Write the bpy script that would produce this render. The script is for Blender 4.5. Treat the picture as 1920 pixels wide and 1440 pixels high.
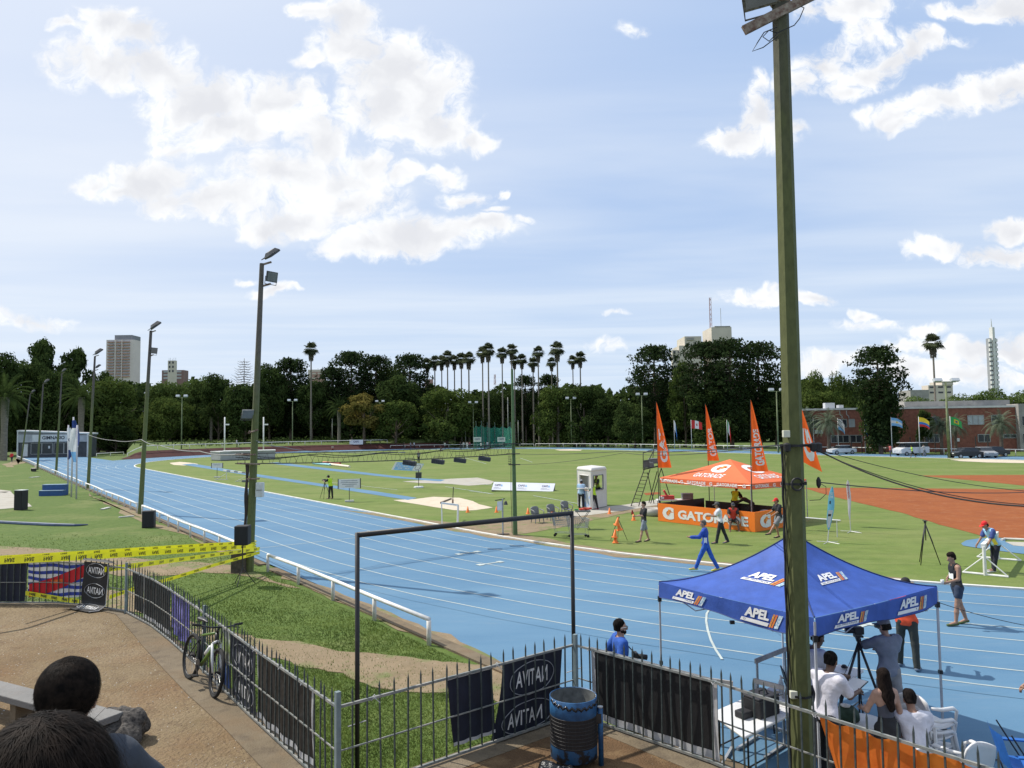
import bpy, math, random
import numpy as np
from mathutils import Vector as Vc, Matrix
from math import sin, cos
rnd = random.Random(7)
NR = np.random.RandomState(11)
scene = bpy.context.scene
for o in list(bpy.data.objects):
 bpy.data.objects.remove(o)
COL = scene.collection
rad = math.radians
# ------------------------------------------------------------------ camera
F, PITCH, ROLL, HC = 1386.51,.058109,.01305,5.0275      # focal length for a 1920 px wide frame, eye 5 m up in the stand
cam = bpy.data.cameras.new('camera')
cam.sensor_width = 36.0
cam.lens = F / 1920 * 36.0
cam.clip_start = .1
cam.clip_end = 6000
cam_o = bpy.data.objects.new('camera', cam)
COL.objects.link(cam_o)
_cp, _sp, _cr, _sr = cos(PITCH), sin(PITCH), cos(ROLL), sin(ROLL)
_R, _U, _W = Vc((1,0,0)), Vc((0,-_sp, _cp)), Vc((0, _cp, _sp))
_X = _R * _cr - _U * _sr
_Y = _R * _sr + _U * _cr
_m = Matrix((_X, _Y, -_W)).transposed().to_4x4()
_m.translation = (0,0, HC)
cam_o.matrix_world = _m
scene.camera = cam_o
def ray(u, v):
 a0, b0 = u - 960, v - 720
 a = a0 * _cr - b0 * _sr
 b = a0 * _sr + b0 * _cr
 return Vc((a / F, _cp + b / F * _sp, _sp - b / F * _cp))
def G(u, v, z=0.0):
 """place on level z that is seen in direction (u, v)"""
 d = ray(u, v)
 t = (z - HC) / d.z
 return Vc((d.x * t, d.y * t, z))
def D(u, v, y):
 """place at distance y ahead in direction (u, v)"""
 d = ray(u, v)
 t = y / d.y
 return Vc((d.x * t, y, HC + d.z * t))
# ------------------------------------------------------------------ light
SUN_AZ, SUN_EL = rad(-62), rad(52)          # sun to the left and a little ahead of the stand
sun = bpy.data.lights.new('sun', 'SUN')
sun.energy = 4.7
sun.angle = rad(.6)
sun.color = (1.0,.95,.87)
sun_o = bpy.data.objects.new('sun', sun)
COL.objects.link(sun_o)
sd = Vc((sin(SUN_AZ) * cos(SUN_EL), cos(SUN_AZ) * cos(SUN_EL), sin(SUN_EL)))
sun_o.rotation_euler = sd.to_track_quat('Z', 'Y').to_euler()
sun_o.location = sd * 50
scene.view_settings.view_transform = 'Standard'
scene.view_settings.look = 'None'
scene.view_settings.exposure = 0.0
scene.view_settings.gamma = 1.0
scene.view_settings.use_curve_mapping = False
# ------------------------------------------------------------------ sky with clouds
world = bpy.data.worlds.new('World')
scene.world = world
world.use_nodes = True
nt = world.node_tree
N, Lk = nt.nodes, nt.links
N.clear()
w_out = N.new('ShaderNodeOutputWorld')
w_bg = N.new('ShaderNodeBackground')
w_bg.inputs['Strength'].default_value = .1
Lk.new(w_bg.outputs[0], w_out.inputs[0])
sky = N.new('ShaderNodeTexSky')
sky.sky_type = 'NISHITA'
sky.sun_disc = False
sky.sun_elevation = SUN_EL
sky.sun_rotation = SUN_AZ
sky.altitude = 0
sky.air_density = 1.0
sky.dust_density = .7
sky.ozone_density = 1.0
tc = N.new('ShaderNodeTexCoord')
def wn(t, **k):
 n = N.new(t)
 for a, b in k.items():
  setattr(n, a, b)
 return n
def wmath(op, a, b=None, clamp=False):
 n = wn('ShaderNodeMath', operation=op, use_clamp=clamp)
 for i, x in enumerate((a, b)):
  if x is None:
   continue
  if isinstance(x, (int, float)):
   n.inputs[i].default_value = x
  else:
   Lk.new(x, n.inputs[i])
 return n.outputs[0]
sep = wn('ShaderNodeSeparateXYZ')
Lk.new(tc.outputs['Generated'], sep.inputs[0])
ysafe = wmath('MAXIMUM', sep.outputs[1], .05)
px = wmath('DIVIDE', sep.outputs[0], ysafe)
pz = wmath('DIVIDE', sep.outputs[2], ysafe)
comb = wn('ShaderNodeCombineXYZ')
Lk.new(px, comb.inputs[0])
Lk.new(pz, comb.inputs[1])
nz1 = wn('ShaderNodeTexNoise')
nz1.inputs['Scale'].default_value = 9.0
nz1.inputs['Detail'].default_value = 4.0
nz1.inputs['Roughness'].default_value = .6
Lk.new(comb.outputs[0], nz1.inputs['Vector'])
vsub = wn('ShaderNodeVectorMath', operation='SUBTRACT')
Lk.new(nz1.outputs['Color'], vsub.inputs[0])
vsub.inputs[1].default_value = (.5,.5,.5)
vma = wn('ShaderNodeVectorMath', operation='MULTIPLY_ADD')
Lk.new(vsub.outputs[0], vma.inputs[0])
vma.inputs[1].default_value = (.10,.08,0)
Lk.new(comb.outputs[0], vma.inputs[2])
CL = [(200,45,85,42,1),(118,52,28,16,.9),(262,62,55,32,1),(190,118,105,52,1),(300,130,72,48,1),
      (380,190,120,52,1),(515,182,100,52,1),(430,235,130,45,1),(575,235,75,50,1),(610,270,50,40,.9),
      (292,330,95,46,1),(168,338,48,24,.9),(235,355,60,22,.9),(400,372,140,40,1),(540,325,120,50,1),(640,330,100,50,1),(650,372,120,42,.95),
      (350,272,62,20,.75),(555,408,105,32,1),(500,425,60,24,.8),(700,300,55,30,.85),(830,326,34,22,1),(765,320,40,20,.9),
      (870,370,50,22,.65),(935,352,18,13,.9),(930,392,26,9,.6), 
      (578,28,42,20,.9),(645,30,60,36,1),(660,85,80,50,1),(735,125,100,72,1),(790,165,90,82,1),(730,195,95,62,1),
      (800,235,95,48,1),(895,268,42,20,.9),(590,105,45,18,.7),
      (780,438,165,40,1),(690,455,100,28,1),(890,428,85,24,1),(985,412,25,8,.6),(528,545,48,13,.95),(455,525,30,8,.5),
      (1380,252,85,34,.9),(1427,215,50,44,.9),(1437,160,24,32,.7),(1460,258,58,30,.9),(1495,253,24,14,.8),
      (1508,152,42,34,.75),(1545,122,52,34,.8),(1580,98,44,30,.7),(1625,66,46,44,.75),(1625,144,62,34,.95),(1665,112,48,34,.8),
      (1592,172,44,22,.8),(1700,92,38,36,.8),(1740,72,50,28,.85),(1800,74,34,11,.55),(1610,14,100,32,.9),(1530,22,46,24,.8),
      (1672,222,70,24,.8),(1725,208,64,30,.85),(1780,190,64,32,.9),(1848,172,66,38,1),(1895,165,62,46,1),(1690,240,34,18,.8),
      (1812,14,62,22,.9),(1885,12,70,30,.95),(1180,55,34,14,.38), 
      (1750,455,62,24,1),(1885,474,85,22,.95),(1905,424,45,22,.9),(1420,560,74,18,.95),(1440,553,30,16,.9),(1520,568,46,14,.9),
      (1608,594,26,12,.9),(1625,612,70,12,.6),(1730,622,40,14,.8),(1712,650,70,18,.75),(1830,655,66,26,.95),(1905,650,55,32,1),
      (1720,690,80,22,.85),(1800,700,90,26,.9),(1880,712,70,18,.8),(1135,592,40,7,.5),(1130,655,60,12,.4),
      (50,600,80,16,.55),(1560,680,80,22,.7)]
acc = None
for (cu, cv, ru, rv, st) in CL:
 d = ray(cu, cv)
 c0, c1 = d.x / d.y, d.z / d.y
 i0, i1 = F / ru / 1.32, F / rv / 1.32
 n = wn('ShaderNodeVectorMath', operation='MULTIPLY_ADD')
 Lk.new(vma.outputs[0], n.inputs[0])
 n.inputs[1].default_value = (i0, i1,0)
 n.inputs[2].default_value = (-c0 * i0,-c1 * i1,0)
 l = wn('ShaderNodeVectorMath', operation='LENGTH')
 Lk.new(n.outputs[0], l.inputs[0])
 m_ = wn('ShaderNodeMath', operation='MULTIPLY_ADD')
 Lk.new(l.outputs['Value'], m_.inputs[0])
 m_.inputs[1].default_value = -st
 m_.inputs[2].default_value = st
 acc = m_.outputs[0] if acc is None else wmath('MAXIMUM', acc, m_.outputs[0])
acc = wmath('MAXIMUM', acc, 0.0)
nz2 = wn('ShaderNodeTexNoise')
nz2.inputs['Scale'].default_value = 24.0
nz2.inputs['Detail'].default_value = 7.0
nz2.inputs['Roughness'].default_value = .66
Lk.new(vma.outputs[0], nz2.inputs['Vector'])
dn = wmath('MULTIPLY', wmath('SUBTRACT', nz2.outputs['Fac'], .47),2.1)
dens = wmath('ADD', wmath('MULTIPLY', acc, .9), wmath('MULTIPLY', dn, wmath('MULTIPLY', acc, 4.0, True)))
mr = wn('ShaderNodeMapRange', interpolation_type='SMOOTHSTEP')
Lk.new(dens, mr.inputs['Value'])
mr.inputs['From Min'].default_value = .02
mr.inputs['From Max'].default_value = .62
front = wn('ShaderNodeMapRange', interpolation_type='SMOOTHSTEP')
Lk.new(sep.outputs[1], front.inputs['Value'])
front.inputs['From Min'].default_value = .1
front.inputs['From Max'].default_value = .4
cum = wmath('MULTIPLY', mr.outputs[0], front.outputs[0])
zs = wmath('MAXIMUM', sep.outputs[2], .06)
lx = wmath('DIVIDE', sep.outputs[0], zs)
ly = wmath('DIVIDE', sep.outputs[1], zs)
cmb2 = wn('ShaderNodeCombineXYZ')
Lk.new(lx, cmb2.inputs[0])
Lk.new(ly, cmb2.inputs[1])
nz3 = wn('ShaderNodeTexNoise')
nz3.inputs['Scale'].default_value = 1.1
nz3.inputs['Detail'].default_value = 4
nz3.inputs['Roughness'].default_value = .58
Lk.new(cmb2.outputs[0], nz3.inputs['Vector'])
mr3 = wn('ShaderNodeMapRange', interpolation_type='SMOOTHSTEP')
Lk.new(nz3.outputs['Fac'], mr3.inputs['Value'])
mr3.inputs['From Min'].default_value = .56
mr3.inputs['From Max'].default_value = .66
back_ = wmath('SUBTRACT', 1.0, front.outputs[0])
cum = wmath('MAXIMUM', cum, wmath('MULTIPLY', mr3.outputs[0], back_))
mp = wn('ShaderNodeMapping')
mp.inputs['Rotation'].default_value = (0,0, rad(-38))
mp.inputs['Scale'].default_value = (.3,.95,1)
Lk.new(cmb2.outputs[0], mp.inputs['Vector'])
nz4 = wn('ShaderNodeTexNoise')
nz4.inputs['Scale'].default_value = 1.0
nz4.inputs['Detail'].default_value = 5
nz4.inputs['Roughness'].default_value = .5
nz4.inputs['Distortion'].default_value = .3
Lk.new(mp.outputs[0], nz4.inputs['Vector'])
mr4 = wn('ShaderNodeMapRange', interpolation_type='SMOOTHSTEP')
Lk.new(nz4.outputs['Fac'], mr4.inputs['Value'])
mr4.inputs['From Min'].default_value = .26
mr4.inputs['From Max'].default_value = .78
cir = wmath('ADD', wmath('MULTIPLY', mr4.outputs[0], .6),.1)
mixc = wn('ShaderNodeMix', data_type='RGBA')
Lk.new(cir, mixc.inputs[0])
tint = wn('ShaderNodeMix', data_type='RGBA', blend_type='MULTIPLY')
tint.inputs[0].default_value = 1
Lk.new(sky.outputs[0], tint.inputs[6])
tint.inputs[7].default_value = (1.15,1.08,1.0,1)
veil = wn('ShaderNodeMix', data_type='RGBA')
veil.inputs[0].default_value = .85
Lk.new(tint.outputs[2], veil.inputs[6])
veil.inputs[7].default_value = (3.9,5.75,9.2,1)
Lk.new(veil.outputs[2], mixc.inputs[6])
mixc.inputs[7].default_value = (8.2,8.9,9.9,1)
hz = wn('ShaderNodeMapRange', interpolation_type='SMOOTHSTEP')
Lk.new(sep.outputs[2], hz.inputs['Value'])
hz.inputs['From Min'].default_value = .34
hz.inputs['From Max'].default_value = -.02
hz.inputs['To Max'].default_value = .7
mixh = wn('ShaderNodeMix', data_type='RGBA')
Lk.new(hz.outputs[0], mixh.inputs[0])
Lk.new(mixc.outputs[2], mixh.inputs[6])
mixh.inputs[7].default_value = (7.6,8.7,9.9,1)
nz5 = wn('ShaderNodeTexNoise')
nz5.inputs['Scale'].default_value = 13
nz5.inputs['Detail'].default_value = 5
Lk.new(vma.outputs[0], nz5.inputs['Vector'])
shade = wn('ShaderNodeMapRange', interpolation_type='SMOOTHSTEP')
Lk.new(wmath('ADD', nz5.outputs['Fac'], wmath('MULTIPLY', acc, .35)), shade.inputs['Value'])
shade.inputs['From Min'].default_value = .5
shade.inputs['From Max'].default_value = .95
cc = wn('ShaderNodeMix', data_type='RGBA')
Lk.new(shade.outputs[0], cc.inputs[0])
cc.inputs[6].default_value = (10.6,10.7,10.8,1)
cc.inputs[7].default_value = (8.0,8.15,8.6,1)
fin = wn('ShaderNodeMix', data_type='RGBA')
Lk.new(cum, fin.inputs[0])
dt = wn('ShaderNodeVectorMath', operation='DOT_PRODUCT')
Lk.new(tc.outputs['Generated'], dt.inputs[0])
dt.inputs[1].default_value = tuple(sd)
gl_ = wn('ShaderNodeMapRange', interpolation_type='SMOOTHSTEP')
Lk.new(dt.outputs['Value'], gl_.inputs['Value'])
gl_.inputs['From Min'].default_value = .35
gl_.inputs['From Max'].default_value = 1.0
gl_.inputs['To Max'].default_value = .55
mixg = wn('ShaderNodeMix', data_type='RGBA')
Lk.new(gl_.outputs[0], mixg.inputs[0])
Lk.new(mixh.outputs[2], mixg.inputs[6])
mixg.inputs[7].default_value = (10.5,10.5,10.6,1)
Lk.new(mixg.outputs[2], fin.inputs[6])
Lk.new(cc.outputs[2], fin.inputs[7])
Lk.new(fin.outputs[2], w_bg.inputs['Color'])
world.cycles.sampling_method = 'MANUAL'
world.cycles.sample_map_resolution = 512
# ------------------------------------------------------------------ materials
_M = {}
def M(name, col, rough=.65, var=.12, scale=6.0, bump=0.0, metal=0.0, col2=None, lo=.35, hi=.65, detail=5, trans=0.0, spec=None, obj=True, stretch=None):
 if name in _M:
  return _M[name]
 m = bpy.data.materials.new(name)
 m.use_nodes = True
 t = m.node_tree
 b = t.nodes['Principled BSDF']
 b.inputs['Roughness'].default_value = rough
 b.inputs['Metallic'].default_value = metal
 if spec is not None:
  b.inputs['Specular IOR Level'].default_value = spec
 c = t.nodes.new('ShaderNodeTexCoord')
 nz = t.nodes.new('ShaderNodeTexNoise')
 nz.inputs['Scale'].default_value = scale
 nz.inputs['Detail'].default_value = detail
 nz.inputs['Roughness'].default_value = .6
 src = c.outputs['Object']
 if not obj:
  g = t.nodes.new('ShaderNodeNewGeometry')
  src = g.outputs['Position']
 if stretch:
  mp_ = t.nodes.new('ShaderNodeMapping')
  mp_.inputs['Scale'].default_value = stretch
  t.links.new(src, mp_.inputs['Vector'])
  src = mp_.outputs[0]
 t.links.new(src, nz.inputs['Vector'])
 r = t.nodes.new('ShaderNodeMapRange')
 r.inputs['From Min'].default_value = lo
 r.inputs['From Max'].default_value = hi
 t.links.new(nz.outputs['Fac'], r.inputs['Value'])
 mx = t.nodes.new('ShaderNodeMix')
 mx.data_type = 'RGBA'
 t.links.new(r.outputs[0], mx.inputs[0])
 a = [max(0, x * (1 - var)) for x in col]
 d = col2 if col2 else [min(1, x * (1 + var)) for x in col]
 mx.inputs[6].default_value = (*a, 1)
 mx.inputs[7].default_value = (*d, 1)
 t.links.new(mx.outputs[2], b.inputs['Base Color'])
 if bump:
  bp = t.nodes.new('ShaderNodeBump')
  bp.inputs['Strength'].default_value = bump
  bp.inputs['Distance'].default_value = .02
  t.links.new(nz.outputs['Fac'], bp.inputs['Height'])
  t.links.new(bp.outputs[0], b.inputs['Normal'])
 if trans:
  tb = t.nodes.new('ShaderNodeBsdfTranslucent')
  t.links.new(mx.outputs[2], tb.inputs['Color'])
  ms = t.nodes.new('ShaderNodeMixShader')
  ms.inputs[0].default_value = trans
  t.links.new(b.outputs[0], ms.inputs[1])
  t.links.new(tb.outputs[0], ms.inputs[2])
  t.links.new(ms.outputs[0], t.nodes['Material Output'].inputs[0])
 m['b'] = 1
 _M[name] = m
 return m
def ground_mat(name, layers, rough=.9, bump=.25, bscale=60, bdist=.03):
 """layers: first (colA, colB, scale), later (col, noise scale, lo, hi, stretch) laid over by a noise mask in world position"""
 m = bpy.data.materials.new(name)
 m.use_nodes = True
 t = m.node_tree
 b = t.nodes['Principled BSDF']
 b.inputs['Roughness'].default_value = rough
 b.inputs['Specular IOR Level'].default_value = .25
 g = t.nodes.new('ShaderNodeNewGeometry')
 cur = None
 for i, L in enumerate(layers):
  nz = t.nodes.new('ShaderNodeTexNoise')
  nz.inputs['Detail'].default_value = 6
  nz.inputs['Roughness'].default_value = .62
  mp_ = t.nodes.new('ShaderNodeMapping')
  t.links.new(g.outputs['Position'], mp_.inputs['Vector'])
  t.links.new(mp_.outputs[0], nz.inputs['Vector'])
  mp_.inputs['Location'].default_value = (i * 13.7, i * 7.1,0)
  mx = t.nodes.new('ShaderNodeMix')
  mx.data_type = 'RGBA'
  r = t.nodes.new('ShaderNodeMapRange')
  t.links.new(nz.outputs['Fac'], r.inputs['Value'])
  if i == 0:
   nz.inputs['Scale'].default_value = L[2]
   r.inputs['From Min'].default_value = .3
   r.inputs['From Max'].default_value = .7
   mx.inputs[6].default_value = (*L[0], 1)
   mx.inputs[7].default_value = (*L[1], 1)
  else:
   nz.inputs['Scale'].default_value = L[1]
   r.inputs['From Min'].default_value = L[2]
   r.inputs['From Max'].default_value = L[3]
   r.inputs['To Max'].default_value = L[5] if len(L) > 5 else 1
   if len(L) > 4 and L[4]:
    mp_.inputs['Scale'].default_value = L[4][:3]
    if len(L[4]) > 3:
     mp_.inputs['Rotation'].default_value = (0,0, L[4][3])
   t.links.new(cur, mx.inputs[6])
   mx.inputs[7].default_value = (*L[0], 1)
  t.links.new(r.outputs[0], mx.inputs[0])
  cur = mx.outputs[2]
 t.links.new(cur, b.inputs['Base Color'])
 nb = t.nodes.new('ShaderNodeTexNoise')
 nb.inputs['Scale'].default_value = bscale
 nb.inputs['Detail'].default_value = 4
 t.links.new(g.outputs['Position'], nb.inputs['Vector'])
 bp = t.nodes.new('ShaderNodeBump')
 bp.inputs['Strength'].default_value = bump
 bp.inputs['Distance'].default_value = bdist
 t.links.new(nb.outputs['Fac'], bp.inputs['Height'])
 t.links.new(bp.outputs[0], b.inputs['Normal'])
 return m
# ------------------------------------------------------------------ object helpers
def np_mesh(name, V, Fc):
 V = np.asarray(V, dtype=np.float32)
 Fc = np.asarray(Fc, dtype=np.int32)
 me = bpy.data.meshes.new(name)
 me.vertices.add(len(V))
 me.vertices.foreach_set('co', V.ravel())
 k = Fc.shape[1]
 me.loops.add(Fc.size)
 me.loops.foreach_set('vertex_index', Fc.ravel())
 me.polygons.add(len(Fc))
 me.polygons.foreach_set('loop_start', np.arange(0, Fc.size, k, dtype=np.int32))
 me.update(calc_edges=True)
 return me
def tag(o, label=None, cat=None, group=None, kind=None):
 if label:
  o['label'] = label
 if cat:
  o['category'] = cat
 if group:
  o['group'] = group
 if kind:
  o['kind'] = kind
 return o
def link(name, me, mat=None, parent=None, smooth=False, loc=None):
 o = bpy.data.objects.new(name, me)
 COL.objects.link(o)
 if mat is not None and len(me.materials) == 0:
  me.materials.append(mat)
 if smooth:
  me.polygons.foreach_set('use_smooth', [True] * len(me.polygons))
 if parent is not None:
  o.parent = parent
 if loc is not None:
  o.location = loc
 return o
def thing(name, label, cat, loc=(0,0,0), rz=0.0, group=None, scale=None):
 o = bpy.data.objects.new(name, None)
 COL.objects.link(o)
 o.empty_display_size = .1
 o.location = loc
 o.rotation_euler = (0,0, rz)
 if scale:
  o.scale = (scale,) * 3
 return tag(o, label, cat, group)
def kids(o):
 return [c for c in bpy.data.objects if c.parent == o]
def dup(src, loc=None, rz=None, label=None, group=None, scale=None, tree=None):
 """a copy of a thing with copies of its parts and sub-parts"""
 r = src.copy()
 COL.objects.link(r)
 if loc is not None:
  r.location = loc
 if rz is not None:
  r.rotation_euler = (0,0, rz)
 if scale is not None:
  r.scale = scale if hasattr(scale, '__len__') else (scale,) * 3
 if label:
  r['label'] = label
 if group:
  r['group'] = group
 for ch in list(src.children):
  c = ch.copy()
  COL.objects.link(c)
  c.parent = r
  for g_ in ch.children:
   d_ = g_.copy()
   COL.objects.link(d_)
   d_.parent = c
 return r
class MB:
 def __init__(s):
  s.v = []
  s.f = []
 def add(s, vs, fs):
  b = len(s.v)
  s.v.extend([tuple(x) for x in vs])
  s.f.extend([tuple(b + i for i in f) for f in fs])
  return s
 def box(s, c, size, rz=0.0, rot=None):
  hx, hy, hz_ = size[0] / 2, size[1] / 2, size[2] / 2
  R_ = rot if rot is not None else Matrix.Rotation(rz, 3, 'Z')
  c = Vc(c)
  vs = [c + R_ @ Vc((x * hx, y * hy, z * hz_)) for z in (-1,1) for y in (-1,1) for x in (-1,1)]
  return s.add(vs, [(0,2,3,1),(4,5,7,6),(0,1,5,4),(2,6,7,3),(0,4,6,2),(1,3,7,5)])
 def beam(s, p, q, w, h=None, up=(0,0,1)):
  p, q = Vc(p), Vc(q)
  h = w if h is None else h
  d = q - p
  L = d.length
  if L < 1e-6:
   return s
  d.normalize()
  up = Vc(up)
  if abs(d.dot(up)) > .98:
   up = Vc((0,1,0))
  x = d.cross(up).normalized()
  z = x.cross(d)
  R_ = Matrix((x, d, z)).transposed()
  return s.box((p + q) / 2,(w, L, h), rot=R_)
 def tube(s, pts, r, n=8, cap=True):
  pts = [Vc(p) for p in pts]
  rs = r if hasattr(r, '__len__') else [r] * len(pts)
  base = len(s.v)
  prev = None
  for i, p in enumerate(pts):
   d = (pts[min(i + 1, len(pts) - 1)] - pts[max(i - 1,0)])
   if d.length < 1e-9:
    d = Vc((0,0,1))
   d.normalize()
   if prev is None:
    a = Vc((0,0,1)) if abs(d.z) < .9 else Vc((1,0,0))
    x = d.cross(a).normalized()
   else:
    x = (prev - d * prev.dot(d))
    x = x.normalized() if x.length > 1e-6 else d.orthogonal().normalized()
   prev = x
   y = d.cross(x)
   for k in range(n):
    a = 2 * math.pi * k / n
    s.v.append(tuple(p + (x * cos(a) + y * sin(a)) * rs[i]))
  for i in range(len(pts) - 1):
   for k in range(n):
    k2 = (k + 1) % n
    s.f.append((base + i * n + k, base + i * n + k2, base + (i + 1) * n + k2, base + (i + 1) * n + k))
  if cap:
   s.f.append(tuple(base + k for k in reversed(range(n))))
   s.f.append(tuple(base + (len(pts) - 1) * n + k for k in range(n)))
  return s
 def lathe(s, prof, c=(0,0,0), n=20, closed=False):
  base = len(s.v)
  for (r, z) in prof:
   for k in range(n):
    a = 2 * math.pi * k / n
    s.v.append((c[0] + r * cos(a), c[1] + r * sin(a), c[2] + z))
  for i in range(len(prof) - 1):
   for k in range(n):
    k2 = (k + 1) % n
    s.f.append((base + i * n + k, base + i * n + k2, base + (i + 1) * n + k2, base + (i + 1) * n + k))
  if closed:
   s.f.append(tuple(base + k for k in reversed(range(n))))
   s.f.append(tuple(base + (len(prof) - 1) * n + k for k in range(n)))
  return s
 def grid(s, fn, nu, nv):
  base = len(s.v)
  for j in range(nv + 1):
   for i in range(nu + 1):
    s.v.append(tuple(fn(i / nu, j / nv)))
  for j in range(nv):
   for i in range(nu):
    a = base + j * (nu + 1) + i
    s.f.append((a, a + 1, a + nu + 2, a + nu + 1))
  return s
 def prism(s, poly, z0, z1):
  n = len(poly)
  vs = [(p[0], p[1], z0) for p in poly] + [(p[0], p[1], z1) for p in poly]
  fs = [tuple(reversed(range(n))), tuple(range(n, 2 * n))] + [(i, (i + 1) % n, n + (i + 1) % n, n + i) for i in range(n)]
  return s.add(vs, fs)
 def slab(s, pts, off):
  """closed plate from a 3-D polygon, thickened by vector off"""
  n = len(pts)
  off = Vc(off)
  vs = [Vc(p) for p in pts] + [Vc(p) + off for p in pts]
  fs = [tuple(reversed(range(n))), tuple(range(n, 2 * n))] + [(i, (i + 1) % n, n + (i + 1) % n, n + i) for i in range(n)]
  return s.add(vs, fs)
 def mesh(s, name, org=None):
  me = bpy.data.meshes.new(name)
  vs = s.v
  if org is not None:
   vs = [(a - org[0], b - org[1], c - org[2]) for a, b, c in vs]
  me.from_pydata(vs, [], s.f)
  me.update()
  return me
 def obj(s, name, mat, parent=None, smooth=False, world=False, rel=None):
  """world=1: coordinates are world ones, the parent (unrotated) sits at its location; rel: origin of a top-level mesh"""
  org = None
  if world and parent is not None:
   org = Vc(parent.location)
   if parent.parent is not None:
    org = org + Vc(parent.parent.location)
  elif rel is not None:
   org = Vc(rel)
  o = link(name, s.mesh(name, org), mat, parent, smooth)
  if rel is not None:
   o.location = rel
  return o
def bevel(o, w=.01, seg=2):
 m = o.modifiers.new('bevel', 'BEVEL')
 m.width = w
 m.segments = seg
 m.limit_method = 'ANGLE'
 return o
_txt = {}
def text_mesh(s, bold=0.0, shear=0.0, space=1.0, extr=0.0):
 key = (s, bold, shear, space, extr)
 if key in _txt:
  return _txt[key]
 cu = bpy.data.curves.new('t', 'FONT')
 cu.body = s
 cu.size = 1
 cu.offset = bold
 cu.shear = shear
 cu.space_character = space
 cu.resolution_u = 3
 cu.fill_mode = 'FRONT'
 ob = bpy.data.objects.new('t', cu)
 COL.objects.link(ob)
 bpy.context.view_layer.update()
 me = bpy.data.meshes.new_from_object(ob.evaluated_get(bpy.context.evaluated_depsgraph_get()))
 bpy.data.objects.remove(ob)
 V = np.array([v.co[:2] for v in me.vertices])
 Fc = [tuple(p.vertices) for p in me.polygons]
 lo, hi = V.min(0), V.max(0)
 V = (V - lo) / (hi - lo)
 asp = (hi - lo)[0] / (hi - lo)[1]
 _txt[key] = (V, Fc, asp)
 bpy.data.meshes.remove(me)
 return _txt[key]
def text_on(mb, s, fn, x0, y0, x1, y1, bold=.015, shear=0.0, flipx=False, flipy=False, space=1.0):
 """put lettering s in the rectangle x0..x1, y0..y1 of a surface fn(x, y)"""
 V, Fc, _ = text_mesh(s, bold, shear, space)
 vs = []
 for a, b in V:
  if flipx:
   a = 1 - a
  if flipy:
   b = 1 - b
  vs.append(fn(x0 + (x1 - x0) * a, y0 + (y1 - y0) * b))
 mb.add(vs, Fc)
 return mb
# ------------------------------------------------------------------ smooth bodies from rounded cones
def surf_net(fn, lo, hi, h):
 lo, hi = np.array(lo, float), np.array(hi, float)
 n = np.maximum(((hi - lo) / h).astype(int) + 2,4)
 ax = [lo[i] + h * np.arange(n[i]) for i in range(3)]
 P = np.stack(np.meshgrid(*ax, indexing='ij'),-1).astype(np.float32)
 Dv = fn(P)
 ins = Dv < 0
 c = [(i, j, k) for i in (0,1) for j in (0,1) for k in (0,1)]
 sh = tuple(n - 1)
 sl = lambda a, i, j, k: a[i:i + sh[0], j:j + sh[1], k:k + sh[2]]
 cnt = sum(sl(ins, *q).astype(np.int8) for q in c)
 act = (cnt > 0) & (cnt < 8)
 idx = -np.ones(sh, int)
 ai = np.argwhere(act)
 idx[act] = np.arange(len(ai))
 acc_ = np.zeros((len(ai),3))
 w = np.zeros(len(ai))
 for e0 in c:
  for axd in range(3):
   if e0[axd]:
    continue
   e1 = list(e0)
   e1[axd] = 1
   d0 = Dv[ai[:, 0] + e0[0], ai[:, 1] + e0[1], ai[:, 2] + e0[2]]
   d1 = Dv[ai[:, 0] + e1[0], ai[:, 1] + e1[1], ai[:, 2] + e1[2]]
   x = (d0 < 0) != (d1 < 0)
   t = np.where(x, d0 / np.where(x, d0 - d1,1),0)
   p = ai + np.array(e0)
   p = p.astype(float)
   p[:, axd] += t
   acc_ += p * x[:, None]
   w += x
 V = lo + h * acc_ / w[:, None]
 Fs = []
 for axd in range(3):
  o1, o2 = [(1,2),(2,0),(0,1)][axd]
  s0 = [slice(None)] * 3
  s1 = [slice(None)] * 3
  s0[axd] = slice(0, n[axd] - 1)
  s1[axd] = slice(1, n[axd])
  ch = ins[tuple(s0)] != ins[tuple(s1)]
  E_ = np.argwhere(ch)
  E_ = E_[(E_[:, o1] > 0) & (E_[:, o2] > 0) & (E_[:, o1] < sh[o1]) & (E_[:, o2] < sh[o2])]
  if not len(E_):
   continue
  pos = ins[E_[:, 0], E_[:, 1], E_[:, 2]]
  def at(a, b):
   q = E_.copy()
   q[:, o1] -= a
   q[:, o2] -= b
   return idx[q[:, 0], q[:, 1], q[:, 2]]
  qd = np.stack([at(1,1), at(0,1), at(0,0), at(1,0)], 1)
  qd[~pos] = qd[~pos][:, ::-1]
  Fs.append(qd)
 Fq = np.concatenate(Fs)
 Fq = Fq[(Fq >= 0).all(1)]
 return V, Fq
def cone_sdf(P, a, b, ra, rb, flat=None):
 a, b = np.array(a, np.float32), np.array(b, np.float32)
 p = P - a
 ba = b - a
 k = 1.0
 if flat is not None:
  axv, f_ = flat
  axv = np.array(axv, np.float32)
  p = p + (p @ axv)[..., None] * axv * (1 / f_ - 1)
  ba = ba + (ba @ axv) * axv * (1 / f_ - 1)
  k = f_ ** .5
 hh = np.clip((p @ ba) / max(float(ba @ ba),1e-9),0,1)
 q = p - hh[..., None] * ba
 return (np.sqrt((q * q).sum(-1)) - (ra + (rb - ra) * hh)) * k
def smin(a, b, k):
 if k <= 0:
  return np.minimum(a, b)
 h_ = np.clip(.5 + .5 * (b - a) / k, 0,1)
 return b * (1 - h_) + a * h_ - k * h_ * (1 - h_)
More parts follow.
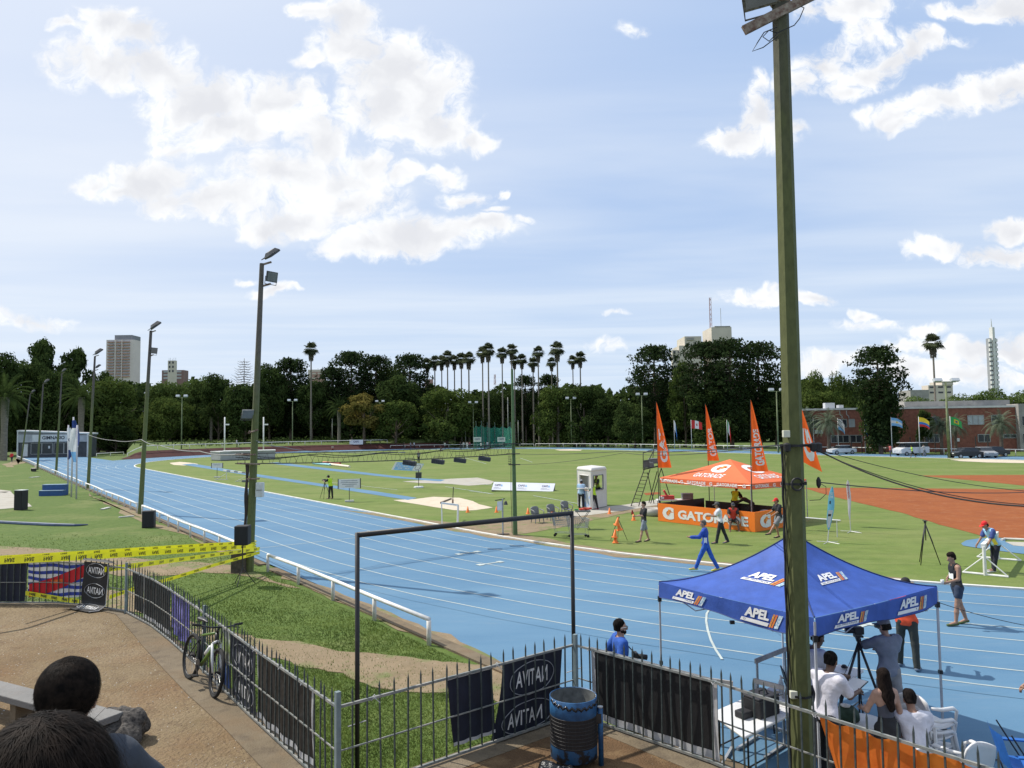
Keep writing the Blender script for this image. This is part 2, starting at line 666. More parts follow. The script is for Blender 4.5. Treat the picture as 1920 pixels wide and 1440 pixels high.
def blob(prims, h, k=.03, infl=0.0, cut=None, noise=0.0):
 """prims: (a, b, ra, rb[, flat]); returns verts, quads"""
 pts = np.array([p[0] for p in prims] + [p[1] for p in prims])
 r = max(max(p[2], p[3]) for p in prims) + infl + 2 * h
 lo, hi = pts.min(0) - r, pts.max(0) + r
 def fn(P):
  d = None
  for p in prims:
   e = cone_sdf(P, p[0], p[1], p[2] + infl, p[3] + infl, p[4] if len(p) > 4 else None)
   d = e if d is None else smin(d, e, k)
  if noise:
   d = d + noise * (np.sin(P[..., 0] * 23 + P[..., 2] * 9) * np.sin(P[..., 1] * 19 - P[..., 2] * 17) + .6 * np.sin(P[..., 2] * 37 + P[..., 0] * 31))
  if cut is not None:
   d = np.maximum(d, cut(P))
  return d
 return surf_net(fn, lo, hi, h)
# ================================================================== THE GROUND
TH, PIN, S0, RB, LS, TW = .63926,19.8915,30.03,43.77,83.8,10.3
dS = Vc((-sin(TH), cos(TH),0))
nS = Vc((cos(TH), sin(TH),0))
def SP(s, p, z=0.0):
 v = dS * s + nS * p
 v.z = z
 return v
def stadium(off, n=48):
 """closed ring at distance off outside the inner kerb"""
 r = RB + off
 pts = []
 for i in range(13):
  pts.append(SP(S0 + LS * i / 12, PIN - off))
 for i in range(1, n):
  a = math.pi * i / n
  pts.append(SP(S0 + LS + r * sin(a), PIN + RB - r * cos(a)))
 for i in range(13):
  pts.append(SP(S0 + LS - LS * i / 12, PIN + 2 * RB + off))
 for i in range(1, n):
  a = math.pi * i / n
  pts.append(SP(S0 - r * sin(a), PIN + RB + r * cos(a)))
 return pts
def bend(a, off, z=0.0):
 """far bend: a = 0 where the home straight ends, 180 where the back straight starts"""
 r = RB + off
 return SP(S0 + LS + r * sin(rad(a)), PIN + RB - r * cos(rad(a)), z)
g_base = ground_mat('park_grass', [((.075,.115,.028),(.12,.165,.042),.9),((.2,.19,.09),.07,.55,.75, None, .5),((.05,.09,.02),3.0,.5,.7, None, .5)], bscale=18, bump=.5, bdist=.05)
g_field = ground_mat('field_grass', [((.105,.155,.03),(.148,.2,.044),1.4),((.2,.215,.072),.11,.42,.68,(1,2.6,1,.5),.7),
                                     ((.08,.118,.022),.35,.5,.7,(1,3.2,1,.9),.6),((.2,.195,.09),1.1,.62,.8, None, .5)], bscale=14, bump=.5, bdist=.05)
g_near = ground_mat('lawn', [((.07,.118,.02),(.115,.165,.033),2.5),((.22,.22,.085),.22,.52,.74, None, .65),((.05,.1,.016),6.0,.5,.7, None, .6)], bscale=30, bump=.7, bdist=.05)
g_blue = ground_mat('track_surface', [((.068,.16,.262),(.085,.187,.292),.35),((.125,.235,.335),.11,.42,.66,(1,4,1,.93),.75),((.17,.24,.3),.5,.55,.72,(1,7,1,.93),.5),((.055,.135,.225),1.3,.58,.8,(1,3,1,.93),.4),((.115,.215,.32),50,.35,.7, None, .7)],
     rough=.8, bscale=160, bump=.3, bdist=.006)
g_sand = ground_mat('sand', [((.52,.44,.33),(.62,.54,.42),2.0),((.4,.33,.23),1.2,.55,.7, None, .5)], bscale=9, bump=.6, bdist=.08)
g_grit = ground_mat('worn_concrete', [((.36,.34,.29),(.44,.41,.35),1.4),((.3,.26,.2),.8,.5,.7, None, .7)], bscale=30)
g_clay = ground_mat('orange_clay', [((.23,.062,.014),(.3,.09,.021),.5),((.24,.07,.02),.35,.5,.7,(1,3,1,.1),.6),((.36,.19,.09),2.0,.55,.75, None, .6),((.2,.055,.015),12,.55,.7, None, .5)], bscale=25, bump=.5)
g_path = ground_mat('trodden_earth', [((.2,.15,.088),(.265,.2,.125),1.2),((.3,.22,.13),3.0,.5,.7, None, .5),((.4,.33,.24),9,.6,.7, None, .6),((.13,.17,.05),.8,.52,.62, None, .75)], bscale=40, bump=.6)
g_dirt = ground_mat('stand_earth', [((.165,.118,.062),(.22,.16,.088),.7),((.255,.195,.118),.3,.42,.6, None, .85),((.17,.09,.038),.45,.5,.7, None, .7),((.11,.07,.04),2.5,.55,.72, None, .6),((.14,.095,.06),14,.53,.64, None, .7),((.46,.4,.33),26,.64,.72, None, .8)], bscale=22, bump=1.0, bdist=.05)
g_strip = ground_mat('old_concrete', [((.15,.117,.075),(.2,.16,.108),2.2),((.11,.085,.06),4,.5,.68, None, .8),((.19,.135,.08),.6,.5,.6, None, .7)], bscale=40, bump=.6)
g_maroon = ground_mat('maroon_bank_surface', [((.055,.018,.016),(.08,.028,.024),1.0),((.04,.014,.012),.3,.5,.7, None, .6)], bscale=20)
white_line = M('line_paint', (.42,.47,.44),.7,.12,2.0, obj=False)
kerb_m = M('kerb_white', (.66,.64,.58),.7,.18,1.5, obj=False)
def sheet(name, pts, z, mat, jit=0.0, sub=0, label=None, kind='structure', thick=None):
 P = [Vc((p[0], p[1], 0)) for p in pts]
 if sub:
  Q = []
  for i, a in enumerate(P):
   b = P[(i + 1) % len(P)]
   for k in range(sub):
    q = a.lerp(b, k / sub)
    if k or jit:
     j = jit * (b - a).length
     q = q + Vc((rnd.uniform(-j, j), rnd.uniform(-j, j),0))
    Q.append(q)
  P = Q
 mb = MB()
 if thick:
  mb.prism([(p.x, p.y) for p in P], z - thick, z)
 else:
  mb.add([(p.x, p.y, z) for p in P], [tuple(range(len(P)))])
 o = mb.obj(name, mat)
 return tag(o, label, kind=kind)
def ring(name, o1, o2, z, mat, n=48):
 a, b = stadium(o1, n), stadium(o2, n)
 k = len(a)
 V = [(p.x, p.y, z) for p in a] + [(p.x, p.y, z) for p in b]
 Fc = [(i, (i + 1) % k, k + (i + 1) % k, k + i) for i in range(k)]
 return V, Fc
mb = MB()
mb.add([(-2500,-600,-.05),(2500,-600,-.05),(2500,3500,-.05),(-2500,3500,-.05)], [(0,1,2,3)])
tag(mb.obj('ground', g_base), kind='structure')
lp = [SP(-30,9.2), SP(150,9.2), SP(150,-30), SP(60,-60), SP(-30,-20)]
sheet('lawn', lp, 0.0, g_near)
sheet('start_chute', [SP(S0 + LS + 70,9.4), SP(S0 + LS + 70,20.3), SP(S0 + LS + 20,22.0), SP(S0 + LS, 20.4), SP(S0,20.4), SP(S0 - 30,29), SP(S0 - 66,44), SP(S0 - 66,9.4)], .006, g_blue)
V, Fc = ring('t', 0, TW, .012, None)
mbt = MB()
mbt.add(V, Fc)
tag(mbt.obj('running_track', g_blue), kind='structure')
mbf = MB()
st = stadium(-.05)
mbf.add([(p.x, p.y, .010) for p in st], [tuple(range(len(st)))])
tag(mbf.obj('infield', g_field), kind='structure')
mbl = MB()
for i in range(1,9):
 V, Fc = ring('l', i * 1.22 - .025, i * 1.22 + .025,.018, None)
 mbl.add(V, Fc)
for i in range(0,8):
 p = 9.9 + .25 + i * 1.22
 if i < 7:
  a, b = SP(S0 + LS, p), SP(S0 + LS + 55, p)
  n_ = nS * .03
  mbl.add([(*(a - n_)[:2], .014),(*(a + n_)[:2], .014),(*(b + n_)[:2], .014),(*(b - n_)[:2], .014)], [(0,1,2,3)])
def line(a, b, w=.05, z=.022):
 a, b = Vc(a), Vc(b)
 d_ = (b - a).normalized()
 n_ = Vc((-d_.y, d_.x, 0)) * w / 2
 mbl.add([(*(a - n_)[:2], z),(*(a + n_)[:2], z),(*(b + n_)[:2], z),(*(b - n_)[:2], z)], [(3,2,1,0)])
arc = [G(*q) for q in ((1331,1143),(1325,1152),(1324,1166),(1327,1183),(1333,1202),(1342,1220),(1354,1238))]
for a, b in zip(arc, arc[1:]):
 line(a, b, .055,.024)
line(SP(S0 + 2, PIN), SP(S0 + 2, PIN - 9.8),.05)
line(SP(S0 + 28, PIN), SP(S0 + 28, PIN - 9.8),.05)
line(SP(S0 + LS, PIN), SP(S0 + LS, PIN - 9.8),.05)
for (u, v) in ((1593,1183),(1700,1150),(860,1040),(900,1060)):
 c_ = G(u, v)
 line(c_, c_ + nS * .9,.12,.024)
 line(c_ - dS * .15, c_ + dS * .15,.22,.026)
 line(c_ + nS * .9 - dS * .15, c_ + nS * .9 + dS * .15,.22,.028)
tag(mbl.obj('lane_markings', white_line), kind='structure')
Vo = stadium(.07,60)
Vi = stadium(-.09,60)
k = len(Vo)
mbk = MB()
mbk.v = [(p.x, p.y, .0) for p in Vo] + [(p.x, p.y, .065) for p in Vo] + [(p.x, p.y, .065) for p in Vi] + [(p.x, p.y, 0) for p in Vi]
for i in range(k):
 j = (i + 1) % k
 mbk.f += [(i, j, k + j, k + i),(k + i, k + j, 2 * k + j, 2 * k + i),(2 * k + i, 2 * k + j, 3 * k + j, 3 * k + i)]
tag(mbk.obj('track_kerb', kerb_m), kind='structure')
mbe = MB()
for a, b in ((-40,27),(28,50),(51,76),(77,106),(107,180)):
 p0, p1 = SP(a, 9.12), SP(b, 9.12)
 mbe.beam(p0 + Vc((0,0,.02)), p1 + Vc((0,0,.02)),.34,.06)
tag(mbe.obj('track_edging', g_strip), kind='structure')
PX = lambda L_, z=0: [G(u, v, z) for u, v in L_]
sheet('dirt_margin', PX([(640,954),(817,988),(880,1001),(1022,1024),(1160,1044),(1353,1064),(1714,1094),(1700,1086),(1560,1071),(1350,1054),(1150,1033),(1020,1012),(860,985)]),.016, g_path, .05,3)
sheet('sand_pit', PX([(738,938),(780,936),(812,932),(862,934),(925,952),(893,957),(865,958),(852,957),(800,948)]),.02, g_sand, .03,3)
sheet('worn_patch', PX([(875,989),(905,984),(1000,972),(1075,965),(1110,956),(1155,950),(1235,945),(1238,953),(1180,962),(1110,976),(1050,990),(985,1001),(962,1003),(900,995)]),.02, g_path, .03,3)
sheet('concrete_pad', PX([(1060,962),(1110,953),(1170,947),(1236,937),(1238,947),(1178,957),(1110,966),(1080,969)]),.026, g_grit, .02,3)
sheet('landing_area', PX([(754,903),(790,901),(845,898),(895,896),(925,903),(923,908),(880,911),(830,907),(790,906)]),.02, g_grit, .03,3)
sheet('sand_pit', PX([(318,868),(340,866),(366,869),(372,871),(345,873),(325,872)]),.02, g_sand, .03,2)
sheet('sand_pit', PX([(1040,843),(1070,842.5),(1092,843.5),(1090,845),(1050,845)]),.02, g_sand, .03,2)
sheet('runway', PX([(340,871),(362,869.5),(480,889),(600,907),(700,921),(782,934),(765,938),(640,918),(480,894)]),.022, g_blue)
sheet('runway', PX([(500,868.5),(520,867),(640,881),(760,895),(835,900),(826,903),(740,896.5),(620,883)]),.022, g_blue)
sheet('clay_sector', PX([(1505,915),(1640,915),(1920,918),(2100,921),(2150,1030),(1930,1011),(1880,1009),(1845,1006),(1760,984),(1690,962),(1600,941)]),.02, g_clay, .012,5)
sheet('clay_sector', PX([(1720,892),(1840,891),(2050,890),(2100,912),(1920,911),(1800,899)]),.02, g_clay, .012,5)
sheet('clay_spot', PX([(1206,925),(1236,923),(1240,927),(1210,929)]),.02, g_clay, .03,3)
mbw = MB()
cw = G(2010,1023)
rw1, rw2 = 0,0
sheet('jump_apron', PX([(1802,1020),(1812,1014),(1840,1010),(1885,1010),(1885,1017),(1900,1024),(1960,1030),(2050,1035),(2050,1052),(1960,1045),(1890,1036),(1830,1028),(1806,1024)]),.026, g_blue, 0,0)
sheet('jump_pad', PX([(1885,1017),(1990,1019),(2060,1022),(2060,1034),(1960,1030),(1900,1024)]),.03, g_grit)
mbw.tube([G(u, v, .06) for u, v in ((1878,1012),(1885,1010),(1920,1011.5),(2060,1017))], .05,6)
tag(mbw.obj('jump_kerb', kerb_m), kind='structure')
mbl2 = MB()
mbl, _keep = mbl2, mbl
for q in (((880,905),(960,915)),((880,921),(925,927)),((1000,930),(1090,946)),((975,859),(998,867)),((870,858),(912,870)),((620,905),(745,919)),((835,913),(920,926)),
          ((1450,857),(1600,862)),((1600,862),(1830,866))):
 line(G(*q[0]), G(*q[1]),.09,.03)
tag(mbl2.obj('field_markings', white_line), kind='structure')
sheet('sand_strip', PX([(1780,862),(1830,861),(1925,864),(1925,869),(1850,867.5),(1800,865)]),.034, g_sand, .02,3)
sheet('earth_path', PX([(300,1150),(430,1185),(480,1196),(560,1204),(640,1221),(740,1229),(800,1238),(860,1244),(925,1248),(1010,1290),(1030,1330),(950,1330),(900,1300),(845,1298),(780,1300),(700,1290),(640,1264),(560,1248),(480,1228),(420,1210),(330,1190)]),.012, g_path, .05,4)
sheet('earth_patch', PX([(-80,1022),(60,1026),(150,1036),(300,1052),(390,1056),(452,1062),(500,1082),(560,1105),(500,1090),(440,1076),(380,1074),(310,1080),(230,1080),(160,1062),(60,1055),(-80,1060)]),.012, g_path, .04,4)
sheet('earth_patch', PX([(150,1100),(230,1110),(300,1116),(330,1150),(250,1150),(160,1140)]),.016, g_path, .06,4)
sheet('earth_patch', PX([(520,1075),(640,1115),(760,1160),(870,1205),(945,1246),(925,1248),(850,1215),(800,1203),(700,1160),(600,1118)]),.016, g_path, .05,4)
sheet('earth_patch', PX([(40,851),(12,868),(14,876),(30,876),(34,868),(30,858)]),.012, g_path, .05,3)
sheet('earth_patch', PX([(166,925),(250,960),(330,990),(440,1035),(470,1052),(440,1046),(360,1012),(290,985),(200,945)]),.012, g_path, .04,4)
sheet('stone_paving', PX([(-80,925),(20,922),(28,930),(55,945),(60,950),(0,955),(-80,957)]),.016, g_grit)
sheet('stone_paving', PX([(-60,912),(22,921),(10,924),(-60,920)]),.016, g_grit)
# ------------------------------------------------------------------ terrace of the stand
TZ = .7
FL = [(-160,1130),(0,1133),(100,1133),(170,1138),(233,1149),(283,1176),(317,1203),(365,1246),(413,1292),(471,1349),(569,1440),(633,1500)]
FM = [(633,1500),(1078,1345)]
FR = [(1078,1345),(1333,1435),(1920,1683)]
fl = [G(u, v, TZ) for u, v in FL]
fm = [G(u, v, TZ) for u, v in FM]
fr = [G(u, v, TZ) for u, v in FR]
FENCE_L, FENCE_M, FENCE_R = fl, fm, fr
bp_ = fl + fm[1:] + fr[1:]
cen = Vc((-3,3, TZ))
out_ = []
for i, p in enumerate(bp_):
 a, b = bp_[max(0, i - 1)], bp_[min(len(bp_) - 1, i + 1)]
 t_ = (b - a).normalized()
 nn = Vc((-t_.y, t_.x, 0))
 out_.append((p, nn))
terr = [p + nn * .14 for p, nn in out_]
poly = [(p.x, p.y) for p in terr] + [(14, terr[-1].y - 4),(14,-3),(-32,-3),(-32, terr[0].y)]
mb = MB()
mb.prism(list(reversed(poly)),-.06, TZ)
tag(mb.obj('terrace', g_dirt), kind='structure')
mb = MB()
for i in range(len(out_) - 1):
 (p, n1),(q, n2) = out_[i], out_[i + 1]
 w1 = (.1,.1,.1,.12,.2,.42,.5,.52,.5)[i] if i < 9 else .42
 if i in (10,11,12):
  w1 = .32
 w2 = (.1,.1,.12,.2,.42,.5,.52,.5,.42)[i] if i < 9 else w1
 a, b, c, d = p + n1 * .145, q + n2 * .145, q - n2 * w2, p - n1 * w1
 base = len(mb.v)
 for x in (a, b, c, d):
  mb.v.append((x.x, x.y, TZ + .014))
 for x in (a, b, c, d):
  mb.v.append((x.x, x.y, TZ - .3))
 mb.f += [(base + 3, base + 2, base + 1, base),(base, base + 1, base + 5, base + 4),(base + 3, base + 7, base + 6, base + 2)]
tag(mb.obj('fence_footing', g_strip), kind='structure')
g_dark_earth = ground_mat('dark_earth', [((.1,.06,.03),(.17,.1,.05),1.5),((.24,.16,.08),2.5,.52,.7, None, .7),((.4,.33,.24),26,.68,.76, None, .7)], bscale=40, bump=.9)
sheet('dark_earth', PX([(770,1450),(880,1415),(1000,1385),(1080,1370),(1160,1385),(1330,1450),(1500,1530),(900,1600)], TZ), TZ + .008, g_dark_earth, .04,5)  # darker, browner patch of earth around the bin and along the fence
N_ = 6500
xs = NR.uniform(-13,4, N_)
ys = NR.uniform(2.5,18, N_)
V, Fc = [], []
polyv = [(p.x, p.y) for p in bp_] + [(6,4),(6,1),(-20,1),(-20,17)]
def inside(x, y, P):
 c_ = False
 j = len(P) - 1
 for i in range(len(P)):
  if (P[i][1] > y) != (P[j][1] > y) and x < (P[j][0] - P[i][0]) * (y - P[i][1]) / (P[j][1] - P[i][1]) + P[i][0]:
   c_ = not c_
  j = i
 return c_
for x, y in zip(xs, ys):
 if not inside(x, y, polyv):
  continue
 r = NR.uniform(.004,.013) * (1.6 if NR.rand() < .05 else 1)
 b = len(V)
 a0 = NR.uniform(0,6)
 for k_ in range(4):
  a = a0 + k_ * 1.57
  V.append((x + r * cos(a), y + r * sin(a) * .8, TZ))
 V.append((x, y, TZ + r * .9))
 V.append((x, y, TZ + r * .9))
 for k_ in range(4):
  Fc.append((b + k_, b + (k_ + 1) % 4, b + 4))
tag(link('gravel', np_mesh('gravel', V, Fc), M('gravel_stone', (.36,.31,.25),.9,.75,40.0, obj=False, col2=(.6,.55,.48))), 'small pale stones scattered over the earth terrace', 'gravel', kind='stuff')
reg = [(p.x, p.y) for p in terr[2:11]] + [(terr[11].x, terr[11].y)] + [(p.x, p.y) for p in terr[12:13]]
nb = 210000
us = NR.uniform(-60,1080, nb)
vs_ = 1000 + 480 * NR.beta(1.5,1.5, nb)
Pg = []
path_poly = [(q.x, q.y) for q in PX([(480,1196),(560,1204),(640,1221),(740,1229),(800,1238),(925,1248),(1010,1290),(950,1330),(900,1300),(780,1300),(700,1290),(640,1264),(560,1248),(480,1228)])]
dirt2 = [(q.x, q.y) for q in PX([(-80,1026),(60,1030),(150,1040),(300,1056),(452,1064),(440,1072),(310,1076),(230,1076),(160,1060),(60,1052),(-80,1056)])]
dv = np.stack([us, vs_], 1)
a0 = us - 960
b0 = vs_ - 720
aa = a0 * _cr - b0 * _sr
bb = a0 * _sr + b0 * _cr
dxx, dyy, dzz = aa / F, _cp + bb / F * _sp, _sp - bb / F * _cp
tt = -HC / dzz
X, Y = dxx * tt, dyy * tt
p_ = X * nS.x + Y * nS.y
terrp = [(p.x, p.y) for p in terr]
def inside_np(X, Y, P):
 c_ = np.zeros(len(X), bool)
 j = len(P) - 1
 for i in range(len(P)):
  xi, yi = P[i]
  xj, yj = P[j]
  cond = (yi > Y) != (yj > Y)
  with np.errstate(divide='ignore', invalid='ignore'):
   xx = (xj - xi) * (Y - yi) / (yj - yi) + xi
  c_ ^= cond & (X < xx)
  j = i
 return c_
keep = (p_ < 8.75) & ~inside_np(X, Y, [tuple(q) for q in poly])
thin = inside_np(X, Y, path_poly) | inside_np(X, Y, dirt2)
keep &= ~(thin & (NR.rand(nb) > .12))
X, Y = X[keep], Y[keep]
n_ = len(X)
h_ = NR.uniform(.015,.055, n_) * (1 + .35 * np.sin(X * 1.3 + Y) * np.sin(Y * 1.1))
an = NR.uniform(0,6.28, n_)
wd = NR.uniform(.003,.006, n_) * (1 + Y / 14)
lx_, ly_ = NR.normal(0,.022, n_), NR.normal(0,.022, n_)
V = np.zeros((n_, 3,3))
V[:, 0] = np.stack([X - np.cos(an) * wd, Y - np.sin(an) * wd, np.zeros(n_)], 1)
V[:, 1] = np.stack([X + np.cos(an) * wd, Y + np.sin(an) * wd, np.zeros(n_)], 1)
V[:, 2] = np.stack([X + lx_, Y + ly_, h_], 1)
gb = M('grass_blades', (.095,.15,.028),.7,.25,.9, obj=False, trans=.25, col2=(.2,.26,.06), spec=.2)
tag(link('grass', np_mesh('grass', V.reshape(-1,3), np.arange(n_ * 3).reshape(-1,3)), gb), 'short green grass growing on the lawn between fence and track', 'grass', kind='stuff')
def bank():
 mb = MB()
 mg = MB()
 A = np.linspace(46,128,42)
 prof = []
 for a in A:
  t = min(1, max(0,(a - 46) / 6.0)) * min(1, max(0,(128 - a) / 3.0))
  t = t * t * (3 - 2 * t)
  prof.append((a, t))
 for (a, t),(b, t2) in zip(prof, prof[1:]):
  h1, h2 = .05 + 1.25 * t, .05 + 1.25 * t2
  p = [bend(a, TW + .5,.0), bend(b, TW + .5,.0), bend(b, TW + 3.2, h2), bend(a, TW + 3.2, h1)]
  mb.add(p, [(0,1,2,3)])
  sk = lambda x, lo: max(x, lo)
  q = [bend(a, TW + 3.2, h1), bend(b, TW + 3.2, h2), bend(sk(b, 52), TW + 7, h2 + .1), bend(sk(a, 52), TW + 7, h1 + .1),
             bend(sk(b, 68), TW + 30, h2 + 1.1), bend(sk(a, 68), TW + 30, h1 + 1.1), bend(sk(b, 78), TW + 110, h2 * 1.2 + 1.6), bend(sk(a, 78), TW + 110, h1 * 1.2 + 1.6)]
  mg.add(q, [(0,1,2,3),(3,2,4,5),(5,4,6,7)])
 tag(mb.obj('maroon_bank', g_maroon), kind='structure')
 tag(mg.obj('park_lawn', g_base, smooth=True), kind='structure')
bank()
# ================================================================== WHITE RAILINGS
w_paint = M('white_paint', (.74,.73,.69),.5,.1,3.0)
w_old = M('worn_white_paint', (.66,.63,.57),.6,.25,4.0)
def railing(name, label, path, zs, hgt, step, r=.05, post=.045, group=None, sections=None):
 """path: function of metres along -> ground point"""
 base = path[0]
 t = thing(name, label, 'railing', base, group=group)
 acc_ = [0]
 for a, b in zip(path, path[1:]):
  acc_.append(acc_[-1] + (b - a).length)
 top = [Vc((p.x, p.y, p.z + hgt)) for p in path]
 MB().tube(top, r, 8).obj('rail', w_paint, t, True, world=1)
 n = max(1, int(round(acc_[-1] / step)))
 me = None
 for i in range(n + 1):
  s = acc_[-1] * i / n
  k_ = 0
  while k_ < len(acc_) - 2 and acc_[k_ + 1] < s:
   k_ += 1
  f_ = (s - acc_[k_]) / max(1e-6, acc_[k_ + 1] - acc_[k_])
  p = path[k_].lerp(path[k_ + 1], f_)
  if me is None:
   mbx = MB()
   mbx.tube([(0,0,-.05),(0,0, hgt - r * .6)], post, 8)
   me = mbx.mesh('post')
   me.materials.append(w_old)
  o = link('post', me, None, t, False)
  if i == 0:
   me.polygons.foreach_set('use_smooth', [len(pp.vertices) == 4 for pp in me.polygons])
  o.location = p - base
 return t
def sline(s1, s2, p, n=8, z=0):
 return [SP(s1 + (s2 - s1) * i / n, p + .05 * sin(i * 1.3), z) for i in range(n + 1)]
GR = 'white railings along the outside of the track'
railing('railing', 'thick white tube railing nearest the stand, ending beside the earth path', sline(26.6,15.2,8.85,4),0,.60,2.85,.055,.055, GR)
railing('railing', 'white tube railing behind the small black speaker, between the second and third floodlight poles', sline(49.5,28.2,8.85,8),0,.58,2.4,.055,.05, GR)
railing('railing', 'white tube railing beside the three white feather flag poles', sline(75,51,8.85,8),0,.58,2.4,.055,.05, GR)
railing('railing', 'low white tube railing far along the straight before the running person in red', sline(106,77,8.9,8),0,.58,2.4,.055,.05, GR)
railing('railing', 'farthest white tube railing of the straight, towards the white gym building', sline(176,108,8.9,12),0,.58,2.6,.06,.05, GR)
def bline(a1, a2, off, z, n=20):
 return [bend(a1 + (a2 - a1) * i / n, off, z if not callable(z) else z(i / n)) for i in range(n + 1)]
B1 = 1.30
bk = lambda f_: 1.3 * min(1, f_ / .06 + .02)
railing('railing', 'long white railing on top of the maroon bank at the far bend', bline(48,112, TW + 3.3, bk, 30),0,.95,4.0,.07,.055, GR)
railing('railing', 'white railing behind the discus net cage, right of the maroon bank', bline(112.6,150, TW + 1.2,0,16),0,.85,3.6,.06,.05, GR)
rs = lambda s1, s2, z=0: [SP(s1 + (s2 - s1) * i / 12, PIN + 2 * RB + TW + 1.2, z) for i in range(13)]
railing('railing', 'white railing of the back straight below the dark trees', bline(150.5,180, TW + 1.2,0,10) + rs(S0 + LS - 2,84),0,.9,3.6,.06,.055, GR)
railing('railing', 'white railing of the back straight in front of the brick building', rs(83,47.5),0,.9,3.5,.06,.055, GR)
railing('railing', 'short white railing in front of the dark parked car at the right edge', rs(46.2,37),0,.95,4.5,.06,.06, GR)
g1, g2 = G(57,858), G(180,853.5)
railing('railing', 'low white railing in front of the gym building', [g1.lerp(g2, i / 6) for i in range(7)], 0,.9,4.5,.07,.06, GR)
g1, g2 = G(181,858), G(232,855)
railing('railing', 'short low white railing between gym and maroon bank', [g1.lerp(g2, i / 3) for i in range(4)], 0,.8,3.5,.07,.06, GR)
# ================================================================== FLOODLIGHT POLES
def pole_mat(name, zc, top=(.16,.14,.115), low=(.12,.145,.045)):
 m = bpy.data.materials.new(name)
 m.use_nodes = True
 t = m.node_tree
 b = t.nodes['Principled BSDF']
 b.inputs['Roughness'].default_value = .85
 g = t.nodes.new('ShaderNodeNewGeometry')
 s = t.nodes.new('ShaderNodeSeparateXYZ')
 t.links.new(g.outputs['Position'], s.inputs[0])
 nz = t.nodes.new('ShaderNodeTexNoise')
 nz.inputs['Scale'].default_value = 3
 nz.inputs['Detail'].default_value = 8
 mp_ = t.nodes.new('ShaderNodeMapping')
 mp_.inputs['Scale'].default_value = (1.6,1.6,.7)
 t.links.new(g.outputs['Position'], mp_.inputs['Vector'])
 t.links.new(mp_.outputs[0], nz.inputs['Vector'])
 ad = t.nodes.new('ShaderNodeMath')
 ad.operation = 'MULTIPLY_ADD'
 t.links.new(nz.outputs['Fac'], ad.inputs[0])
 ad.inputs[1].default_value = 3.0
 t.links.new(s.outputs[2], ad.inputs[2])
 r = t.nodes.new('ShaderNodeMapRange')
 r.inputs['From Min'].default_value = zc + .5
 r.inputs['From Max'].default_value = zc + 3.0
 t.links.new(ad.outputs[0], r.inputs['Value'])
 mx = t.nodes.new('ShaderNodeMix')
 mx.data_type = 'RGBA'
 t.links.new(r.outputs[0], mx.inputs[0])
 mx.inputs[6].default_value = (*low, 1)
 mx.inputs[7].default_value = (*top, 1)
 m2 = t.nodes.new('ShaderNodeMix')
 m2.data_type = 'RGBA'
 m2.blend_type = 'MULTIPLY'
 r2 = t.nodes.new('ShaderNodeMapRange')
 n3 = t.nodes.new('ShaderNodeTexNoise')
 n3.inputs['Scale'].default_value = 12
 n3.inputs['Detail'].default_value = 8
 t.links.new(mp_.outputs[0], n3.inputs['Vector'])
 t.links.new(n3.outputs['Fac'], r2.inputs['Value'])
 r2.inputs['From Min'].default_value = .4
 r2.inputs['From Max'].default_value = .75
 t.links.new(r2.outputs[0], m2.inputs[0])
 t.links.new(mx.outputs[2], m2.inputs[6])
 m2.inputs[7].default_value = (.7,.72,.68,1)
 t.links.new(m2.outputs[2], b.inputs['Base Color'])
 bp = t.nodes.new('ShaderNodeBump')
 bp.inputs['Strength'].default_value = .35
 bp.inputs['Distance'].default_value = .01
 t.links.new(n3.outputs['Fac'], bp.inputs['Height'])
 t.links.new(bp.outputs[0], b.inputs['Normal'])
 return m
lamp_dark = M('lamp_housing', (.05,.052,.055),.5,.2,8)
lamp_glass = M('lamp_glass', (.16,.17,.18),.15,.1,5)
steel = M('galvanised_steel', (.42,.43,.43),.45,.12,12, metal=.5)
rust = M('rusty_steel', (.19,.09,.06),.8,.4,14, col2=(.32,.27,.22))
black_c = M('black_cable', (.012,.012,.013),.6,.1,5)
def floodlight(parent, at_, yaw, tilt, size=.5, mat=None):
 """rectangular floodlight, a part of its pole"""
 R_ = Matrix.Rotation(yaw, 3, 'Z') @ Matrix.Rotation(tilt, 3, 'X')
 at_ = Vc(at_)
 mb = MB()
 w, h, d_ = size, size * .82, size * .34
 f = lambda x, y, z: at_ + R_ @ Vc((x, y, z))
 fr_ = [f(-w / 2,0,-h / 2), f(w / 2,0,-h / 2), f(w / 2,0, h / 2), f(-w / 2,0, h / 2)]
 bk_ = [f(-w * .3,-d_, -h * .28), f(w * .3,-d_, -h * .28), f(w * .3,-d_, h * .36), f(-w * .3,-d_, h * .36)]
 md = [f(-w / 2,-d_ * .35,-h / 2), f(w / 2,-d_ * .35,-h / 2), f(w / 2,-d_ * .35, h / 2), f(-w / 2,-d_ * .35, h / 2)]
 mb.add(fr_ + md + bk_, [(0,1,2,3),(0,4,5,1),(1,5,6,2),(2,6,7,3),(3,7,4,0),(4,8,9,5),(5,9,10,6),(6,10,11,7),(7,11,8,4),(8,11,10,9)])
 o = mb.obj('floodlight', mat or lamp_dark, parent)
 mg = MB()
 mg.slab([f(-w * .44,.002,-h * .43), f(w * .44,.002,-h * .43), f(w * .44,.002, h * .43), f(-w * .44,.002, h * .43)], R_ @ Vc((0,.006,0)))
 mg.obj('glass', lamp_glass, o)
 mk = MB()
 mk.tube([f(-w * .53,-d_ * .4,0), f(-w * .53,-d_ * .4,-h * .75), f(w * .53,-d_ * .4,-h * .75), f(w * .53,-d_ * .4,0)], .015 * size / .5,6)
 mk.obj('bracket', lamp_dark, o)
 return o
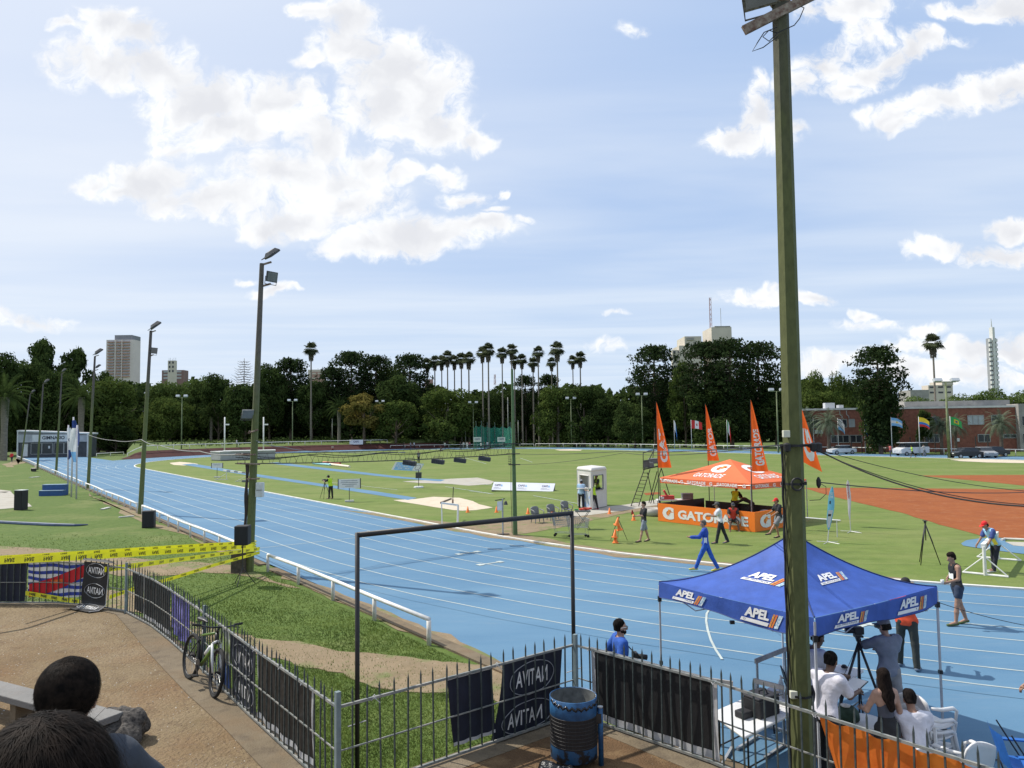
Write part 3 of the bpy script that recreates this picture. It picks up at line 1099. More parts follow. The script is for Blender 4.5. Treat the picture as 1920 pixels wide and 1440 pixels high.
def pole(name, label, base, top, r0, r1, mat, n=6, rot=0.0, group=None, cat='floodlight pole'):
 t = thing(name, label, cat, base, group=group)
 top = Vc(top) - Vc(base)
 mb = MB()
 seg = 6
 for j in range(seg + 1):
  f_ = j / seg
  c = top * f_
  r = r0 + (r1 - r0) * f_
  for k_ in range(n):
   a = rot + 2 * math.pi * k_ / n
   mb.v.append((c.x + r * cos(a), c.y + r * sin(a), c.z))
 for j in range(seg):
  for k_ in range(n):
   k2 = (k_ + 1) % n
   mb.f.append((j * n + k_, j * n + k2,(j + 1) * n + k2,(j + 1) * n + k_))
 mb.f.append(tuple(seg * n + k_ for k_ in range(n)))
 mb.obj('shaft', mat, t, smooth=(n > 8))
 return t, top
GP = 'green and grey floodlight poles along the track'
pm_near = pole_mat('pole_paint_near', 9,(.072,.067,.05),(.1,.112,.037))
b_ = D(1504,1440,9.4)
tp_ = D(1463,7,9.4)
dirp = (tp_ - b_) / (tp_.z - b_.z)
base = b_ - dirp * b_.z
t, tp = pole('floodlight_pole', 'big mossy green hexagonal pole in the foreground, standing in front of the blue tent', base, tp_, .140,.105, pm_near, 6, rad(-8), GP)
BIGP = (base, tp_)
def onpole(v, dx=0, dy=0):
 p = D(1504, v, 9.4)
 z = p.z
 q = base + dirp * z
 return Vc((q.x + dx - base.x, q.y + dy - base.y, z))
mb = MB()
mb.lathe([(.09,-.02),(.128,0),(.128,.05),(.1,.09),(.02,.1)], tp, 14)
mb.obj('cap', rust, t, True)
q = onpole(30)
a_ = Vc((-.52,-.1,-.24)) + q
b__ = Vc((.75,-.1,.33)) + q + Vc((0,.0,.07))
MB().beam(a_, b__, .05,.12).obj('crossarm', rust, t)
floodlight(t, q + Vc((-.27,-.05,.3)), rad(150), rad(-28),.46, M('lamp_back', (.07,.07,.066),.45,.5,20, col2=(.2,.19,.16)))
mb = MB()
for pts in ([(-.1,-.14,-.22),(-.28,-.16,-.3),(-.36,-.16,-.42),(-.44,-.16,-.55),(-.3,-.16,-.5),(-.1,-.15,-.35)],
   [(-.1,-.14,-.3),(-.22,-.17,-.28),(-.3,-.16,-.36),(-.22,-.16,-.42),(-.1,-.15,-.3),(.12,-.14,-.2),(.2,-.12,-.1),(.27,-.1,.05),(.2,-.1,.09),(.12,-.1,.06)]):
 mb.tube([q + Vc(x) for x in pts], .007,5)
mb.obj('loose_wire', black_c, t)
for v, s_, off in ((813,.085,-.15),(1297,.085,-.15)):
 o = MB().box(onpole(v, off + .035,-.09),(s_, s_ * .7, s_ * 1.05)).obj('junction_box', M('box_plastic', (.62,.62,.5),.5,.08,6), t)
 bevel(o, .008)
mb = MB()
for off, r, v0, v1 in ((-.155,.014,832,1440),(-.15,.009,832,1180),(-.125,.007,850,1300)):
 pts = []
 for i in range(26):
  v = v0 + (v1 - v0) * i / 25
  wob = .012 * sin(i * 1.7 + off * 50)
  pts.append(onpole(v, off + wob * .8 - .002 * 0,-.04 + wob))
 mb.tube(pts, r, 6)
mb.obj('cable', black_c, t)
for v in (835,906,1300):
 MB().lathe([(.165,-.015),(.165,.015)], onpole(v),8).obj('clamp_ring', black_c, t)
MB().tube([onpole(836,-.2,-.1), onpole(834,.2,-.1)], .018,6).obj('crossbar', black_c, t)
for (dx, dz) in ((-.13,0),(.2,0),(.26,.0)):
 MB().lathe([(.01,-.06),(.045,-.04),(.05,.04),(.01,.06)], onpole(838, dx, -.15),8).obj('insulator', black_c, t)
mb = MB()
mb.tube([onpole(906) + Vc((-.02 + .07 * cos(a),-.16,.075 * sin(a))) for a in [i * .5 for i in range(14)]], .014,5)
mb.obj('cable_coil', black_c, t)
mb = MB()
mb.tube([onpole(904,.27,-.1), onpole(912,.36,-.1), onpole(925,.36,-.1), onpole(936,.28,-.1), onpole(937,.15,-.1)], .004,4)
mb.obj('loose_wire', black_c, t)
MB().lathe([(.01,-.07),(.03,-.03),(.03,.03),(.01,.07)], onpole(904,.27,-.1),6).obj('insulator', black_c, t)
pm1 = pole_mat('pole_paint_left', 6.5,(.13,.115,.10),(.12,.14,.05))
pm2 = pole_mat('pole_paint_far', 7.5,(.12,.1,.1),(.13,.15,.055))
def lpole(label, bu, bv, tu, tv, r0, r1, mat, base=None, lamps=()):
 b = base or G(bu, bv)
 t_ = D(tu, tv, b.y)
 t_, tp = pole('floodlight_pole', label, b, t_, r0, r1, mat, 8,.2, GP)
 for (dz, dx, yaw, tilt, sz) in lamps:
  q = tp * ((tp.z + dz) / tp.z)
  MB().beam(q, q + Vc((dx, 0,.1)),.06,.06).obj('bracket_arm', rust, t_)
  floodlight(t_, q + Vc((dx * 1.15,0,.35)), rad(yaw), rad(tilt), sz)
 return t_, tp
t1, tp1 = lpole('tall floodlight pole with two lamps, tied with yellow tape, at the nearest railing', 467,1072,491,494,.155,.08, pm1,
    lamps=((-.05,.35,-50,-50,.55),(-.85,.36,-125,-10,.46)))
P1 = G(467,1072)
r_ = lambda v, dx=0, dy=0: D(480, v, P1.y) - P1
def on1(v, dx=0, dy=0):
 z = D(480, v, P1.y).z
 q = tp1 * (z / tp1.z)
 return q + Vc((dx, dy, 0))
floodlight(t1, on1(777,-.2,-.22), rad(215), rad(-25),.4, M('lamp_grey', (.2,.21,.21),.4,.2,8))
for q in ([on1(852,-.62,-.1), on1(852,.1,-.1)], [on1(868,-.5,-.2), on1(870,.3,-.2)], [on1(897,-.15,-.2), on1(897,.3,-.2)], [on1(808,-.12,-.18), on1(812,-.2,-.1), on1(806,.15,-.12)]):
 MB().tube(q, .033,6).obj('clamp', rust, t1)
mb = MB()
for off in (-.17,-.2,-.235):
 mb.tube([on1(870 + (1070 - 870) * i / 14, off + .02 * sin(i * 1.3 + off * 30) + .035 * i / 14,-.05) for i in range(15)], .028,6)
mb.obj('cable', M('old_cable', (.05,.035,.03),.8,.3,5), t1)
for (v, h) in ((912,.3),(924,.28)):
 bevel(MB().box(on1(v, .31,-.12),(.26,.2, h)).obj('junction_box', M('box_grey', (.6,.62,.6),.5,.1,6), t1),.02)
o = MB().box(P1 + Vc((-.3,-.1,.33)),(.5,.35,.75)).obj('cable_cabinet', M('brown_metal', (.07,.055,.045),.8,.35,9), None)
tag(o, 'rusty brown cabinet at the foot of the floodlight pole tied with yellow tape', 'cabinet')
lpole('floodlight pole beside the small black speaker, leaning slightly', 263,964,283,620,.155,.085, pm2, lamps=((-.1,.3,-55,-50,.75),(-1.6,.25,-120,-10,.45)))
lpole('floodlight pole right of the three white feather flag poles', 165,917,178,668,.15,.085, pm2, lamps=((0,.35,-50,-50,.8),(-1.3,.35,-50,-50,.5)))
lpole('plain pole left of the three white feather flag poles, third lamp missing', 105,889,116,700,.15,.08, pm2, lamps=((0,.3,-50,-50,.6),))
lpole('floodlight pole in front of the gym name board', 70,881,81,720,.15,.09, pm2, lamps=((0,.5,-50,-50,.8),))
lpole('floodlight pole at the left end of the gym, farthest of the row', 0,0,57,738,.15,.09, pm2, base=SP(157,8.5), lamps=((0,.5,-50,-50,.8),))
PC = G(966,1003)
t2, tp2 = lpole('green pole standing alone on the infield right of the grey signal post', 966,1003,960,692,.115,.055, pole_mat('pole_paint_green', 12,(.11,.16,.08),(.10,.165,.07)))
def on2(v, dx=0, dy=0):
 z = D(960, v, PC.y).z
 return tp2 * (z / tp2.z) + Vc((dx, dy, 0))
for v, a, b in ((832,-.5,.35),(851,-.35,.3),(871,-.25,.3)):
 MB().tube([on2(v, a, -.1), on2(v, b, -.1)], .028,6).obj('crossbar', black_c, t2)
for i in range(5):
 MB().tube([on2(855 + 3.5 * i, -.12,-.1), on2(855 + 3.5 * i, -.27,-.1)], .015,5).obj('insulator', black_c, t2)
mb = MB()
mb.tube([on2(860,-.13,-.1), on2(920,-.16,-.1), on2(1000,-.14,-.1)], .012,5)
mb.obj('cable', black_c, t2)
A0, A1 = Vc((P1.x - .5, P1.y, 0)), Vc((PC.x, PC.y, 0))
zt0, zb0 = D(480,849.5, P1.y).z, D(480,869, P1.y).z
zt1, zb1 = D(960,832, PC.y).z, D(960,851, PC.y).z
t = thing('lattice_truss', 'dark lattice truss slung over the infield between two poles', 'truss', (A0.x, A0.y, zb0))
dT = (A1 - A0)
nT = Vc((-dT.y, dT.x, 0)).normalized() * .1
def tr(f_, top):
 p = A0.lerp(A1, f_)
 p.z = (zt0 + (zt1 - zt0) * f_ if top else zb0 + (zb1 - zb0) * f_) - .10 * 4 * f_ * (1 - f_)
 return p
mb = MB()
nseg = 12
mb.tube([tr(i / nseg, 1) for i in range(nseg + 1)], .016,5)
mb.tube([tr(i / nseg, 0) + nT for i in range(nseg + 1)], .015,5)
mb.tube([tr(i / nseg, 0) - nT for i in range(nseg + 1)], .015,5)
mb.obj('chord', M('dark_steel', (.035,.032,.03),.6,.3,6), t, world=1)
dsteel = _M['dark_steel']
mb = MB()
nz_ = 40
for i in range(nz_):
 f0, f1, f2 = i / nz_, (i + .5) / nz_, (i + 1) / nz_
 sgn = nT if i % 2 else -nT
 mb.tube([tr(f0,0) + sgn, tr(f1,1), tr(f2,0) + sgn], .008,4, cap=False)
mb.obj('lacing', dsteel, t, world=1)
mb = MB()
for off in (0,.05):
 mb.tube([tr(i / 24,1) + Vc((0,-.05,-.04 - off - .12 * abs(sin(i * .55 + off * 8)))) for i in range(25)], .014,5)
mb.obj('cable', black_c, t, world=1)
for i, (u, v) in enumerate(((768,861),(821,859.5),(862,856.5),(907,854.5))):
 f_ = None
 for k_ in range(200):
  p = tr(k_ / 200,0)
  if (p.x / p.y) > ray(u, v).x / ray(u, v).y:
   f_ = k_ / 200
   break
 p = tr(f_, 0)
 w = .56
 tt_ = thing('led_panel', ['black LED flood panel hanging under the truss, leftmost of four', 'black LED flood panel under the truss, second from the left', 'black LED flood panel under the truss, third from the left', 'black LED flood panel under the truss, nearest the green pole'][i], 'lamp', p + Vc((0,0,-.13)), rad(-8 + 5 * i), 'black LED panels hanging from the truss')
 o = MB().box((0,0,0),(w, .3,.2), rot=Matrix.Rotation(rad(8),3, 'Y')).obj('housing', lamp_dark, tt_)
 bevel(o, .04)
 mb = MB()
 for k_ in range(7):
  mb.box((-w * .4 + k_ * w * .13,-.16,-.01 - (k_ - 3) * .011),(.022,.03,.17))
 mb.obj('cooling_fin', lamp_dark, tt_)
 MB().tube([(-.2,0,.09),(-.2,0,.2),(.2,0,.2),(.2,0,.07)], .015,5).obj('hanger', dsteel, tt_)
def wire(name, label, pts, r=.012, sag=0.0, n=18, mat=None):
 P = []
 for a, b in zip(pts, pts[1:]):
  a, b = Vc(a), Vc(b)
  for i in range(n):
   f_ = i / n
   p = a.lerp(b, f_)
   p.z -= sag * 4 * f_ * (1 - f_)
   P.append(p)
 P.append(Vc(pts[-1]))
 mb = MB()
 mb.tube(P, r, 5)
 o = mb.obj(name, mat or black_c, rel=P[0])
 return tag(o, label, 'cable')
opb = lambda v, dx=0, dy=0: onpole(v, dx, dy) + base
wire('overhead_cable', 'thick black cable from the big pole down to the right edge over the clay', [opb(833,.15,-.1), D(1980,950,7.5)], .0095,.2)
wire('overhead_cable', 'thinner black cable just above the thick one over the orange clay', [opb(836,.15,-.05), D(1990,947,9.5)], .0055,.2)
wire('overhead_cable', 'thinnest upper cable reaching the right edge highest over the clay', [opb(835,.15,-.02), D(1990,925,11)], .0045,.12)
wire('overhead_cable', 'thin dark cable leaving the big pole at tent height to the right', [opb(904,.3,-.1), D(1990,918,16)], .007,.1)
wire('overhead_cable', 'dark double cable between the green infield pole and the big pole, upper strand', [PC + on2(851,0,-.1), D(1170,846,22), opb(834,-.18,-.05)], .009,.05)
wire('overhead_cable', 'dark cable between the green infield pole and the big pole, lower sagging strand', [PC + on2(871,0,-.1), D(1170,849,24), opb(834,-.18,0)], .007,.1)
wire('overhead_cable', 'pale wire slung from the gym lamp pole past the second floodlight pole to the truss', [D(165,815,66), D(215,826,56), D(265,824,45.6), D(300,835,40), D(375,846,32), P1 + on1(850,-.4)], .022,.1, mat=M('pale_wire', (.25,.25,.24),.6,.1,3))
wire('overhead_cable', 'pale wire from the pole with two lamps slanting down to the truss on the right', [P1 + on1(826,.1,-.1), D(530,838,28), D(600,846,29.5), D(760,848,31)], .014,.05, mat=_M['pale_wire'])
pm3 = M('far_pole_paint', (.17,.2,.10),.8,.25,1.2, obj=False)
pb = G(548,829)
proto = thing('floodlight_pole', 'x', 'floodlight pole', (0,0,0), group='floodlight poles beyond the far railing')
MB().tube([(0,0,0),(0,0,12.5)], [.16,.1], 8).obj('shaft', pm3, proto, True)
MB().beam((-1.1,0,12.5),(1.1,0,12.5),.1,.1).obj('crossarm', pm3, proto)
lamp_pale = M('lamp_pale', (.5,.52,.55),.4,.1,5)
for dx in (-.95,.95):
 MB().box((dx, -.1,12.85),(.85,.45,.5), rot=Matrix.Rotation(rad(-25),3, 'X')).obj('floodlight', lamp_pale, proto)
FP = [(340,50 + 1.5, 'at the left end of the maroon bank', 742,3.8),(548,83, 'standing behind the middle of the bank railing', 750,3.6),(713,106, 'in front of the yellowish tree', 752,3.6),
      (888,131, 'left of the green discus net', 754,3.4),(1072,157, 'before the rounded trees right of the palm row', 746,1.6),(1246,172.8, 'behind the leftmost orange feather flag', 738,1.6)]
first = True
for (u, a, txt, tv, off) in FP:
 best = min((abs(bend(x / 10, TW + off + 1).x / bend(x / 10, TW + off + 1).y - ray(u, 830).x / ray(u, 830).y), x / 10) for x in range(400,1800))
 p = bend(best[1], TW + off + 1)
 ztop = D(u, tv, p.y).z
 z0 = 1.3 if a < 112 else 0
 sc_ = (ztop - z0) / 12.9
 o = proto if first else dup(proto)
 first = False
 o.location = (p.x, p.y, z0)
 o.scale = (sc_ if sc_ > .8 else .9,1, sc_)
 o['label'] = 'slim floodlight pole with two pale lamps ' + txt
for (u, y, tv, txt) in ((1458,128,730, 'just left of the big foreground pole'),(1777,101,712, 'before the brick building near the green flag'),):
 p = D(u, 800, y)
 ztop = D(u, tv, y).z
 o = dup(proto, (p.x, p.y, 0), label='slim green floodlight pole with two lamps ' + txt)
 o.scale = (1,1, ztop / 12.9)
 if u == 1777:
  o.scale = (1.25,1.25, ztop / 12.9)
GRS = 'slim pale posts before the dark trees'
for (u, y, v0, v1, txt) in ((623,192,828,785, 'left of the yellowish tree'),(832,190,830,788, 'below the olive tree'),(873,190,831,792, 'left of the discus net'),(972,190,831,788, 'between palm trunks right of the green pole'),(953,188,830,745, 'tall one right of the discus net')):
 p = D(u, v0, y)
 q = D(u, v1, y)
 zz = 1.6 if u == 623 else 0
 o = MB().tube([(0,0,0),(0,0, q.z - zz)], .12,6).obj('post', M('pale_post', (.3,.3,.25),.8,.2,2), None, True)
 o.location = (p.x, p.y, zz)
 tag(o, 'slim pale post ' + txt, 'post', GRS)
# ================================================================== FLAGS BEYOND THE BACK STRAIGHT
pole_w = M('flagpole_paint', (.55,.55,.52),.5,.1,3)
def cmat(name, c, **k):
 return M(name, c, .75,.06,4, trans=k.pop('trans', .25), **k)
FC = dict(red=cmat('flag_red', (.5,.03,.03)), white=cmat('flag_white', (.72,.73,.75)), blue=cmat('flag_blue', (.04,.17,.5)), lblue=cmat('flag_light_blue', (.2,.45,.75)), yellow=cmat('flag_yellow', (.75,.55,.04)), green=cmat('flag_green', (.03,.28,.07)), navy=cmat('flag_navy', (.03,.06,.22)))
def flag(name, label, u, y, vtop, bands, L=2.0, Hh=1.25, droop=.25, extra=None):
 """bands: list of (colour, y0, y1) or ('v', ...) as fractions"""
 p = D(u, 800, y)
 zt = D(u, vtop, y).z
 t = thing(name, label, 'flag', (p.x, p.y, 0),0, 'flags on white poles along the back straight')
 MB().tube([(0,0,0),(0,0, zt)], [.06,.045], 8).obj('flagpole', pole_w, t, True)
 def fn(a, b):
  x = a * L
  w = .12 * sin(a * 7 + b * 1.3) * a
  return Vc((x * (1 - droop * .5) + .04, w - .1 * a, zt - .1 - (1 - b) * Hh * (1 - .15 * a) - droop * a * a * Hh * 1.6))
 for i, (c, a0_, a1_, b0_, b1_, eps) in enumerate(bands):
  mb = MB()
  mb.grid(lambda i_, j_: fn(a0_ + (a1_ - a0_) * i_, b0_ + (b1_ - b0_) * j_) + Vc((0,-.012 * eps, 0)),8,4)
  o = mb.obj('cloth', FC[c], t, True)
  if eps:
   mb2 = mb
 return t
F_ = [('flag', 'limp white and blue flag on a white pole, left of the red and white flag', 1264,152,788, [('white', 0,.5,0,1,0),('blue', .5,1,0,1,0)], .9,1.9,.9),
      ('flag', 'red and white flag with a small crest', 1296,149,787, [('red', 0,.33,0,1,0),('white', .33,.67,0,1,0),('red', .67,1,0,1,0),('red', .45,.55,.35,.65,1)], 2.4,1.7,.2),
      ('flag', 'limp green, white and red flag between two orange feather flags', 1363,142,787, [('green', 0,.3,0,1,0),('white', .3,.6,0,1,0),('red', .6,1,0,1,0)], 1.1,2.2,.8),
      ('flag', 'white flag with pale blue corner hanging over the brick building', 1571,124,784, [('white', 0,1,.3,1,0),('lblue', 0,1,0,.3,0)], 1.3,1.9,.35),
      ('flag', 'limp blue flag before the dark domed tree', 1621,119,782, [('blue', 0,1,0,1,0)], .9,2.2,.9),
      ('flag', 'blue flag with a white middle band flying to the right', 1671,114.5,782, [('lblue', 0,1,.66,1,0),('white', 0,1,.33,.66,0),('lblue', 0,1,0,.33,0),('yellow', .42,.56,.4,.6,1)], 2.0,1.25,.3),
      ('flag', 'yellow, blue and red banded flag', 1723,110,781, [('yellow', 0,1,.5,1,0),('blue', 0,1,.25,.5,0),('red', 0,1,0,.25,0)], 1.8,1.4,.3),
      ('flag', 'green flag with yellow diamond beside the green lamp pole', 1782,106,780, [('green', 0,1,0,1,0),('yellow', .3,.7,.25,.75,1),('navy', .42,.58,.4,.6,2)], 2.0,1.2,.4)]
for f_ in F_:
 flag(*f_)
p = D(1525,800,127)
o = MB().tube([(0,0,0),(0,0, D(1525,783,127).z)], [.06,.045], 8).obj('flagpole', pole_w, None, True)
o.location = (p.x, p.y, 0)
tag(o, 'bare white flagpole right of the big foreground pole', 'flagpole')
# ================================================================== TREES
bark = M('bark', (.12,.09,.065),.9,.3,2.5, bump=.4, obj=False)
bark_p = M('palm_bark', (.2,.175,.14),.9,.25,1.5, obj=False, stretch=(1,1,6))
def leafm(name, c, c2, tr_=.3):
 return M(name, c, .75,.25,.45, obj=False, col2=c2, trans=tr_, detail=3, lo=.38, hi=.62, spec=0)
LM = [leafm('foliage_dark', (.036,.06,.02),(.07,.102,.03)), leafm('foliage_mid', (.06,.095,.025),(.108,.145,.036)), leafm('foliage_light', (.085,.125,.034),(.12,.17,.05)),
      leafm('foliage_yellow', (.15,.135,.035),(.22,.18,.05)), leafm('foliage_needle', (.024,.042,.017),(.045,.068,.026)), leafm('palm_leaf', (.06,.078,.04),(.1,.115,.062)), leafm('palm_grey', (.11,.14,.09),(.17,.2,.135))]
dead_leaf = M('dead_fronds', (.2,.16,.1),.9,.25,3)
def leaf_mesh(name, C, size, flat=0.0, seed=0, aspect=1.0, nrm=None):
 r = np.random.RandomState(seed)
 n = len(C)
 a = r.normal(size=(n, 3))
 if nrm is not None:
  a = a * .55 + nrm
 a[:, 2] += flat * np.sign(a[:, 2] + 1e-9) if nrm is None else flat
 a /= np.linalg.norm(a, axis=1)[:, None]
 b = np.cross(a, r.normal(size=(n, 3)))
 b /= np.linalg.norm(b, axis=1)[:, None] + 1e-9
 c = np.cross(a, b)
 s = (size * r.uniform(.55,1.3, n))[:, None]
 V = np.stack([C - b * s, C - c * s * aspect * .6, C + b * s, C + c * s * aspect * .6], 1)
 return np_mesh(name, V.reshape(-1,3), np.arange(n * 4).reshape(-1,4))
def broad_crown(H_, R_, n, seed, z0=.25, lobes=34, squash=.75, top=.5, leaf=.34, open_=0.0):
 """points of a lobed broadleaf crown: height H_, radius R_"""
 r = np.random.RandomState(seed)
 L_ = []
 for i in range(lobes):
  th = r.uniform(0,6.283)
  k_ = r.uniform(0,1)
  z = z0 + (1 - z0) * (k_ ** .8) * .86
  t_ = (z - z0) / (1 - z0)
  env = (1 - abs(t_ - .38) ** 1.7 * 1.6)
  rr = R_ * max(.15, env) * r.uniform(.45,.82)
  s = R_ * r.uniform(.22,.4)
  L_.append((rr * cos(th), rr * sin(th), z * H_, s))
 L_.append((0,0, H_ * .84, R_ * .38))
 L_ = np.array(L_)
 w = L_[:, 3] ** 2
 k_ = r.choice(len(L_), n, p=w / w.sum())
 d = r.normal(size=(n, 3))
 d[:, 2] = np.abs(d[:, 2]) * (1 - open_) + d[:, 2] * open_ if open_ else d[:, 2] * .9 + .25
 d /= np.linalg.norm(d, axis=1)[:, None]
 rr = r.uniform(.35,1.0, n) ** .4 + r.normal(0,.05, n)
 P = L_[k_, :3] + d * (L_[k_, 3] * rr)[:, None] * np.array([1,1, squash])
 nm = d.copy()
 P += r.normal(0,.12, P.shape)
 return P, nm
def limbs(mb, H_, R_, z0, r0, seed, n=7):
 r = random.Random(seed)
 mb.tube([(0,0,-.5),(r.uniform(-.1,.1),0, z0 * H_ * .6),(r.uniform(-.3,.3), r.uniform(-.3,.3), H_ * .62)], [r0 * 1.25, r0, r0 * .35], 8)
 for i in range(n):
  a = i * 6.283 / n + r.uniform(-.3,.3)
  z = H_ * (z0 * .7 + r.uniform(0,.25))
  l = R_ * r.uniform(.55,.85)
  mb.tube([(0,0, z),(l * .5 * cos(a), l * .5 * sin(a), z + H_ * .12),(l * cos(a), l * sin(a), z + H_ * r.uniform(.2,.33))], [r0 * .45, r0 * .3, r0 * .1], 6)
_tree = {}
def broadleaf(var, mat_i):
 """variants are built once; foliage mesh kept per material"""
 key = ('b', var, mat_i)
 if key in _tree:
  return _tree[key]
 spec = {0: (14,6.5,9000,.16,40,.75,.3),1: (16,6.0,9000,.2,36,.9,.3),2: (12,7.5,9000,.22,40,.6,.3),3: (13,5.5,5200,.3,22,.7,.34),4: (11,5.5,8500,.03,40,.8,.28)}[var]
 H_, R_, n, z0, lob, sq, lf = spec
 P, nm = broad_crown(H_, R_, n, 100 + var, z0, lob, sq)
 t = (H_, R_, leaf_mesh('crown', P, lf, .3, var, nrm=nm))
 t[2].materials.append(LM[mat_i])
 mb = MB()
 limbs(mb, H_, R_, max(z0,.15),.32, var)
 me = mb.mesh('trunk')
 me.materials.append(bark)
 _tree[key] = (*t, me)
 return _tree[key]
def bunya(var):
 key = ('a', var)
 if key in _tree:
  return _tree[key]
 r = np.random.RandomState(300 + var)
 H_ = 18.0
 R_ = [5.0,4.4,5.6][var]
 LSZ = .3
 P, Nn = [], []
 mb = MB()
 mb.tube([(0,0,-.5),(0,0, H_ * .5),(0,0, H_ * .93)], [.42,.3,.12], 8)
 nw = 26
 for w in range(nw):
  f_ = w / (nw - 1)
  z = H_ * ([.12,.2,.3][var] + (.94 - [.12,.2,.3][var]) * f_)
  t_ = z / H_
  if t_ > .62:
   env = R_ * math.sqrt(max(0.03,1 - ((t_ - .64) / .35) ** 2))
  else:
   env = R_ * ([.42,.3,.5][var] + [.5,.6,.5][var] * max(0,(t_ - .34) / .28))
  env *= 1 + .10 * sin(w * 2.2)
  k_n = 8
  for k_ in range(k_n):
   a = k_ * 6.283 / k_n + w * 1.1 + r.uniform(-.15,.15)
   l = env * r.uniform(.7,1.1)
   up = .10 if t_ > .8 else -.12
   pts = [np.array([0,0, z]), np.array([l * .5 * cos(a), l * .5 * sin(a), z + l * up * .6 + .1]), np.array([l * cos(a), l * sin(a), z + l * up])]
   mb.tube([tuple(p) for p in pts], [.045,.03,.015], 4, cap=False)
   for sc_ in ((.5,.75,.98) if t_ < .86 else (.25,.6,.95)):
    if sc_ < .6 and r.rand() < .5 and t_ < .86:
     continue
    nl = 15
    c_ = np.array([l * sc_ * cos(a), l * sc_ * sin(a), z + l * up * sc_ + .1])
    q = c_ + r.normal(0,1,(nl, 3)) * np.array([.34,.34,.26])
    P.append(q)
    Nn.append((q - c_) * 1.5 + np.array([0,0,.6]))
 P = np.concatenate(P)
 me = leaf_mesh('crown', P, LSZ, .1, var, aspect=.9, nrm=np.concatenate(Nn) * .5)
 me.materials.append(LM[4])
 tm = mb.mesh('trunk')
 tm.materials.append(bark)
 _tree[key] = (H_, R_, me, tm)
 return _tree[key]
def fan_palm(var):
 key = ('p', var)
 if key in _tree:
  return _tree[key]
 r = random.Random(500 + var)
 H_ = 20.0
 V, Fc, Vd, Fd = [], [], [], []
 def fan(c, d, up, L_, V, Fc, seg=9):
  d = d.normalized()
  sd_ = d.cross(up)
  sd_ = sd_.normalized() if sd_.length > 1e-3 else Vc((1,0,0))
  nn = sd_.cross(d)
  for k_ in range(seg):
   a = (k_ - (seg - 1) / 2) * .27
   t1 = (d * cos(a) + sd_ * sin(a))
   w_ = sd_ * cos(a) - d * sin(a)
   tip = c + t1 * L_ * (1 - .12 * abs(a)) - nn * L_ * .1 + Vc((0,0,-.14 * L_))
   b = len(V)
   V.extend([tuple(c + t1 * .1 * L_), tuple(c + t1 * .6 * L_ + w_ * .085 * L_), tuple(tip), tuple(c + t1 * .6 * L_ - w_ * .085 * L_)])
   Fc.append((b, b + 1, b + 2, b + 3))
 nl = 46
 for i in range(nl):
  a = i * 2.4
  el = rad(88 - 128 * (i / nl) + r.uniform(-16,16))
  pet = Vc((cos(a) * cos(el), sin(a) * cos(el), sin(el)))
  c0 = Vc((0,0, H_ - .3)) + pet * r.uniform(.35,1.15)
  dd = pet + Vc((0,0,-.35))
  fan(c0, dd, Vc((0,0,1)), r.uniform(1.1,1.75), V, Fc, 9)
 for i in range(26):
  a = i * 2.4
  z = H_ - .9 - 1.9 * (i / 26)
  c0 = Vc((cos(a) * .3, sin(a) * .3, z))
  fan(c0, Vc((cos(a) * .45, sin(a) * .45,-1)), Vc((cos(a), sin(a),0)),1.1 * (1 - .35 * i / 26), Vd, Fd, 5)
 me = np_mesh('crown', V, Fc)
 me.materials.append(LM[5])
 md = np_mesh('dead_skirt', Vd, Fd)
 md.materials.append(M('palm_skirt', (.12,.105,.075),.9,.25,2))
 mb = MB()
 mb.tube([(0,0,-.3),(0,0,.6),(0,0, H_ * .5),(0,0, H_ - .3)], [.42,.3,.2,.17], 8)
 tm = mb.mesh('trunk')
 tm.materials.append(bark_p)
 _tree[key] = (H_, 2.2, me, tm, md)
 return _tree[key]
def feather_palm(var):
 """arching fronds: 0 = blue-grey jelly palm, 1 = large dark date palm"""
 key = ('f', var)
 if key in _tree:
  return _tree[key]
 r = random.Random(700 + var)
 H_, L_ = ((4.6,2.9),(8.5,4.2))[var]
 V, Fc = [], []
 n = 44
 for i in range(n):
  a = i * 2.4
  el = rad(80 - 95 * (i / n))
  p = Vc((0,0, H_))
  d = Vc((cos(a) * cos(el), sin(a) * cos(el), sin(el)))
  sd_ = Vc((-sin(a), cos(a),0))
  st_ = 12
  for k_ in range(st_):
   q = p + d * (L_ / st_)
   w = .42 * sin(math.pi * (k_ + 1.2) / (st_ + 1.4)) + .05
   for s in (-1,1):
    for h2 in (0,.5):
     b = len(V)
     m1 = p.lerp(q, h2)
     m2 = p.lerp(q, h2 + .36)
     tip = m1 + sd_ * s * w + d * .25 + Vc((0,0,-.12 if var == 0 else -.25))
     V.extend([tuple(m1), tuple(tip), tuple(m2)])
     Fc.append((b, b + 1, b + 2))
   p = q
   d = (d + Vc((0,0,-.17 if var == 0 else -.14))).normalized()
 me = np_mesh('crown', V, Fc)
 me.materials.append(LM[6] if var == 0 else LM[0])
 mb = MB()
 mb.tube([(0,0,-.3),(0,0, H_ * .5),(0,0, H_)], [.3,.25,.32] if var == 0 else [.45,.4,.55], 9)
 tm = mb.mesh('trunk')
 tm.materials.append(bark_p if var else bark)
 _tree[key] = (H_ + L_ * .75, L_ * .8, me, tm)
 return _tree[key]
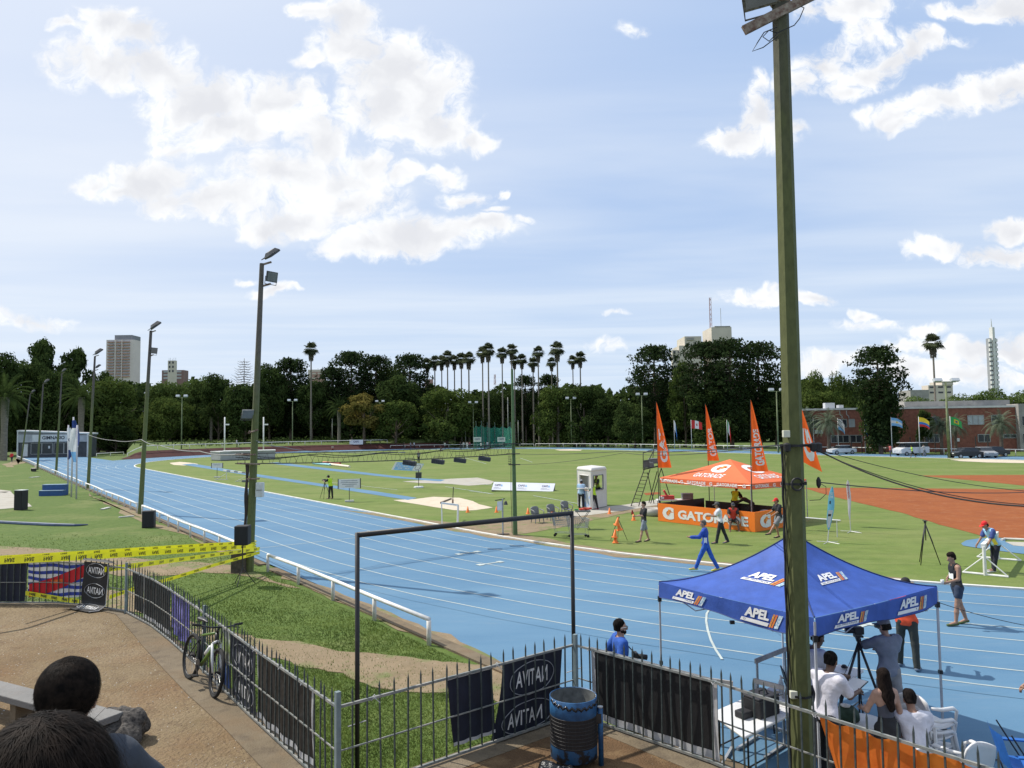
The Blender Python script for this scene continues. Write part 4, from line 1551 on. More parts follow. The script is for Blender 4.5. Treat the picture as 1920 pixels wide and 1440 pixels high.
def plant_tree(kind, label, u, vtop, hw, y, z0=0.0, mat=1, group='trees of the park beyond the track', rz=None, zsc=None):
 if kind[0] == 'b':
  T = broadleaf(int(kind[1]), mat)
  nm, cat = 'tree', 'tree'
 elif kind[0] == 'a':
  T = bunya(int(kind[1]))
  nm, cat = 'bunya_pine', 'tree'
 elif kind[0] == 'p':
  T = fan_palm(0)
  nm, cat = 'fan_palm', 'palm tree'
 else:
  T = feather_palm(int(kind[1]))
  nm, cat = 'feather_palm', 'palm tree'
 p = D(u, 800, y)
 Ht = D(u, vtop, y).z - z0
 sz = Ht / T[0] / 1.02
 if kind[0] == 'p':
  sx = sz if hw is None else hw * 1.08 * y / F / T[1]
 else:
  sx = hw * y / F / T[1]
 t = thing(nm, label, cat, (p.x, p.y, z0), rz if rz is not None else rnd.uniform(0,6.28), group)
 if kind[0] == 'p':
  o = link('trunk', T[3], None, t)
  o.scale = (sx, sx, sz)
  for me, n_ in ((T[2], 'crown'),(T[4], 'dead_skirt')):
   c = link(n_, me, None, t)
   c.scale = (sx, sx, sx)
   c.location = (0,0, T[0] * (sz - sx))
 else:
  o = link('trunk', T[3], None, t)
  c = link('crown', T[2], None, t)
  if kind[0] == 'f':
   sx = sz = (sx + sz) / 2 if zsc is None else zsc
  for q in (o, c):
   q.scale = (sx, sx, sz)
 return t
gm = 'trees of the park beyond the track'
TL = [
 ('b3', 'tall open gum-like tree rising above the others at far left', 80,622,46,195,1,0),
 ('b3', 'spreading open tree joined to the right of the tall gum-like one', 142,640,42,197,1,0),
 ('b1', 'dark tree at the left edge of the photo', -10,655,52,170,1,0),
 ('b0', 'dense dark tree behind the left date palm', 45,672,52,178,1,0),
 ('b0', 'dark tree below the tall gum-like tree', 105,690,50,176,1,0),
 ('f1', 'large drooping date palm at the left edge', 8,690,44,140,0,1),
 ('f1', 'date palm crown right of the gym lamp poles', 152,688,34,168,1,1),
 ('b0', 'round green-topped tree right of the date palm behind the gym', 203,707,62,182,0,1),
 ('b2', 'low broad tree between the gym and the maroon bank', 185,745,56,184,0,0),
 ('b1', 'dark tree below the residential tower', 192,690,28,190,1,0),
 ('b0', 'tree with light top right of the leaning lamp pole', 310,712,48,200,1,2),
 ('b2', 'layered tree right of the leaning lamp pole', 318,742,50,190,1,1),
 ('b0', 'light green tree behind the bare pine', 375,705,42,215,1,2),
 ('b1', 'dark tall tree left of the bare pine', 410,696,36,196,1,0),
 ('b4', 'dark bushy tree with a thick trunk on the slope behind the bank', 460,715,46,190,2,0),
 ('b1', 'tall dark tree with reddish twigs behind the two-lamp pole', 505,676,34,200,2,0),
 ('a1', 'dark domed pine left of the lone tall palm', 545,666,40,205,1,4),
 ('b1', 'dark tree below the lone tall palm', 585,710,34,200,2,0),
 ('a1', 'small domed pine left of the largest one of the middle group', 622,682,30,205,1,4),
 ('a2', 'largest domed pine of the middle group', 659,652,44,210,1,4),
 ('a0', 'domed pine right of the largest one', 705,660,38,215,1,4),
 ('b0', 'grey-green broad tree between two domed pines', 730,680,44,220,1,1),
 ('a2', 'domed pine left of the palm row', 769,657,42,210,0,4),
 ('b1', 'dark tree under the domed pine left of the palm row', 745,700,50,198,0,0),
 ('b3', 'autumn tree with yellowish leaves behind the railing board', 683,731,46,186,1.5,3),
 ('f1', 'drooping dark palm left of the yellowish tree', 636,728,22,190,1.5,1),
 ('b4', 'rounded green tree right of the yellowish tree', 742,748,44,187,1,1),
 ('b0', 'large olive tree below the left part of the palm row', 838,724,60,190,0,1),
 ('b0', 'round dark tree right of the large olive one, behind the discus net', 902,738,44,200,0,0),
 ('b1', 'pale tree behind the palm row, beside the bright gap', 805,716,24,235,0,2),
 ('a2', 'small round pine behind the palm trunks, right of the green pole', 986,698,24,205,0,4),
 ('a1', 'small pine just below the tallest palm', 1030,697,26,205,0,4),
 ('b0', 'dark round tree behind the palm trunks', 945,728,42,205,0,0),
 ('b0', 'round green tree at the foot of the tallest palm', 1045,722,48,185,0,1),
 ('b0', 'dense round tree right of the far lamp pole', 1095,718,50,180,0,0),
 ('b1', 'green tree left of the tall domed pine', 1140,738,40,178,0,0),
 ('b3', 'small light tree peeping above the green ones', 1145,721,15,230,0,1),
 ('b2', 'low dark tree in front of the tall domed pine', 1190,752,44,168,0,0),
 ('a2', 'tall domed pine with sky showing between its branches, left of the cream building', 1229,640,48,172,0,4),
 ('a2', 'huge dark pine hiding the cream building, left one of three', 1325,632,52,160,0,4),
 ('a0', 'huge dark pine hiding the cream building, middle one of three', 1372,628,52,156,0,4),
 ('a0', 'huge dark pine just left of the big foreground pole', 1425,634,50,160,0,4),
 ('b1', 'green tree between the tall domed pine and the huge pines', 1285,672,32,165,0,1),
 ('b0', 'dark tree under the huge pines', 1340,720,62,158,0,0),
 ('b1', 'dark tree behind the big foreground pole', 1455,712,44,160,0,0),
 ('b2', 'umbrella-shaped green tree right of the big foreground pole', 1530,694,36,175,0,1),
 ('b2', 'umbrella-shaped green tree left of the right domed pine', 1578,696,34,178,0,1),
 ('b0', 'green tree behind the brick building, right of the foreground pole', 1545,728,46,165,0,1),
 ('a0', 'large domed pine in front of the brick building', 1650,641,52,117,0,4),
 ('b4', 'dark bushy lower growth of the domed pine before the brick building', 1650,700,48,119,0,0),
 ('b3', 'small reddish tree right of the domed pine before the brick building', 1733,763,18,122,0,0),
 ('f0', 'blue-grey jelly palm just right of the big foreground pole', 1517,748,24,128,0,6),
 ('f0', 'blue-grey jelly palm before the left wing of the brick building', 1553,750,24,121,0,6),
 ('f0', 'jelly palm left of the slim green lamp pole by the brick building', 1764,768,24,113,0,6),
 ('f0', 'jelly palm right of the slim green lamp pole by the brick building', 1790,770,24,117,0,6),
 ('f0', 'jelly palm before the right end of the brick building', 1876,766,29,106,0,6),
 ('b2', 'broad umbrella tree on the right horizon, leftmost', 1728,742,44,240,0,2),
 ('b2', 'broad umbrella tree on the right horizon beside the lamp pole', 1790,738,44,245,0,2),
 ('b2', 'broad umbrella tree below the white tower', 1850,728,46,240,0,2),
 ('b2', 'broad umbrella tree at the right edge of the horizon', 1912,731,44,245,0,2),
 ('f1', 'drooping palm before the slope left of the first white post', 396,752,17,195,1.6,1),
 ('b4', 'low bush behind the gym roof', 218,795,34,178,0,0),
 ('b4', 'low shrub at the left end of the gym', -6,790,26,165,0,0),
 ('b4', 'dark undergrowth tree behind the slope left of the thick trunk', 380,765,46,215,1.5,0),
 ('b4', 'dark undergrowth tree behind the slope right of the thick trunk', 540,760,50,212,1.5,0),
]
for k_, lab, u, vt, hw, y, z0, mi in TL:
 plant_tree(k_, lab, u, vt, hw, y, z0, mi)
PL = [(583,650,15,195, 'lone tall fan palm above the red building'),(802,678,12,215, 'left end of the palm row'),(816,673,12,213, 'second palm from the left end of the row'),
      (829,673,12,210, 'palm of the row with two crowns to its left'),(840,665,13,205, 'palm of the row, first of the higher ones'),(853,672,12,208, 'palm of the row just right of the first higher one'),
      (866,668,13,203, 'palm of the row above the olive tree'),(880,668,14,200, 'palm of the row above the discus net\'s left edge'),
      (906,657,13,195, 'left one of the close pair before the green net'),(917,652,15,190, 'taller one of the close pair before the green net'),
      (943,658,13,192, 'palm just left of the green infield pole'),(961,651,13,197, 'palm directly behind the green infield pole'),(966,672,11,200, 'shorter palm behind the green infield pole'),
      (980,670,12,195, 'palm right of the green infield pole'),(1001,676,12,193, 'palm left of the slanting pair'),(1011,656,13,190, 'taller palm of the slanting pair'),
      (1036,676,11,196, 'shorter palm left of the tallest one'),(1047,650,16,185, 'tallest and fullest palm of the right half of the row'),(1076,672,11,198, 'left palm of the last pair'),(1090,666,13,197, 'right palm of the last pair'),
      (1756,637,19,128, 'lone tall fan palm above the brick building')]
for u, vt, hw, y, lab in PL:
 plant_tree('p0', 'fan palm with slim trunk, ' + lab, u, vt, hw, y, 0, group='tall fan palms', rz=rnd.uniform(0,6))
t = thing('bare_pine', 'dying pine with bare whorls of branches above the dark trees', 'tree', D(457,800,205) * 1, group=gm)
t.location.z = 1
mb = MB()
mb.tube([(0,0,0),(0,0, D(457,672,205).z - 1)], [.3,.06], 7)
ht = D(457,672,205).z - 1
mt_ = MB()
for i in range(13):
 z = ht * (.62 + .37 * i / 13)
 for k_ in range(8):
  a = k_ * .785 + i
  l = 5.2 * (1 - .7 * i / 13) * rnd.uniform(.7,1)
  mt_.tube([(0,0, z),(l * .6 * cos(a), l * .6 * sin(a), z - .1 * l),(l * cos(a), l * sin(a), z + .12 * l)], [.07,.05,.02], 4, cap=False)
mb.obj('trunk', bark, t, True)
mt_.obj('branch', M('grey_bark', (.17,.15,.12),.9,.2,3), t)
r = np.random.RandomState(5)
C, NN = [], []
for (u0, u1, y, vt, n) in ((-160,620,225,722,17000),(560,1160,245,738,15000),(1080,1620,215,735,12000),(-160,620,212,770,9000),(560,1560,214,775,15000)):
 u = r.uniform(u0, u1, n)
 x = (u - 960) / F * y
 top = HC + (805 - vt - 8 * np.sin(u * .045) - 6 * np.sin(u * .11 + 1)) * y / F
 z = top * r.uniform(0,1, n) ** .75
 C.append(np.stack([x, y + r.uniform(-9,9, n) + 3 * np.sin(x * .3), z], 1))
C = np.concatenate(C)
me = leaf_mesh('woods', C, .95,.2,9)
tag(link('woods', me, LM[0]), 'dark mass of park woods behind the single trees', 'woods', kind='stuff')
C = []
for a in np.linspace(70,182,54):
 q = bend(a, TW + 16)
 n = 130
 C.append(np.stack([q.x + r.normal(0,5, n), q.y + r.normal(0,3, n),(1.7 if a < 112 else 0) + r.uniform(0,1, n) ** 1.5 * 1.6], 1))
C = np.concatenate(C)
r2_ = r.rand(len(C)) < .5
tag(link('undergrowth', leaf_mesh('undergrowth', C[r2_], .3,.2,19), LM[0]), 'low dark undergrowth at the foot of the park trees', 'undergrowth', kind='stuff')
# ================================================================== BUILDINGS
brick = M('brick_wall', (.2,.07,.045),.85,.15,2.2, col2=(.26,.1,.065))
conc = M('grey_concrete', (.3,.29,.27),.85,.15,1.0)
cream = M('cream_render', (.55,.5,.42),.85,.08,.15)
win_d = M('dark_window', (.03,.035,.045),.2,.3,1.2)
win_l = M('pale_window', (.35,.38,.4),.3,.15,.8)
wfr = M('window_frame', (.35,.35,.34),.6,.1,2)
def facade_box(t, name, p0, p1, z0, z1, depth, mat, off=0.0):
 """box whose front runs from p0 to p1 (world xy), going back by depth; returns mapping f(a 0..1, z, out)"""
 p0, p1 = Vc(p0), Vc(p1)
 d_ = (p1 - p0).normalized()
 n_ = Vc((-d_.y, d_.x, 0))
 if n_.y < 0:
  n_ = -n_
 mb = MB()
 mb.prism([p0, p1, p1 + n_ * depth, p0 + n_ * depth], z0, z1)
 o = mb.obj(name, mat, t, world=1)
 L_ = (p1 - p0).length
 def f(a, z, out=0.0):
  q = p0 + d_ * (a * L_) - n_ * out
  return Vc((q.x, q.y, z))
 return o, f, L_
def window(t, f, a0_, a1_, z0, z1, mat=None, panes=2, L_=1.0, frame=True):
 mb = MB()
 q = [f(a0_, z0,-.12), f(a1_, z0,-.12), f(a1_, z1,-.12), f(a0_, z1,-.12)]
 out = (f(0,0,.16) - f(0,0,0))
 mb.slab(q, out)
 w = mb.obj('window', mat or win_d, t, world=1)
 if frame:
  mf = MB()
  th = .09
  for i in range(panes + 1):
   a = a0_ + (a1_ - a0_) * i / panes
   mf.beam(f(a, z0,.07), f(a, z1,.07), th, .06)
  mf.beam(f(a0_, z0 - .03,.075), f(a1_, z0 - .03,.075),.06, th)
  mf.beam(f(a0_, z1 + .03,.075), f(a1_, z1 + .03,.075),.06, th)
  mf.obj('frame', wfr, w, world=1)
 return w
BY = 127.0
p0, p1 = D(1500,800, BY + 2), D(1911,800, BY - 5)
p0.z = p1.z = 0
t = thing('brick_building', 'long two-storey red brick building with flat roof behind the flags', 'building', p0)
zr = D(1700,767, BY).z
o, f, L_ = facade_box(t, 'wall', p0, p1,0, zr, 14, brick)
ua = lambda u: (u - 1500) / 411.0
zv = lambda v, u=1700: D(u, v, BY).z
_, f2, _ = facade_box(t, 'roof_edge', f(-.002,0,.12), f(1.002,0,.12), zr, zr + .32,14.3, M('roof_white', (.6,.59,.56),.8,.1,1))
facade_box(t, 'roof_parapet', f(.52,0,-3), f(1.0,0,-3), zr + .32, zr + 1.3,9, conc)
for a, b, w_, h__ in ((1556,1575,2,1.0),(1583,1592,2,.6)):
 facade_box(t, 'roof_unit', f(ua(a),0,-2), f(ua(b),0,-2), zr + .32, zr + .32 + h__, 2, M('roof_box', (.5,.52,.55),.6,.1,1))
for (u0, u1, v0, v1, mt, pn) in ((1575,1592,785,799, win_d, 2),(1596,1607,785,799, win_l, 2),(1819,1848,781,797, win_l, 3),(1560,1595,815,828, win_d, 3),(1597,1620,815,828, win_d, 2),
        (1722,1733,815,829, win_d, 1),(1737,1765,815,829, win_d, 3),(1836,1858,816,829, win_d, 2),(1882,1905,816,822, win_d, 2),(1862,1882,781,797, win_d, 2),(1514,1540,785,799, win_d, 3),(1740,1765,783,797, win_d, 2),(1655,1690,815,828, win_d, 3),(1655,1690,785,799, win_d, 3)):
 window(t, f, ua(u0), ua(u1), zv(v1), zv(v0), mt, pn, L_)
for u0 in (1528,1537):
 b = MB()
 b.slab([f(ua(u0), zv(811),.05), f(ua(u0 + 7), zv(811),.05), f(ua(u0 + 7), zv(804),.05), f(ua(u0), zv(804),.05)], f(0,0,.35) - f(0,0,0))
 b.obj('air_conditioner', M('ac_white', (.62,.62,.6),.6,.08,3), t, world=1)
b = MB()
b.slab([f(ua(1794), zv(828),.05), f(ua(1801), zv(828),.05), f(ua(1801), zv(822),.05), f(ua(1794), zv(822),.05)], f(0,0,.35) - f(0,0,0))
b.obj('air_conditioner', _M['ac_white'], t, world=1)
mb = MB()
for u_ in (1579,1592):
 mb.tube([f(ua(u_), zv(768),.1), f(ua(u_), zv(776),.1), f(ua(u_ + 4), zv(779),.1), f(ua(u_ + 4), zv(783),.1)], .07,6)
mb.obj('drain_pipe', wfr, t, world=1)
mb = MB()
for u_ in (1583,1602,1644,1690,1734,1805,1826,1849):
 mb.beam(f(ua(u_),0,6), f(ua(u_),2.6,6),.12,.12)
tt_ = thing('wire_fence', 'thin dark wire fence posts between the brick building and the railing', 'fence', f(ua(1583),0,6))
mb.obj('post', dsteel, tt_, world=1)
p2, p3 = D(1911.5,800, BY - 6), D(1990,800, BY - 7)
p2.z = p3.z = 0
t = thing('grey_annex', 'grey concrete annex cut off by the right edge of the photo', 'building', p2)
o, fa, _ = facade_box(t, 'wall', p2, p3,0, D(1915,757, BY - 6).z, 12, conc)
window(t, fa, .06,.5, D(1915,797, BY).z, D(1915,781, BY).z, win_d, 2)
window(t, fa, .06,.5, D(1915,829, BY).z, D(1915,812, BY).z, win_d, 2)
p0, p1 = G(33,858.5), G(165,856.5)
t = thing('gym_building', 'small white-framed gym building at the far left end of the straight', 'building', p0)
zt_, zt2 = D(33,807, p0.y).z, D(165,812, p1.y).z
pale = M('gym_panel', (.36,.38,.42),.7,.15,.8)
gw = M('gym_white', (.6,.62,.64),.6,.08,2)
o, f, L_ = facade_box(t, 'wall', p0, p1,0, zt2 - .15,3.5, M('gym_dark', (.06,.065,.075),.7,.2,1))
za = lambda v: D(90, v, p0.y).z
mb = MB()
mb.slab([f(-.01, zt_ - .25,.25), f(1.01, zt2 - .25,.25), f(1.01, zt2 + .05,.25), f(-.01, zt_ + .05,.25)], f(0,0,-3.8) - f(0,0,.25))
mb.obj('roof', gw, t, world=1)
mb = MB()
mb.slab([f(0, za(829),.06), f(.99, za(829),.06), f(.99, za(817),.06), f(0, za(814),.06)], f(0,0,.1) - f(0,0,0))
mb.obj('fascia', pale, t, world=1)
mb = MB()
mb.slab([f(.0, za(814.3),.06), f(.99, za(817.3),.06), f(.99, zt2 - .3,.06), f(0, zt_ - .3,.06)], f(0,0,.09) - f(0,0,0))
mb.obj('upper_panel', M('gym_grey', (.2,.205,.22),.8,.2,.8), t, world=1)
mb = MB()
mb.slab([f(.21, za(828),.17), f(.72, za(828),.17), f(.72, za(815),.17), f(.21, za(815),.17)], f(0,0,.05) - f(0,0,0))
sb = mb.obj('name_board', gw, t, world=1)
mb = MB()
text_on(mb, 'GIMNASIO', lambda a, b: f(a, b, .235),.35, za(824),.67, za(817.5),.03)
mb.obj('lettering', M('letter_dark', (.02,.022,.04),.6,.1,3), sb, world=1)
for a in (.0,.995):
 mb = MB()
 mb.beam(f(a, 0,.1), f(a, (zt_ if a < .5 else zt2) - .2,.1),.22,.22)
 mb.obj('corner_post', gw, t, world=1)
for (u0, u1, v0, v1, m_, pn) in ((42,52,832,855, gw, 1),(58,78,831,851, win_d, 1),(78.5,98,831,851, win_d, 1),(101,119,831,851, win_d, 1),(120,128,831,851, win_d, 1)):
 window(t, f, (u0 - 33) / 132,(u1 - 33) / 132, za(v1), za(v0), m_, pn)
mb = MB()
mb.slab([f(.435, za(841),.1), f(.46, za(841),.1), f(.46, za(836),.1), f(.435, za(836),.1)], f(0,0,.02) - f(0,0,0))
mb.obj('notice', gw, t, world=1)
q0, q1 = G(147,855.5), G(157.5,855)
mb = MB()
mb.beam(q0 + Vc((0,0,1.5)), q0 + Vc((1.15,0,1.5)),.06,2.9)
tb = thing('lane_board', 'white board with dark lines leaning at the right end of the gym', 'board', q0)
mb.obj('panel', gw, tb, world=1)
mb = MB()
for i in range(5):
 mb.box(q0 + Vc((.62,-.045,.7 + i * .42)),(.7,.02,.07))
mb.obj('lettering', _M['letter_dark'], tb, world=1)
def tower(name, label, u0, u1, vtop, vbot, y, floors, cols, wall, win, rot=0.0, deck=None, band=None, wsz=.5, depth=None):
 a, b = D(u0,800, y), D(u1,800, y)
 a.z = b.z = 0
 t = thing(name, label, 'building', a)
 zt_ = D((u0 + u1) / 2, vtop, y).z
 dd = depth or (b - a).length * .5
 o, f, L_ = facade_box(t, 'wall', a, b, 0, zt_, dd, wall)
 zb_ = D((u0 + u1) / 2, vbot, y).z
 fh = (zt_ - zb_) / floors
 me = None
 for i in range(floors):
  for (c0, c1) in cols:
   z1 = zt_ - fh * (i + .22)
   z0 = z1 - fh * wsz
   mb = MB()
   mb.slab([f(c0, z0,-.1), f(c1, z0,-.1), f(c1, z1,-.1), f(c0, z1,-.1)], f(0,0,.2) - f(0,0,0))
   mb.obj('window', win, t, world=1)
   if band:
    mb = MB()
    mb.slab([f(c0 - .01, z0 - fh * .38,.0), f(c1 + .01, z0 - fh * .38,.0), f(c1 + .01, z0,.0), f(c0 - .01, z0,.0)], f(0,0,.9) - f(0,0,0))
    mb.obj('balcony', band, t, world=1)
 return t, f, zt_
brickd = M('reddish_band', (.4,.25,.2),.85,.1,.1)
tw, f, zt_ = tower('residential_tower', 'tall residential tower with reddish balconies on the left horizon', 196.5,248,637,707,430,13,((.08,.28),(.4,.53),(.62,.86)), M('tower_wall', (.62,.56,.53),.85,.06,.1), M('tower_window', (.42,.44,.47),.4,.2,.3), band=brickd, wsz=.45)
facade_box(tw, 'roof_block', f(.2,0,-3), f(.84,0,-3), zt_, D(230,627,430).z, 10, M('roof_grey', (.2,.21,.23),.8,.1,.2))
for a in (.34,.58):
 facade_box(tw, 'pier', f(a, 0,.6), f(a + .03,0,.6),0, zt_, 1, _M['tower_wall'])
tower('low_block', 'brownish apartment block behind the small white water tower', 302,343,694,712,420,3,((.08,.3),(.55,.9)), M('brown_render', (.2,.13,.12),.85,.1,.1), win_l)
tw, f, zt_ = tower('water_tower', 'small white tower block with aerials on the left horizon', 313,327,676,700,410,3,((.15,.35),(.6,.8)), cream, win_d)
mb = MB()
for a in (.05,.25,.5,.7,.95):
 mb.beam(f(a, zt_, -1), f(a, zt_ + rnd.uniform(1,2.6),-1),.12,.12)
mb.obj('aerial', steel, tw, world=1)
tower('red_building', 'red brick building top right of the lone tall palm', 583,606,697,724,330,3,((.1,.4),(.55,.95)), brickd, cream, wsz=.3)
tower('pale_building', 'pale roof block behind the lone tall palm', 577,602,693,700,345,1,((.3,.5),), cream, cream)
tower('pink_building', 'small pinkish building in the gap left of the palm row', 797,812,711,724,330,1,((.1,.45),), M('pink_render', (.4,.25,.22),.85,.1,.1), win_d)
tw, f, zt_ = tower('cream_high_rise', 'cream stepped high-rise, lowest left step beside the domed pine', 1264,1285,656,730,340,8,((.1,.3),(.5,.7)), cream, win_d, wsz=.4)
facade_box(tw, 'second_step', f(.6,0,.5), f(1.35,0,.5),0, D(1285,648,340).z, 14, cream)
facade_box(tw, 'third_step', f(1.1,0,1), f(2.6,0,1),0, D(1300,631,340).z, 16, cream)
o, f3, _ = facade_box(tw, 'top_step', f(3.5,0,1.5), f(5.3,0,1.5),0, D(1358,614,340).z, 16, cream)
facade_box(tw, 'roof_cap', f(3.8,0,1.6), f(5.2,0,1.6), D(1358,614,340).z, D(1358,612,340).z, 10, conc)
mb = MB()
zq = D(1300,636,340).z
mb.box(f(1.6, zq, 1.2),(3.2,.5,1.2))
mb.box(f(1.85, zq - 3.2,1.2),(4.0,.8,.4))
mb.obj('balcony', conc, tw, world=1)
def mast(label, u, v0, v1, y, w, bands=True):
 p = D(u, v1, y)
 q = D(u, v0, y)
 t = thing('radio_mast', label, 'mast', p)
 mb = MB()
 h_ = q.z - p.z
 for sx, sy in ((-1,-1),(1,-1),(0,1)):
  mb.tube([(sx * w, sy * w, 0),(sx * w * .7, sy * w * .7, h_)], .12,4)
 n = int(h_ / (w * 4))
 for i in range(n):
  z0_, z1_ = h_ * i / n, h_ * (i + 1) / n
  mb.tube([(-w, -w, z0_),(w, -w, z1_)], .07,4)
  mb.tube([(w, -w, z0_),(0, w, z1_)], .07,4)
 mb.obj('lattice', M('mast_paint', (.42,.3,.3),.7,.3,.15), t)
 return t
mast('lattice radio mast on the horizon above the huge dark pines', 1333,558,632,350,.55)
t = MB()
t.tube([(0,0,0),(0,0,9)], .12,4)
o = t.obj('aerial', steel)
o.location = D(1352,614,340)
tag(o, 'thin aerial on the roof of the cream high-rise', 'aerial')
mast('small lattice mast above the trees right of the palm pair before the net', 928,702,722,400,.5)
tw, f, zt_ = tower('cream_office', 'long low cream building on the right horizon behind the lone palm', 1744,1790,722,742,330,2,((.05,.3),(.4,.6),(.7,.92)), cream, win_d, wsz=.3)
facade_box(tw, 'upper_block', f(.55,0,.4), f(1.0,0,.4), zt_, D(1780,715,330).z, 10, cream)
facade_box(tw, 'left_wing', f(-.75,0,.2), f(.0,0,.2),0, D(1725,731,330).z, 10, conc)
y = 420
a, b = D(1860.5,800, y), D(1876.5,800, y)
t = thing('white_tower', 'slender white tower with stepped dark sides on the right horizon', 'tower', (a.x, a.y, 0))
wt = M('tower_white', (.62,.62,.6),.7,.08,.2)
W_ = b.x - a.x
zA, zB, zC = D(1868,634, y).z, D(1868,614, y).z, D(1868,597, y).z
mb = MB()
mb.box((W_ * .52,0, zB / 2),(W_ * .26,3, zB))
mb.obj('shaft', wt, t)
for x0, nm in ((W_ * .2, 'side_slab'),(W_ * .82, 'side_slab')):
 MB().box((x0,1, zA / 2),(W_ * .3,2.5, zA)).obj(nm, M('tower_grey', (.3,.31,.33),.8,.1,.2), t)
mb0 = MB().box((0,0,0),(W_ * .26,1.2,1.6)).mesh('balcony')
mb0.materials.append(wt)
zlo = D(1868,730, y).z
for i in range(11):
 for x0 in (W_ * .17, W_ * .84):
  o = link('balcony', mb0, None, t)
  o.location = (x0,-.6, zlo + (zA - zlo) * (i + .5) / 11)
MB().tube([(W_ * .5,0, zB),(W_ * .5,0, zC)], [.4,.1], 6).obj('spire', wt, t)
glass_c = M('car_glass', (.025,.03,.035),.1,.2,3)
tyre = M('tyre_rubber', (.015,.015,.015),.9,.1,5)
rimm = M('wheel_rim', (.4,.4,.41),.3,.1,5, metal=.7)
def car(name, label, cat, p, rz, L_, W_, prof, roofp, col, hz_=.65):
 """prof: body outline (x, z); roofp: greenhouse outline"""
 t = thing(name, label, cat, p, rz, 'vehicles parked by the brick building')
 body = M('car_' + name + label[:6].strip().replace(' ', '_'), col, .3,.05,2)
 mb = MB()
 mb.slab([(x, -W_ / 2, z) for x, z in prof], (0, W_, 0))
 bevel(mb.obj('body', body, t),.06,2)
 mb = MB()
 n = len(roofp)
 vs = [(x, -W_ / 2 + .06, z) if z < hz_ + .5 else (x, -W_ / 2 + .2, z) for x, z in roofp]
 vs2 = [(a, -b, c) for a, b, c in vs]
 mb.add(vs + vs2, [tuple(range(n)), tuple(reversed(range(n, 2 * n)))] + [(i, n + i, n + (i + 1) % n, (i + 1) % n) for i in range(n)])
 mb.obj('windows', glass_c, t)
 rx = [x for x, z in roofp if z > hz_ + .4]
 zr_ = max(z for x, z in roofp)
 bevel(MB().box(((min(rx) + max(rx)) / 2,0, zr_ + .02),(max(rx) - min(rx) + .1, W_ - .36,.06)).obj('roof', body, t),.02)
 for x in (-L_ * .31, L_ * .31):
  for sy in (-1,1):
   w = MB()
   w.tube([(x, sy * (W_ / 2 - .12),.32),(x, sy * (W_ / 2 + .01),.32)], .32,14)
   wo = w.obj('wheel', tyre, t)
   MB().tube([(x, sy * (W_ / 2),.32),(x, sy * (W_ / 2 + .02),.32)], .2,12).obj('rim', rimm, wo)
 for sy in (-.7,.7):
  MB().box((-L_ / 2 - .0, sy * W_ / 2 * .8,.7),(.06,.3,.14)).obj('headlight', M('headlight', (.7,.7,.7),.2,.05,4), t)
 return t
sedan = [(-2.1,.3),(2.1,.3),(2.15,.85),(1.4,.95),(-1.1,.95),(-2.15,.75)]
sroof = [(-1.1,.93),(1.5,.93),(1.0,1.38),(-.5,1.38)]
van = [(-2.4,.35),(2.4,.35),(2.45,1.3),(-1.7,1.25),(-2.45,1.0)]
vroof = [(-1.75,1.22),(2.4,1.27),(2.3,1.9),(-1.0,1.9)]
car('pickup_truck', 'white pickup behind the railing below the white flag', 'pickup truck', D(1576,800,119) * 1, rad(8),4.3,1.75, sedan, sroof, (.6,.62,.63))
car('van', 'silver white van parked behind the railing by the domed pine', 'van', D(1706,800,111) * 1, rad(12),4.9,1.9, van, vroof, (.6,.6,.6))
car('parked_car', 'black car parked behind the railing before the brick building', 'car', D(1808,800,101) * 1, rad(5),4.3,1.75, sedan, sroof, (.02,.02,.022))
car('parked_car', 'grey car parked nose-out right of the black car', 'car', D(1843,800,102) * 1, rad(80),4.3,1.75, sedan, sroof, (.32,.33,.34))
car('parked_car', 'dark car mostly hidden behind the grey one', 'car', D(1858,800,104) * 1, rad(10),4.3,1.75, sedan, sroof, (.03,.03,.035))
for o in bpy.data.objects:
 if o.type == 'EMPTY' and o.get('group') == 'vehicles parked by the brick building':
  o.location.z = 0
